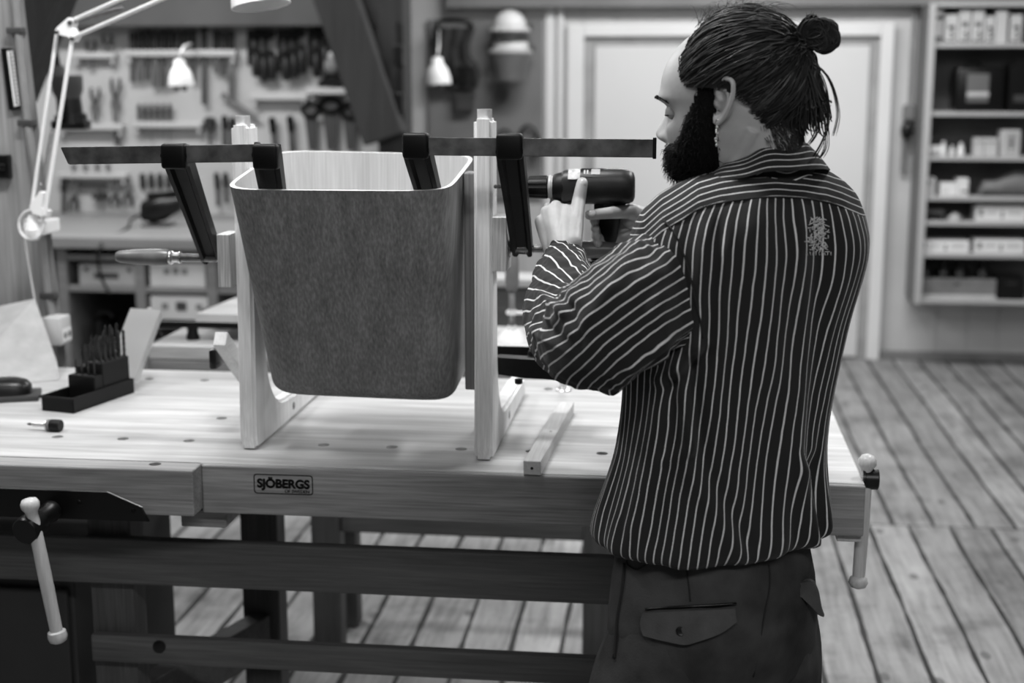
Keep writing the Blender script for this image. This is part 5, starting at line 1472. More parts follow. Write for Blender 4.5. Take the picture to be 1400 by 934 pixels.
# pale board leaning against the post
q = [P(-60, 433, 3.34), P(45, 411, 3.34), P(75, 498, 3.22), P(77, 519, 3.19), P(-60, 536, 3.19)]
q[3] = Pz(78, 520, BZ+0.001); q[4] = Pz(-60, 530, BZ+0.001); 
bm = nb(); add_prism(bm, [q[0], q[1], q[2], q[3], q[4]], (0, 0.012, 0.003)); 
props(obj('leaning_board', fix(bm), plain('raw_board', 168, 0.8, 0, 0.05, 30)), 'pale board leaning on the timber post at the back of the bench', 'board')
# ================================================================== architect lamp on the post
LY = 3.30
M_lamp = plain('lamp_enamel', 236, 0.35, 0, 0.03, 6)
t_ = thing('architect_lamp', P(45, 310, LY), 'pale spring-arm lamp clamped on the timber post with its shade above the bin', 'lamp')
def rod(name, a, b, r, m, par): bm = nb(); add_tube(bm, [a, b], r, 10); return obj(name, fix(bm), m, par, smooth=60)
rod('lower_arm', P(43, 286, LY), P(78, 44, LY), 0.0045, M_lamp, t_)
rod('lower_arm', P(61, 294, LY-0.02), P(99, 52, LY-0.02), 0.0050, M_lamp, t_)
def spring(a, b, r, par):
    a, b = V(a), V(b); d = (b-a); L_ = d.length; x, y, d = frame(d); n_ = int(L_/0.0032); pts = []
    for i in range(n_*7+1): aa = 2*PI*i/7; pts.append(a+d*(L_*i/(n_*7))+x*r*math.cos(aa)+y*r*math.sin(aa))
    bm = nb(); add_tube(bm, pts, 0.0009, 4); return obj('spring', fix(bm), M_chrome, par, smooth=60)
spring(P(58, 254, LY-0.01), P(72, 175, LY-0.01), 0.0055, t_)
spring(P(97, 30, LY-0.01), P(168, 10, LY-0.01), 0.0065, t_)
S1 = P(352, -52, 2.95)
rod('upper_arm', P(95, 30, LY), P(352, -84, 2.98), 0.0048, M_lamp, t_)
rod('upper_arm', P(99, 52, LY-0.02), P(352, -58, 2.96), 0.0050, M_lamp, t_)
bm = nb(); add_prism(bm, [P(x_, y_, LY-0.026) for x_, y_ in ((74, 43), (78, 37), (93, 24), (99, 28), (97, 38), (103, 50), (99, 57), (92, 50), (82, 48))], (0, 0.035, 0)); obj('elbow_bracket', fix(bm), M_lamp, t_, smooth=40)
for x_, y_ in ((78, 44), (96, 31), (99, 53)):
    bm = nb(); add_lathe(bm, P(x_, y_, LY-0.0265), (0, -1, 0), [(0, 0.006), (0.004, 0.006), (0.005, 0.004)], 12); obj('pivot', fix(bm), M_chrome, t_, smooth=40)
bm = nb(); add_prism(bm, [P(x_, y_, LY-0.02) for x_, y_ in ((40, 282), (54, 262), (59, 264), (56, 284), (64, 290), (62, 298), (44, 292))], (0, 0.03, 0)); obj('base_bracket', fix(bm), M_lamp, t_, smooth=40)
bm = nb(); add_lathe(bm, P(44, 300, LY), (0.05, 0, -1), [(-0.012, 0.008), (0, 0.014), (0.02, 0.016), (0.024, 0.019), (0.04, 0.017), (0.05, 0.010)], 20); bs = obj('clamp_base', fix(bm), M_lamp, t_, smooth=40)
bm = nb(); c = P(46, 312, LY); add_box(bm, V((c.x-0.02, c.y-0.01, c.z-0.02)), V((c.x+0.015, PY-0.001, c.z+0.014)), 0.004); obj('clamp_arm', fix(bm), M_lamp, bs)
pts = []
for i in range(46):
    a = 2*PI*i/15; pts.append(P(42+17*math.cos(a)+i*0.05, 307+20*math.sin(a), LY-0.012+0.03*i/45*0.4))
pts += [P(34, 300, LY), P(36, 340, LY+0.02), P(44, 390, LY+0.06), P(52, 440, LY+0.08)]
bm = nb(); add_tube(bm, spline(pts, 3), 0.0022, 6); obj('cable', fix(bm), M_lamp, t_, smooth=60)
# shade : open bell, its rim just inside the top of the photo
sa = V((0.16, -0.1, -1)).normalized(); sc0 = P(357, 8, 2.93); X_, Y_, D_ = frame(sa)
bm = nb(); prev = None
for h, r in [(-0.17, 0.018), (-0.165, 0.026), (-0.13, 0.030), (-0.115, 0.034), (-0.09, 0.046), (-0.045, 0.057), (0.0, 0.0615), (0.0, 0.0595), (-0.045, 0.055), (-0.09, 0.044), (-0.112, 0.030), (-0.113, 0.01)]:
    R_ = ring(bm, sc0+D_*h, X_, D_.cross(X_), r, r, 40)
    if prev: bridge(bm, prev, R_)
    else: cap(bm, R_, True)
    prev = R_
cap(bm, prev); sh = obj('lamp_shade', fix(bm), M_lamp, t_, smooth=40)
bm = nb(); add_sphere(bm, sc0-D_*0.075, 0.022, 16, 12); obj('bulb', bm, M_white, sh, smooth=180)
rod('shade_bracket', P(352, -84, 2.98), sc0-D_*0.15, 0.006, M_lamp, t_); rod('shade_bracket', P(352, -58, 2.96), sc0-D_*0.12, 0.005, M_lamp, t_)
# ================================================================== hanging dust hose
HY_ = 4.6
t_ = thing('dust_hose', P(95, 165, HY_), 'black hanging dust hose ending in a wide stepped nozzle', 'hose')
bm = nb(); h0_ = P(40, -330, HY_); h0_.z = ZC-0.002; sp = spline([h0_, P(60, -40, HY_), P(66, 40, HY_), P(78, 112, HY_)], 22)
add_tube(bm, sp, [0.021+0.0016*(i % 2) for i in range(len(sp))], 20); obj('hose', fix(bm), M_blackp, t_, smooth=30)
bm = nb(); pa, pb = P(90, 104, HY_), P(98, 172, HY_); ax = (pb-pa).normalized(); L_ = (pb-pa).length
add_lathe(bm, pa, ax, [(0, 0.03), (0.0, 0.052), (0.012, 0.053), (L_*0.30, 0.050), (L_*0.42, 0.041), (L_*0.46, 0.041)], 32); add_lathe(bm, P(78, 90, HY_), ax, [(0, 0.022), (0.03, 0.03), (0.06, 0.032)], 24); obj('nozzle', fix(bm), plain('nozzle_grey', 66, 0.5), t_, smooth=40)
bm = nb(); add_lathe(bm, pa+ax*L_*0.46, ax, [(0, 0.040), (0.02, 0.041), (L_*0.30, 0.042), (L_*0.31, 0.052), (L_*0.50, 0.054), (L_*0.53, 0.046)], 32); add_box(bm, pb+V((-0.062, -0.03, -0.01)), pb+V((0.058, 0.03, 0.018)), 0.006); obj('brush_ring', fix(bm), M_black, t_, smooth=40)
# ================================================================== tool board
TY = TW-0.0005
M_tblade = plain('blade_grey', 120, 0.35, 0.6, 0.1, 20)
M_rack = wood('rack_wood', 172, 206, 'X', 1.0, 0.6, 0.4, 0.1)
def rack(x0, x1, y, h, label, depth=0.06, group='racks on the tool board'):
    a, b_ = P(x0, y, TY), P(x1, y, TY)
    r_ = thing('tool_rack', (a+b_)/2, label, 'rack', group)
    hh = h/2*TY/F*1.0
    bm = nb(); add_box(bm, (a.x, TY-depth, a.z-hh), (b_.x, TY, a.z+hh), 0.004); obj('rail', fix(bm), M_rack, r_)
    for xx in (a.x+0.02, b_.x-0.02):
        bm = nb(); add_box(bm, (xx-0.008, TY-depth*0.8, a.z-hh-0.03), (xx+0.008, TY, a.z-hh), 0.003); obj('bracket', fix(bm), M_rack, r_)
    return r_
rack(176, 327, 73, 9, 'long pale rack with a full row of chisels'); rack(104, 163, 76, 8, 'short rack with pliers, left of the chisel row')
rack(84, 173, 173, 8, 'short rack below the two upright pliers'); rack(186, 281, 170, 8, 'pale rack holding the row of short screwdrivers')
rack(84, 178, 239, 7, 'low rack at the left, just above the counter'); rack(346, 424, 132, 9, 'dark fronted rail below the black clamps')
SH = rack(428, 487, 124, 8, 'small shelf beside the diagonal brace', 0.13)
TYI = TY-0.035
def stick_tool(name, cat, group, label, x, y0, y1, y2, wh, wb, mh, mb, lean=0.0, Y=TYI, flat=True):
    """hanging hand tool : handle y0..y1, blade y1..y2 (photo heights)"""
    t_ = thing(name, P(x, y1, Y), label, cat, group)
    a, m_, b_ = P(x-lean*(y1-y0), y0, Y), P(x, y1, Y), P(x+lean*(y2-y1), y2, Y)
    d = (m_-a); L_ = d.length
    bm = nb(); add_lathe(bm, a, d, [(0, wh*0.5), (0.006, wh*0.9), (L_*0.3, wh), (L_*0.6, wh*0.85), (L_-0.008, wh*0.95), (L_, wh*0.6)], 14); obj('handle', fix(bm), mh, t_, smooth=50)
    bm = nb(); 
    if flat: add_beam(bm, m_, b_, wb*2, 0.004, 0.001, up=V((0, 1, 0)))
    else: add_tube(bm, [m_, b_], wb, 10)
    obj('blade', fix(bm), mb, t_, smooth=40)
    if Y == TYI: bm = nb(); add_tube(bm, [a.lerp(m_, 0.4), V((a.lerp(m_, 0.4).x, TW, a.lerp(m_, 0.4).z))], 0.004, 8); obj('peg', fix(bm), M_dark, t_)
    return t_
nth = ['first', 'second', 'third', 'fourth', 'fifth', 'sixth', 'seventh', 'eighth', 'ninth', 'tenth', 'eleventh', 'twelfth', 'thirteenth', 'fourteenth']
M_th = plain('dark_tool_handle', 22, 0.5, 0, 0.2, 20); M_th2 = plain('brown_tool_handle', 40, 0.5, 0, 0.2, 20)
for k in range(14):
    x = 181+10.4*k
    if 271 < x < 286: continue
    stick_tool('chisel', 'chisel', 'chisels in the long rack', nth[k]+' chisel from the left in the long rack, dark handle up', x, 43-(k % 3), 69, [112, 112, 110, 120, 120, 118, 108, 104, 112, 106, 108, 100, 104, 138][k], 0.0170, 0.012 if k % 2 == 0 else 0.0135, M_th if k % 3 else M_th2, M_tblade if k % 2 else M_dark)
stick_tool('mortise_gauge', 'gauge', None, 'long dark hanging bar crossing the chisel row', 279, 30, 78, 143, 0.015, 0.013, M_th, M_dark)
for k in range(6):
    stick_tool('screwdriver', 'screwdriver', 'short screwdrivers in the middle rack', nth[k]+' screwdriver from the left in the middle rack', 190+8.4*k, 142, 164, 182+(k % 3)*5, 0.0102, 0.004, M_th if k % 2 else M_th2, M_tblade, 0, TYI, False)
for k in range(4):
    stick_tool('marking_awl', 'awl', 'awls above the power tool', nth[k]+' dark oval handled awl from the left above the black power tool', 195+12*k, 237, 258, 264, 0.0150, 0.004, M_th, M_tblade, 0.02, TYI, False)
a_, b_ = P(200, 266, TY), P(262, 266, TY)
bm = nb(); add_box(bm, (a_.x, TY-0.07, a_.z-0.01), (b_.x, TY, a_.z+0.01), 0.003); props(obj('tool_rack', fix(bm), M_rack), 'small rail under the four awls', 'rack', 'racks on the tool board')
def pliers(x, y0, y1, y2, label, Y=TYI, s=1.0, up=True):
    t_ = thing('pliers', P(x, y1, Y), label, 'pliers', 'pliers on the tool board')
    for k in (-1, 1):
        bm = nb(); pts = spline([P(x+k*5*s, y0, Y), P(x+k*5.5*s, lerp(y0, y1, 0.5), Y), P(x+k*1.5*s, y1, Y)], 4); add_tube(bm, pts, 0.0075*s, 10); obj('handle', fix(bm), M_th, t_, smooth=60)
        bm = nb(); pts = spline([P(x+k*0.5, y1-2, Y), P(x+k*4*s, lerp(y1, y2, 0.35), Y), P(x+k*1.5, y2, Y)], 4); add_tube(bm, pts, [0.010*s]*5+[0.006*s]*(len(pts)-5), 10); obj('jaw', fix(bm), M_tblade, t_, smooth=60)
    bm = nb(); add_lathe(bm, P(x, y1, Y-0.012), (0, 1, 0), [(0, 0.009), (0.024, 0.009)], 14); obj('pivot', fix(bm), M_dark, t_)
    bm = nb(); c = P(x, y1, Y); add_tube(bm, [c, V((c.x, TW, c.z))], 0.004, 8); obj('peg', fix(bm), M_dark, t_)
pliers(130, 120, 140, 166, 'smaller upright pliers beside the dust hose nozzle'); pliers(158, 107, 132, 166, 'taller upright pliers left of the chisel blades')
pliers(124, 55, 74, 92, 'pliers in the short top rack, beside the lamp elbow'); pliers(147, 47, 64, 74, 'dark pliers at the right end of the short top rack')
pliers(101, 288, 270, 246, 'pliers hanging points up under the low left rack'); pliers(157, 282, 268, 244, 'left of the two dark pliers hanging under the low rack'); pliers(175, 282, 265, 242, 'right of the two dark pliers hanging under the low rack')
stick_tool('file', 'file', None, 'dark file hanging at the far left under the low rack', 87, 243, 262, 291, 0.016, 0.012, M_th, M_dark)
stick_tool('rasp', 'rasp', None, 'dark rasp hanging under the rack below the upright pliers', 160, 176, 186, 199, 0.015, 0.013, M_th, M_dark)
stick_tool('steel_ruler', 'ruler', None, 'slanted steel ruler hanging left of the black clamps', 305, 128, 132, 133, 0.006, 0.008, M_dark, M_dark)
bm = nb(); add_beam(bm, P(303, 129, TYI), P(352, 163, TYI), 0.030, 0.004, 0.001, up=V((0, 1, 0))); props(obj('sliding_square', fix(bm), M_mid), 'grey sliding square slanting behind the left post top', 'square')
bm = nb(); add_box(bm, P(106, 264, TY-0.01), P(146, 250, TY), 0.001); props(obj('label_card', fix(bm), M_mid), 'grey printed card pinned under the low left rack', 'card')
for k, (x, y, w, h) in enumerate(((137, 268, 24, 9),)):
    a_ = P(x-w/2, y+h/2, TY-0.05); b_ = P(x+w/2, y-h/2, TY-0.001); bm = nb(); add_box(bm, a_, b_, 0.006); add_lathe(bm, P(x, y-3, TY-0.05), (0, -1, 0), [(0, 0.02), (0.02, 0.014)], 14); props(obj('tape_measure', fix(bm), M_dark), 'dark tape measure hanging under the printed card', 'tape measure')
# hanging black hand clamps
M_bc = plain('cast_black', 12, 0.6, 0, 0.2, 20, 0.2)
def hand_clamp(x, y0, y1, w, label):
    t_ = thing('small_clamp', P(x, y0, TYI), label, 'clamp', 'black clamps hanging on the tool board')
    bm = nb(); add_beam(bm, P(x-w*0.4, y0, TYI), P(x-w*0.4, y1, TYI), 0.020, 0.01, 0.002); obj('bar', fix(bm), M_bc, t_)
    bm = nb(); add_prism(bm, [P(x_, y_, TYI-0.012) for x_, y_ in ((x-w*0.6, y0-2), (x+w*0.7, y0), (x+w*0.75, y0+8), (x+w*0.1, y0+12), (x-w*0.6, y0+12))], (0, 0.024, 0)); obj('fixed_jaw', fix(bm), M_bc, t_)
    ym = lerp(y0, y1, 0.62)
    bm = nb(); add_prism(bm, [P(x_, y_, TYI-0.012) for x_, y_ in ((x-w*0.6, ym-8), (x+w*0.2, ym-8), (x+w*0.8, ym-4), (x+w*0.7, ym+5), (x-w*0.6, ym+6))], (0, 0.024, 0)); obj('sliding_jaw', fix(bm), M_bc, t_)
    bm = nb(); add_lathe(bm, P(x+w*0.45, ym+2, TYI-0.01), (0, 0, -1), [(0, 0.01), (0.02, 0.02), (0.10, 0.022), (0.11, 0.012)], 14); obj('handle', fix(bm), M_th, t_, smooth=50)
    bm = nb(); c = P(x-w*0.4, y0+6, TYI); add_tube(bm, [c, V((c.x, TW, c.z))], 0.004, 8); obj('peg', fix(bm), M_dark, t_)
for k, (x, y0, y1, w) in enumerate([(345, 42, 90, 11), (356, 41, 100, 10), (367, 42, 96, 10), (386, 42, 98, 11), (397, 42, 92, 11), (408, 40, 84, 10), (428, 40, 92, 10), (440, 38, 78, 11), (452, 40, 84, 10)]):
    hand_clamp(x, y0, y1, w, nth[k]+' of the black clamps hanging in a row, counted from the left')
# respirator and plane on the small shelf
zs_ = P(450, 120, TY-0.06).z
t_ = thing('hand_plane', P(459, 119, TY-0.06), 'dark hand plane on the small shelf beside the brace', 'plane')
x0, x1 = P(438, 119, TY-0.06).x, P(482, 119, TY-0.06).x
zt_ = P(450, 118, TY-0.06).z
bm = nb(); add_prism(bm, [(x0, TY-0.10, zt_), (x1, TY-0.10, zt_), (x1, TY-0.10, zt_+0.022), (x1-0.03, TY-0.10, zt_+0.035), (x0+0.04, TY-0.10, zt_+0.042), (x0, TY-0.10, zt_+0.02)], (0, 0.06, 0)); obj('body', fix(bm), M_bc, t_)
bm = nb(); add_sphere(bm, (x0+0.03, TY-0.07, zt_+0.055), 0.018, 14, 10); add_lathe(bm, (x0+0.03, TY-0.07, zt_+0.03), (0, 0, 1), [(0, 0.01), (0.02, 0.01)], 10); obj('knob', fix(bm), M_th, t_, smooth=60)
bm = nb(); add_tube(bm, spline([(x1-0.05, TY-0.07, zt_+0.035), (x1-0.04, TY-0.07, zt_+0.06), (x1-0.065, TY-0.07, zt_+0.078)], 4), 0.011, 10); obj('tote', fix(bm), M_th, t_, smooth=60)
t_ = thing('dust_mask', P(457, 85, TY-0.05), 'pale dust mask hanging above the hand plane', 'mask')
bm = nb(); add_sphere(bm, P(455, 90, TY-0.06), 1.0, 20, 14, (0.045, 0.035, 0.045)); obj('cup', bm, M_mid, t_, smooth=180)
bm = nb(); add_sphere(bm, P(455, 76, TY-0.075), 1.0, 14, 10, (0.024, 0.02, 0.022)); obj('valve', bm, M_pale, t_, smooth=180)
bm = nb(); add_tube(bm, spline([P(446, 86, TY-0.05), P(447, 62, TY-0.02), P(462, 60, TY-0.02), P(465, 86, TY-0.05)], 5), 0.004, 6); obj('strap', fix(bm), M_dark, t_, smooth=60)
# saws
def saw(x0, y0, x1, y1, h0, h1, label, hand=True):
    t_ = thing('hand_saw', P(x0, y0, TYI), label, 'saw', 'saws on the tool board')
    bm = nb(); add_prism(bm, [P(x0-h0/2, y0, TYI), P(x0+h0/2, y0, TYI), P(x1+h1/2, y1, TYI), P(x1-h1/2, y1, TYI)], (0, 0.003, 0)); obj('blade', fix(bm), M_dark, t_)
    bm = nb(); w = h0*0.62
    pts = [P(x0+w*math.cos(a), y0-8+9*math.sin(a), TYI-0.006) for a in [2*PI*i/14 for i in range(14)]]
    add_tube(bm, pts, 0.0125, 8, closed=True); obj('handle', fix(bm), M_bc, t_, smooth=60)
    bm = nb(); c = P(x0, y0, TYI); add_tube(bm, [c, V((c.x, TW, c.z))], 0.004, 8); obj('peg', fix(bm), M_dark, t_)
saw(425, 158, 428, 206, 18, 12, 'saw with a black handle left of the dark saw pair'); saw(452, 152, 454, 206, 22, 14, 'saw with the largest black handle, middle of the saws'); saw(478, 160, 480, 206, 18, 12, 'saw nearest to the diagonal brace')
stick_tool('spokeshave', 'spokeshave', None, 'dark curved spokeshave right of the left post top', 374, 160, 182, 212, 0.018, 0.014, M_bc, M_dark, 0.12)
stick_tool('drawknife', 'drawknife', None, 'dark drawknife between the spokeshave and the saws', 398, 158, 180, 212, 0.018, 0.015, M_bc, M_dark, 0.08)
stick_tool('wood_mallet', 'mallet', None, 'dark round mallet hanging left of the left post', 287, 160, 178, 200, 0.030, 0.008, M_th2, M_dark)
stick_tool('cabinet_scraper', 'scraper', None, 'dark straight tool hanging beside the mallet', 307, 158, 176, 200, 0.016, 0.013, M_bc, M_dark)
stick_tool('cabinet_scraper', 'scraper', None, 'dark handle hanging just right of the left post', 318, 160, 178, 200, 0.016, 0.013, M_bc, M_dark)
stick_tool('paring_knife', 'knife', None, 'left of two dark knives hanging above the counter, behind the left clamp', 297, 236, 258, 282, 0.014, 0.010, M_bc, M_dark, 0.05); stick_tool('paring_knife', 'knife', None, 'right of two dark knives hanging above the counter, near the bin rim', 309, 236, 256, 278, 0.014, 0.010, M_bc, M_dark, 0.05)
for k, x in enumerate((100, 116, 132, 147)): stick_tool('router_bit', 'router bit', 'small bits above the low left rack', nth[k]+' small dark bit from the left standing in the low left rack', x, 224, 231, 236, 0.010, 0.005, M_dark, M_tblade, 0, TYI, False)
# white lamp heads in front of the board
def lamp_head(px_, py_, s, Y, label, mount):
    c = P(px_, py_, Y); t_ = thing('work_lamp', c, label, 'lamp', 'white lamp heads by the tool board')
    k = Y/F*s
    bm = nb(); add_lathe(bm, c+V((0, 0, 0)), (0.05, 0, -1), [(0, 6*k), (2*k, 8*k), (9*k, 9*k), (12*k, 11*k), (18*k, 15*k), (28*k, 18*k), (38*k, 19*k), (39*k, 17.5*k), (28*k, 16*k)], 28); obj('shade', fix(bm), M_white, t_, smooth=50)
    for q in (-5, 6):
        bm = nb(); add_lathe(bm, c+V((q*k, 0, -36*k)), (0, 0, -1), [(0, 4*k), (8*k, 4*k), (10*k, 3*k)], 12); obj('tube', fix(bm), M_mid, t_, smooth=50)
    bm = nb(); add_tube(bm, spline([c+V((0, 0, -1*k)), c+V((0.0, 0.06, 0.05)), V(mount)], 5), 0.005, 8); obj('arm', fix(bm), M_lamp, t_, smooth=60)
lamp_head(245, 81, 0.95, 5.8, 'round white lamp head hanging in front of the chisel blades', P(262, 60, TY))
lamp_head(597, 78, 0.95, 7.2, 'white bell lamp head hanging in front of the dark apron', P(600, 40, YB-0.01))
# ================================================================== counter under the tool board
CF = 5.80; CZ = 0.93; CX0, CX1 = -3.6, TX1+0.1
t_ = thing('counter', ((CX0+CX1)/2, 6.2, 0), 'long wooden counter with open shelves under the tool board', 'counter')
bm = nb(); add_box(bm, (CX0, CF, CZ-0.05), (CX1, TW-0.002, CZ), 0.004); obj('worktop', fix(bm), wood('counter_top', 112, 148, 'X', 0.8, 0.5, 0.4, 0.1), t_)
M_shelf = wood('shelf_wood', 100, 132, 'X', 0.8, 0.6, 0.4, 0.1)
zA, zB = P(150, 354, CF).z, P(150, 397, CF+0.0).z
ups = [P(x, 400, CF+0.02).x for x in (86, 192, 290, 400, 510)]
for x in ups:
    bm = nb(); add_box(bm, (x-0.022, CF+0.02, 0), (x+0.022, TW-0.1, CZ-0.051), 0.002); obj('upright', fix(bm), M_shelf, t_)
for z in (zA, zB, 0.12):
    bm = nb(); add_box(bm, (ups[0], CF+0.025, z-0.012), (ups[-1], TW-0.1, z+0.012), 0.002); obj('shelf', fix(bm), M_shelf, t_)
bm = nb(); add_box(bm, (CX0, TW-0.09, 0), (CX1, TW-0.07, CZ-0.051)); obj('back_panel', fix(bm), M_dark, t_)
M_card = plain('card_box', 150, 0.8, 0, 0.05, 5); M_cardw = plain('white_card_box', 188, 0.7, 0, 0.04, 5)
def carton(name, x0, x1, y0, z0, label, m, Y, D, marks=(), group=None, par=None, rnd_=0.004):
    a = P(x0, y0, Y); b_ = P(x1, y0, Y); h = P((x0+x1)/2, y0, Y).z
    t_ = thing(name, V(((a.x+b_.x)/2, Y+D/2, z0)), label, 'box', group)
    bm = nb(); add_box(bm, (a.x, Y, z0), (b_.x, Y+D, h), rnd_); obj('body', fix(bm), m, t_)
    for (u0, u1, v0, v1, mm) in marks:
        bm = nb(); add_box(bm, (lerp(a.x, b_.x, u0), Y-0.0022, lerp(z0, h, v0)), (lerp(a.x, b_.x, u1), Y+0.001, lerp(z0, h, v1)), 0.0008); obj('printed_mark', fix(bm), mm, t_)
    return t_
Yc = CF+0.03
carton('storage_box', 107, 187, 362, zB+0.0125, 'grey box with an oval hand hole on the upper shelf', M_card, Yc, 0.4, ((0.26, 0.68, 0.38, 0.62, M_dark), (0.10, 0.17, 0.70, 0.85, M_dark), (0.83, 0.90, 0.70, 0.85, M_dark)), 'boxes under the counter')
carton('storage_box', 204, 280, 360, zB+0.0125, 'pale marked box behind the clamp screw, under the counter', M_cardw, Yc, 0.4, ((0.26, 0.36, 0.55, 0.78, M_mid), (0.42, 0.52, 0.55, 0.82, M_mid), (0.58, 0.68, 0.55, 0.78, M_mid)), 'boxes under the counter')
carton('storage_box', 196, 278, 331, zA+0.0125, 'flat grey box right under the counter top', M_mid, Yc, 0.4, (), 'boxes under the counter')
zL = P(240, 442, CF).z
bm = nb(); add_box(bm, (ups[1], CF+0.025, zL-0.026), (ups[2], TW-0.1, zL-0.002), 0.002); obj('shelf', fix(bm), M_shelf, t_)
carton('storage_box', 205, 285, 405, zL, 'pale marked box on the lower shelf beside the clear lid', M_cardw, Yc, 0.4, ((0.20, 0.30, 0.50, 0.72, M_mid), (0.44, 0.62, 0.45, 0.78, M_dark), (0.78, 0.88, 0.5, 0.7, M_mid)), 'boxes under the counter')
carton('storage_box', 296, 345, 360, zB+0.0125, 'grey box under the counter, behind the left post', M_mid, Yc, 0.4, (), 'boxes under the counter')
for k, (x, y, w, h, zb2, lab) in enumerate(((112, 341, 34, 16, zA, 'dark tool bag left on the shelf right under the counter'), (160, 343, 30, 14, zA, 'dark low case beside the dark tool bag'), (130, 420, 30, 26, P(130, 446, Yc).z-0.01, 'dark drum on the lowest shelf'))):
    a_, b_ = P(x-w/2, y, Yc+0.05), P(x+w/2, y, Yc+0.05); h_ = h*Yc/F
    z0_ = zA+0.0125 if k < 2 else 0.1325
    if k == 2: h_ = 0.42
    t2 = thing('tool_bag' if k == 0 else 'tool_case' if k == 1 else 'drum', V(((a_.x+b_.x)/2, Yc+0.15, z0_)), lab, 'case')
    bm = nb(); prev = None
    for zz_, s in ((0, 0.94), (0.01, 1), (h_*0.8, 0.97), (h_, 0.86)):
        R_ = ring(bm, V(((a_.x+b_.x)/2, Yc+0.15, z0_+zz_)), V((1, 0, 0)), V((0, 1, 0)), (b_.x-a_.x)/2*s, 0.11*s, 32, 5 if k < 2 else 2)
        if prev: bridge(bm, prev, R_)
        else: cap(bm, R_, True)
        prev = R_
    cap(bm, prev); obj('body', fix(bm), M_black, t2, smooth=40)
    cx = (a_.x+b_.x)/2; bm = nb(); add_tube(bm, spline([(cx-0.035, Yc+0.15, z0_+h_-0.002), (cx-0.02, Yc+0.15, z0_+h_+0.02), (cx+0.02, Yc+0.15, z0_+h_+0.02), (cx+0.035, Yc+0.15, z0_+h_-0.002)], 4), 0.004, 8); obj('handle', fix(bm), M_dark, t2, smooth=60)
# black power tool on the counter
c = Pz(214, 311, CZ)
t_ = thing('power_tool', c, 'black power tool with a trailing cable on the counter', 'power tool')
bm = nb(); prev = None
for x, r, dz in [(-0.085, 0.02, 0.06), (-0.08, 0.045, 0.06), (-0.03, 0.058, 0.066), (0.02, 0.058, 0.075), (0.055, 0.045, 0.085), (0.10, 0.035, 0.10), (0.105, 0.02, 0.10)]:
    R_ = ring(bm, c+V((x, 0.06, dz+0.008)), V((0, 1, 0)), V((0, 0, 1)), r, r, 28, 2.6)
    if prev: bridge(bm, prev, R_)
    else: cap(bm, R_, True)
    prev = R_
cap(bm, prev); obj('motor_body', fix(bm), M_black, t_, smooth=50)
bm = nb(); add_prism(bm, [c+V((-0.02, 0.03, 0.09)), c+V((0.06, 0.03, 0.12)), c+V((0.12, 0.03, 0.15)), c+V((0.10, 0.03, 0.17)), c+V((0.02, 0.03, 0.155)), c+V((-0.06, 0.03, 0.15))], (0, 0.05, 0)); obj('handle', fix(bm), M_black, t_, smooth=40)
bm = nb(); add_box(bm, c+V((-0.075, 0.0, 0.0)), c+V((0.05, 0.12, 0.012)), 0.004); obj('base_plate', fix(bm), M_dark, t_)
bm = nb(); add_tube(bm, spline([c+V((-0.08, 0.06, 0.06)), c+V((-0.12, 0.0, 0.03)), c+V((-0.10, -0.10, 0.004)), V((c.x-0.09, CF-0.012, CZ-0.03)), V((c.x-0.10, CF-0.012, CZ-0.15)), V((c.x-0.06, CF-0.015, CZ-0.24))], 6), 0.006, 8); obj('cable', fix(bm), M_black, t_, smooth=60)
# ================================================================== second bench right behind ours
t_ = thing('second_workbench', (-0.9, 4.05, 0), 'second pale workbench standing just behind the front bench', 'workbench')
Y2 = 3.62
bx0 = Pz(194, 476, BZ).x
bm = nb(); add_box(bm, (bx0, Y2, BZ-0.04), (0.1, 4.02, BZ), 0.004); obj('benchtop', fix(bm), M_beech, t_)
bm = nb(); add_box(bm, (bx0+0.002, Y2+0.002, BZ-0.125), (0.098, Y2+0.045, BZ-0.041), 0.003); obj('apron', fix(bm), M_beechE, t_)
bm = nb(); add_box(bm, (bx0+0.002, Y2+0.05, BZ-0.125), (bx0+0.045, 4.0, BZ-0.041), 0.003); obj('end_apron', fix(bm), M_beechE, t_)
for x in (P(448, 720, 3.74).x, -0.2):
    for y in (Y2+0.12, 3.94):
        bm = nb(); add_box(bm, (x-0.04, y-0.035, 0), (x+0.04, y+0.035, BZ-0.041), 0.004); obj('leg', fix(bm), M_underZ, t_)
bm = nb(); add_box(bm, (P(448, 720, 3.74).x+0.041, Y2+0.11, P(500, 729, Y2+0.11).z), (-0.241, Y2+0.135, P(500, 706, Y2+0.11).z), 0.004); obj('rail', fix(bm), M_underX, t_)
# dark legged riser with a pale board on the second bench
rz = BZ
t_ = thing('bench_riser', Pz(285, 455, BZ), 'low black riser on short feet carrying a pale board', 'riser')
fx = [Pz(262, 464, BZ), Pz(214, 460, BZ), Pz(345, 462, BZ), Pz(300, 438, BZ)]
zt2 = P(262, 441, fx[0].y).z
for q in (Pz(264, 464, BZ), Pz(340, 464, BZ), Pz(300, 448, BZ)):
    bm = nb(); add_lathe(bm, q, (0, 0, 1), [(0, 0.018), (0.01, 0.019), (0.02, 0.014), (zt2-BZ-0.012, 0.016)], 16); obj('foot', fix(bm), M_black, t_, smooth=50)
x0_, x1_ = Pz(252, 445, BZ).x, Pz(420, 445, BZ).x; yb0 = fx[0].y-0.02
bm = nb(); add_box(bm, (x0_, yb0, zt2-0.012), (x1_, yb0+0.04, zt2+0.006), 0.002); add_box(bm, (x0_+0.06, yb0+0.20, zt2-0.012), (x1_, yb0+0.24, zt2+0.006), 0.002); obj('crossbar', fix(bm), M_black, t_)
bb = P(268, 431, yb0)
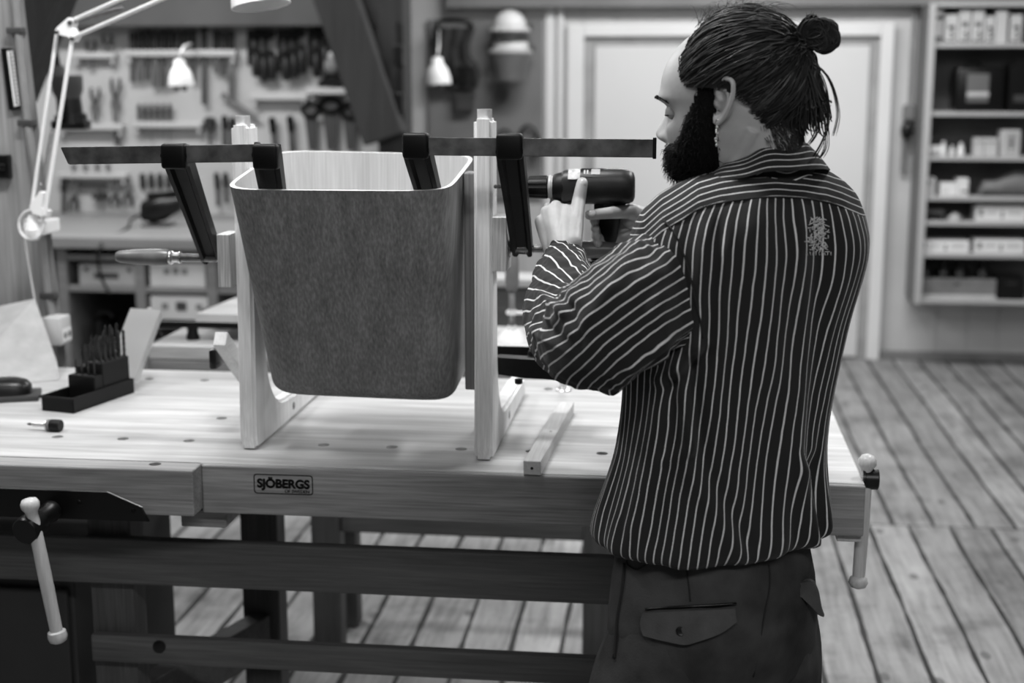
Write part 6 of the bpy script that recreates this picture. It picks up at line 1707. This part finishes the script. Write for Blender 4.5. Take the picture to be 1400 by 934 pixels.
bm = nb(); add_prism(bm, [(bb.x, yb0-0.005, zt2+0.0065), (x1_, yb0-0.005, zt2+0.0065), (x1_, yb0+0.30, zt2+0.0065), (bb.x+0.02, yb0+0.30, zt2+0.0065)], (0, 0, 0.022)); 
props(obj('pale_board', fix(bm), M_beech), 'pale board lying on the black riser of the second bench', 'board')
c = Pz(212, 462, BZ)
t_ = thing('clamp_screw', c, 'small black clamp screw on the second bench beside the clear lid', 'clamp screw')
bm = nb(); add_lathe(bm, c, (0, 0, 1), [(0, 0.022), (0.01, 0.02), (0.03, 0.009), (0.05, 0.009)], 16); obj('stem', fix(bm), M_black, t_, smooth=50)
bm = nb(); add_lathe(bm, c+V((0, 0, 0.05)), (0, 0, 1), [(0, 0.012), (0.006, 0.02), (0.02, 0.02), (0.025, 0.014)], 16); obj('knob', fix(bm), M_black, t_, smooth=50)
# vertical clamp standing on the second bench, seen right of the right post
c = Pz(700, 467, BZ)
t_ = thing('holdfast_clamp', c, 'upright bench clamp with a grey handle and white cone foot behind the right post', 'clamp')
k = (c-CAM).dot(FW)/F
bm = nb(); add_lathe(bm, c, (0, 0, 1), [(0, 24*k), (3*k, 23*k), (15*k, 12*k), (17*k, 7*k), (22*k, 6*k)], 28); obj('foot', fix(bm), M_white, t_, smooth=50)
bm = nb(); add_lathe(bm, c+V((0, 0, 20*k)), (0, 0, 1), [(0, 4.5*k)]+[(i*1.2*k, (4.5 if i % 2 else 3.6)*k) for i in range(1, 45)], 14); obj('screw', fix(bm), M_rust, t_, smooth=60)
bm = nb(); add_lathe(bm, c+V((0, 0, 70*k)), (0, 0, 1), [(0, 5*k), (2*k, 8*k), (12*k, 9.5*k), (40*k, 9.5*k), (55*k, 8*k), (60*k, 5*k)], 20); obj('handle', fix(bm), M_mid, t_, smooth=50)
bm = nb(); add_tube(bm, [c+V((-8*k, 0, 40*k)), c+V((45*k, 0, 40*k))], 2.6*k, 10); add_lathe(bm, c+V((0, 0, 37*k)), (0, 0, 1), [(0, 6*k), (7*k, 6*k)], 14); obj('yoke', fix(bm), M_white, t_, smooth=50)
bm = nb(); add_tube(bm, [c+V((45*k, 0, 0)), c+V((45*k, 0, 60*k))], 3*k, 10); obj('stanchion', fix(bm), M_white, t_, smooth=50)
# far bench with a deep apron
t_ = thing('far_workbench', (-0.6, 5.3, 0), 'third workbench with a deep grey apron, seen between the right post and the sleeve', 'workbench')
fb0, fb1 = P(470, 400, 4.97).x, P(780, 400, 4.97).x
bm = nb(); add_box(bm, (fb0, 4.97, BZ-0.03), (fb1, 5.15, BZ), 0.004); obj('benchtop', fix(bm), M_beech, t_)
bm = nb(); add_box(bm, (fb0+0.01, 4.99, BZ-0.30), (fb1-0.01, 5.03, BZ-0.031), 0.004); obj('apron', fix(bm), M_underX, t_)
for x in (fb0+0.08, fb1-0.08):
    for y in (5.05, 5.09):
        bm = nb(); add_box(bm, (x-0.035, y-0.015, 0), (x+0.035, y+0.045, BZ-0.031), 0.004); obj('leg', fix(bm), M_underZ, t_)
# dark drawer cabinet under the left end of the front bench
t_ = thing('drawer_cabinet', (-1.75, 2.95, 0), 'dark cabinet standing under the left end of the front bench', 'cabinet')
bm = nb(); add_box(bm, (-2.3, 2.68, 0.0), (-1.23, 3.25, 0.60), 0.006); obj('carcass', fix(bm), M_dark, t_)
for k in range(2):
    bm = nb(); add_box(bm, (-2.28+0.53*k, 2.663, 0.03), (-1.77+0.53*k, 2.6795, 0.57), 0.004); d_ = obj('door', fix(bm), plain('cab_door%d' % k, 48, 0.6), t_)
    bm = nb(); add_lathe(bm, (-1.80+0.06*k, 2.663, 0.34), (0, -1, 0), [(0, 0.012), (0.015, 0.010), (0.022, 0.014), (0.026, 0.010)], 16); obj('knob', fix(bm), M_black, d_, smooth=50)
# ================================================================== pegboard panel and protective gear right of the timber upright
PBY = YB-0.03
a_, b_ = P(587, 300, PBY), P(742, 26, PBY)
bm = nb(); add_box(bm, (a_.x, PBY, 0.9), (b_.x, YB-0.007, b_.z), 0.004)
props(obj('pegboard', fix(bm), plain('pegboard_grey', 112, 0.8, 0, 0.08, 3)), 'grey pegboard panel behind the protective gear', 'pegboard')
GY = PBY-0.04
t_ = thing('leather_apron', P(622, 40, GY), 'dark apron hanging on the pegboard behind the white bell lamp', 'apron')
bm = nb(); rows = []
outl = [(38, 594, 646), (45, 592, 648), (60, 595, 640), (78, 596, 640), (88, 592, 650), (100, 590, 656), (112, 592, 655), (120, 598, 650)]
for y, xa, xb in outl:
    rows.append([bm.verts.new(P(lerp(xa, xb, j/10), y, GY-0.015*math.sin(j*1.9+y*0.05)-0.02)) for j in range(11)])
for i in range(len(rows)-1):
    for j in range(10): bm.faces.new((rows[i][j], rows[i][j+1], rows[i+1][j+1], rows[i+1][j]))
fix(bm); bmesh.ops.solidify(bm, geom=bm.faces[:], thickness=0.02); obj('bib', fix(bm), plain('apron_dark', 40, 0.8), t_, smooth=60)
bm = nb(); add_tube(bm, spline([P(598, 40, GY-0.02), P(600, 30, PBY), P(620, 28, PBY), P(642, 32, PBY), P(646, 42, GY-0.02)], 4), 0.012, 8); obj('neck_strap', fix(bm), M_black, t_, smooth=60)
bm = nb(); add_box(bm, P(603, 116, GY-0.055), P(650, 90, GY-0.03), 0.01); obj('pocket', fix(bm), M_black, t_)
def helmet(px_, py_, w, label, visor):
    t_ = thing('safety_helmet', P(px_, py_, GY), label, 'helmet', 'white helmets on the pegboard')
    k = GY/F; c = P(px_, py_, GY-0.07)
    bm = nb(); q = bmesh.ops.create_uvsphere(bm, u_segments=28, v_segments=16, radius=1.0)
    for v_ in q['verts']:
        z = v_.co.z; v_.co = c+V((v_.co.x*w*k, v_.co.y*0.075, (z if z > 0 else z*0.35)*w*k*0.95))
    obj('shell', fix(bm), M_white, t_, smooth=180)
    bm = nb(); add_tube(bm, [c+V((w*k*1.12*math.cos(a), 0.085*math.sin(a), -0.02)) for a in [2*PI*i/28 for i in range(28)]], 0.012, 8, closed=True); obj('brim', fix(bm), M_white if not visor else M_pale, t_, smooth=60)
    bm = nb()
    g3 = [[bm.verts.new(c+V((w*k*(1.1-0.25*i/5*visor)*math.cos(PI+PI*j/14), -0.0+0.085*math.sin(PI+PI*j/14), -0.03-(0.05+0.10*visor)*i/5))) for j in range(15)] for i in range(6)]
    for i in range(5):
        for j in range(14): bm.faces.new((g3[i][j], g3[i][j+1], g3[i+1][j+1], g3[i+1][j]))
    fix(bm); bmesh.ops.solidify(bm, geom=bm.faces[:], thickness=0.004); obj('visor', fix(bm), plain('visor_grey%d' % visor, 95 if visor else 60, 0.3), t_, smooth=60)
    bm = nb(); add_lathe(bm, c+V((w*k*1.15, 0.01, 0.0)), (1, 0, 0), [(0, 0.02), (0.012, 0.02), (0.02, 0.012)], 14); obj('side_knob', fix(bm), M_dark, t_, smooth=40)
    bm = nb(); add_tube(bm, [c+V((0, 0.05, 0.03)), V((c.x, PBY, c.z+0.05))], 0.006, 8); obj('hook', fix(bm), M_dark, t_)
helmet(697, 36, 22, 'upper white safety helmet on the pegboard', 0); helmet(698, 66, 24, 'lower white safety helmet with a grey visor', 1)
for k, (x0, y0, x1, y1, lab) in enumerate(((622, 152, 648, 130, 'dark small box on the pegboard below the apron'), (680, 138, 694, 126, 'small dark tin on the pegboard below the helmets'))):
    bm = nb(); add_box(bm, P(x0, y0, PBY-0.06), P(x1, y1, PBY-0.0005), 0.006); a2_ = P(x0, y1, PBY-0.06); add_box(bm, V((a2_.x-0.004, PBY-0.064, a2_.z-0.02)), V((P(x1, y1, PBY-0.06).x+0.004, PBY-0.03, a2_.z+0.006)), 0.003); props(obj('wall_tin', fix(bm), M_dark), lab, 'tin')
for k, (x, y, r) in enumerate(((690, 196, 20), (722, 192, 22))):
    t_ = thing('ear_defenders', P(x, y, PBY), ('left' if k == 0 else 'right')+' dark ear defenders hanging behind the bar of the right clamp', 'ear defenders')
    kk = PBY/F
    for s in (-1, 1):
        bm = nb(); add_sphere(bm, P(x, y, PBY-0.06)+V((s*r*0.55*kk, 0, -0.03)), 1.0, 16, 12, (0.035, 0.045, 0.055)); obj('cup', bm, M_black, t_, smooth=180)
    bm = nb(); add_tube(bm, [P(x, y, PBY-0.03)+V((r*0.6*kk*math.cos(a), 0, r*0.9*kk*math.sin(a))) for a in [PI*i/12 for i in range(13)]], 0.008, 8); obj('headband', fix(bm), M_black, t_, smooth=60)
# ================================================================== wall cabinet at the right
CBY = 7.93
M_cab = plain('cabinet_grey', 172, 0.6, 0, 0.03, 3); M_cabs = plain('cabinet_side', 105, 0.6, 0, 0.04, 3)
t_ = thing('wall_cabinet', P(1400, 412, 8.0), 'open wall cabinet full of cartons at the right', 'cabinet')
xa = P(1249, 412, CBY).x; xb = xa+1.25
ztop, zbot = P(1270, 4, CBY).z, P(1250, 416, CBY).z
bm = nb(); add_box(bm, (xa, CBY, zbot), (xa+0.035, YB-0.0065, ztop), 0.004); obj('side_panel', fix(bm), M_cabs, t_)
bm = nb(); add_box(bm, (xa+0.002, CBY-0.012, zbot+0.002), (xa+0.04, CBY-0.0005, ztop), 0.003); obj('front_edge', fix(bm), M_cab, t_)
bm = nb(); add_box(bm, (xb-0.035, CBY, zbot), (xb, YB-0.0065, ztop), 0.004); obj('side_panel', fix(bm), M_cabs, t_)
bm = nb(); add_box(bm, (xa+0.036, YB-0.03, zbot), (xb-0.036, YB-0.007, ztop))
nsl = int((ztop-zbot)/0.04)
for k in range(nsl): add_box(bm, (xa+0.036, YB-0.036, zbot+0.04*k+0.004), (xb-0.036, YB-0.03, zbot+0.04*k+0.03), 0.002)
obj('slatted_back', fix(bm), plain('slats', 88, 0.6), t_)
shz = {}
for key, y in (('top', 6), ('a', 62), ('b', 156), ('c', 217), ('d', 272), ('e', 306), ('f', 350), ('bot', 413)):
    z = P(1320, y, CBY).z; shz[key] = z+0.011
    bm = nb(); add_box(bm, (xa+0.036, CBY+0.002, z-0.011), (xb-0.036, YB-0.037, z+0.011), 0.002); obj('shelf', fix(bm), M_cab, t_)
IY = CBY+0.035
def zat(y): return P(1320, y, IY).z
gA = 'cartons on the top shelf of the wall cabinet'
for k, (x0, x1, y0, lab) in enumerate(((1277, 1290.5, 14, 'narrow carton with dark bars at the left end of the top shelf'), (1293, 1311, 20, 'first of the cartons marked 5, partly shadowed'), (1313, 1329, 13, 'second carton marked 5 from the left'), (1331, 1347, 13, 'third carton marked 5 from the left'), (1348.5, 1361, 22, 'fourth carton marked 5, with a grey top'), (1363, 1379, 14, 'plain pale carton without a mark on the top shelf'), (1383, 1399, 20, 'carton marked 5 at the right end of the top shelf'))):
    mk = [(0.08, 0.92, 0.02, 0.10, M_mid)]
    if k == 0: mk += [(0.05, 0.95, 0.72, 0.84, M_black), (0.05, 0.95, 0.12, 0.2, M_dark)]
    elif k != 5: mk += [(0.28, 0.72, 0.50, 0.62, M_black)]
    ct = carton('carton', x0, x1, y0, shz['a']+0.0005, lab, M_cardw, IY, 0.17, mk if k != 5 else (), gA)
    if k not in (0, 5):
        c = P((x0+x1)/2, 47, IY-0.001); bm = text_bm('5', 0.055, (c.x, IY-0.0012, c.z-0.02), (1, 0, 0), (0, 0, 1), 0.0006, 0.0012, 'CENTER'); obj('printed_number', bm, M_dark, ct)
# black tool case on shelf b
t2 = thing('tool_case', P(1340, 150, IY), 'black tool case with a grey panel on the second shelf', 'case')
a_, b_ = P(1305, 150, IY), P(1372, 92, IY)
bm = nb(); add_box(bm, (a_.x, IY, shz['b']+0.0005), (b_.x+0.02, IY+0.16, b_.z), 0.018, seg=3); obj('body', fix(bm), M_black, t2, smooth=40)
bm = nb(); add_box(bm, P(1321, 140, IY-0.006), P(1353, 101, IY+0.002), 0.003); obj('front_panel', fix(bm), plain('case_panel', 100, 0.4), t2)
bm = nb(); add_box(bm, P(1322, 132, IY-0.010), P(1352, 126, IY-0.0055), 0.002); obj('latch', fix(bm), M_pale, t2)
bm = nb(); q = P(1325, 92, IY+0.08); add_tube(bm, spline([q+V((-0.03, 0, -0.01)), q+V((-0.02, 0, 0.02)), q+V((0.05, 0, 0.02)), q+V((0.06, 0, -0.01))], 4), 0.01, 8); obj('handle', fix(bm), M_black, t2, smooth=60)
t2 = thing('charger', P(1390, 150, IY), 'black battery charger on the second shelf at the right edge', 'charger')
a_ = P(1377, 150, IY); bm = nb(); add_prism(bm, [(a_.x, IY, shz['b']+0.0005), (a_.x+0.25, IY, shz['b']+0.0005), (a_.x+0.25, IY, shz['b']+0.20), (a_.x+0.05, IY, shz['b']+0.27), (a_.x, IY, shz['b']+0.25)], (0, 0.15, 0)); obj('body', fix(bm), M_black, t2)
bm = nb(); add_box(bm, (a_.x+0.03, IY-0.008, shz['b']+0.05), (a_.x+0.12, IY-0.0005, shz['b']+0.09), 0.003); obj('badge', fix(bm), M_dark, t2)
# shelf c small things
def bottle(x, y0, w, key, label, name='bottle', m=M_white):
    c = V((P(x, 200, IY+0.03).x, IY+0.03, shz[key]+0.0005)); h = P(x, y0, IY+0.03).z-c.z; w = w*IY/F/2
    t2 = thing(name, c, label, name.replace('_', ' '), None)
    bm = nb(); add_lathe(bm, c, (0, 0, 1), [(0, w*0.95), (0.004, w), (h*0.55, w), (h*0.72, w*0.5), (h*0.78, w*0.45)], 20); obj('body', fix(bm), m, t2, smooth=50)
    bm = nb(); add_lathe(bm, c+V((0, 0, h*0.78)), (0, 0, 1), [(0, w*0.55), (h*0.2, w*0.5), (h*0.22, w*0.3)], 16); obj('cap', fix(bm), m, t2, smooth=50)
bottle(1290, 193, 9, 'c', 'tall white bottle at the left of the third shelf'); bottle(1302, 199, 6, 'c', 'small white bottle right of the tall white one'); bottle(1314, 195, 9, 'c', 'white bottle in the middle of the third shelf')
c = V((P(1279, 200, IY).x, IY+0.03, shz['c']+0.0005)); t2 = thing('paper_roll', c, 'white paper roll lying at the left end of the third shelf', 'roll')
bm = nb(); add_lathe(bm, c+V((-0.03, 0, 0.028)), (1, 0.2, 0), [(0, 0.01), (0, 0.028), (0.06, 0.028), (0.06, 0.01)], 20); obj('roll', fix(bm), M_white, t2, smooth=40)
bm = nb(); add_lathe(bm, c+V((-0.036, 0, 0.028)), (1, 0.2, 0), [(0, 0.009), (0.072, 0.009)], 14); obj('core', fix(bm), M_mid, t2, smooth=40)
carton('small_box', 1333, 1346, 189, shz['c']+0.0005, 'left of the two small pale boxes on the third shelf', M_cardw, IY, 0.08, ((0.1, 0.9, 0.75, 0.8, M_mid),), 'small boxes on the third shelf'); carton('small_box', 1347, 1365, 189, shz['c']+0.0005, 'right of the two small pale boxes on the third shelf', M_cardw, IY, 0.08, ((0.1, 0.9, 0.75, 0.8, M_mid),), 'small boxes on the third shelf')
carton('printed_box', 1370, 1396, 178, shz['c']+0.0005, 'pale box with a framed print on the third shelf', M_cardw, IY, 0.12, ((0.28, 0.80, 0.14, 0.17, M_dark), (0.28, 0.80, 0.83, 0.86, M_dark), (0.28, 0.31, 0.17, 0.83, M_dark), (0.77, 0.80, 0.17, 0.83, M_dark), (0.42, 0.66, 0.3, 0.75, M_mid)))
carton('small_box', 1260, 1280, 243, shz['d']+0.0005, 'pale box at the left end of the fourth shelf', M_cardw, IY, 0.12, ((0.2, 0.6, 0.6, 0.85, M_mid),), 'boxes on the fourth shelf')
carton('small_box', 1286, 1309, 250, shz['d']+0.0005, 'low white box left of the taller white box, fourth shelf', M_white, IY, 0.12, ((0.1, 0.5, 0.3, 0.4, M_pale),), 'boxes on the fourth shelf'); carton('small_box', 1310, 1325, 244, shz['d']+0.0005, 'taller white box in the middle of the fourth shelf', M_white, IY, 0.12, ((0.3, 0.9, 0.2, 0.35, M_mid),), 'boxes on the fourth shelf')
bm = nb(); prev = None
for x, h in ((1337, 6), (1342, 20), (1360, 21), (1372, 27), (1385, 33), (1398, 32), (1410, 22), (1416, 6)):
    c = P(x, 270, IY+0.07); R_ = [bm.verts.new(V((c.x, IY+0.07+0.06*math.cos(a), shz['d']+0.001+max(0, (0.5+0.5*math.sin(a)))*h*IY/F))) for a in [2*PI*i/20 for i in range(20)]]
    if prev: bridge(bm, prev, R_)
    else: cap(bm, R_, True)
    prev = R_
cap(bm, prev); props(obj('cloth_bundle', fix(bm), M_mid, smooth=60), 'grey cloth bundle at the right of the fourth shelf', 'cloth')
t2 = thing('glue_gun', P(1280, 303, IY), 'grey glue gun lying on the fifth shelf', 'glue gun'); zc = shz['e']
bm = nb(); add_lathe(bm, V((P(1266, 297, IY).x, IY+0.04, zc+0.045)), (1, 0, 0), [(0, 0.004), (0.02, 0.010), (0.06, 0.014), (0.095, 0.014), (0.10, 0.006)], 16); obj('barrel', fix(bm), M_mid, t2, smooth=50)
bm = nb(); q = P(1291, 297, IY).x; add_box(bm, (q-0.016, IY+0.03, zc+0.0005), (q+0.012, IY+0.055, zc+0.056), 0.004); obj('grip', fix(bm), M_dark, t2)
bottle(1311, 291, 17, 'e', 'pale wide pot on the fifth shelf', 'glue_pot', M_pale)
mk = ((0.06, 0.14, 0.35, 0.8, M_mid), (0.2, 0.42, 0.5, 0.7, M_pale), (0.5, 0.55, 0.2, 0.7, M_mid), (0.62, 0.9, 0.45, 0.75, M_pale))
gB = 'long white boxes in the wall cabinet'
carton('long_box', 1335, 1404, 282, shz['e']+0.0005, 'long white box on the fifth shelf', M_white, IY, 0.14, mk, gB)
carton('long_box', 1257, 1326, 329, shz['f']+0.0005, 'long white box at the left of the sixth shelf', M_white, IY, 0.14, mk, gB); carton('long_box', 1333, 1402, 328, shz['f']+0.0005, 'long white box at the right of the sixth shelf', M_white, IY, 0.14, mk, gB)
carton('drawer_box', 1253, 1363, 382, shz['bot']+0.0005, 'wide grey drawer box at the bottom of the wall cabinet', M_mid, IY, 0.14, ((0.0, 1.0, 0.02, 0.2, M_pale), (0.48, 0.54, 0.7, 0.82, M_dark)))
carton('black_box', 1366, 1402, 379, shz['bot']+0.0005, 'black box beside the wide grey drawer box', M_black, IY, 0.14, ((0.3, 0.7, 0.7, 0.75, M_dark),))
for k, x in enumerate((1265, 1290, 1313, 1344)):
    c = V((P(x, 382, IY+0.07).x, IY+0.07, P(x, 382, IY).z+0.0008)); t2 = thing('paint_pot', c, nth[k]+' dark pot from the left standing on the drawer box', 'pot', 'dark pots on the drawer box')
    bm = nb(); add_lathe(bm, c, (0, 0, 1), [(0, 0.05), (0.04, 0.045), (0.07, 0.02)], 18); obj('body', fix(bm), M_black, t2, smooth=50)
    bm = nb(); add_lathe(bm, c+V((0, 0, 0.07)), (0, 0, 1), [(0, 0.022), (0.015, 0.02)], 14); obj('lid', fix(bm), M_black, t2, smooth=50)
# switch, cable and dark plug on the wall between door and cabinet
t2 = thing('wall_cable', P(1245, 60, YB), 'thin cable running down the wall beside the cabinet to a dark plug', 'cable')
bm = nb(); add_tube(bm, [P(1254, -20, YB-0.02), P(1248, 60, YB-0.02), P(1244, 145, YB-0.02)], 0.012, 8); obj('cord', fix(bm), M_pipe, t2, smooth=60)
bm = nb(); add_box(bm, P(1235, 165, YB-0.06), P(1250, 143, YB-0.0075), 0.01); obj('outlet_box', fix(bm), M_mid, t2)
bm = nb(); add_sphere(bm, P(1240, 178, YB-0.06), 1.0, 16, 12, (0.035, 0.045, 0.055)); obj('plug', bm, M_black, t2, smooth=180)
bm = nb(); add_tube(bm, [P(1238, 190, YB-0.03), P(1235, 235, YB-0.03)], 0.018, 8); obj('lower_cord', fix(bm), M_mid, t2, smooth=60)
# ================================================================== light : ceiling fittings of the workshop
W = bpy.data.worlds.new('world'); S.world = W; W.use_nodes = True
W.node_tree.nodes['Background'].inputs[0].default_value = (1, 1, 1, 1); W.node_tree.nodes['Background'].inputs[1].default_value = 0.0
def area(name, loc, sx, sy, power, rot=(0, 0, 0)):
    d = bpy.data.lights.new(name, 'AREA'); d.shape = 'RECTANGLE'; d.size = sx; d.size_y = sy; d.energy = power
    o = bpy.data.objects.new(name, d); COL.objects.link(o); o.location = loc; o.rotation_euler = rot; return o
area('ceiling_lamp_bench', (-0.75, 2.35, 3.05), 0.7, 0.25, 50)
area('ceiling_lamp_left', (-2.3, 2.4, 3.05), 0.3, 1.0, 28)
area('ceiling_lamp_right', (1.3, 3.7, 3.05), 0.3, 1.3, 50)
area('ceiling_lamp_back', (0.3, 6.6, 3.05), 2.2, 0.3, 98)
area('ceiling_lamp_tools', (-2.6, 5.2, 3.05), 1.6, 0.3, 80)
area('ceiling_lamp_front', (0.7, -0.4, 3.05), 2.4, 0.3, 72)
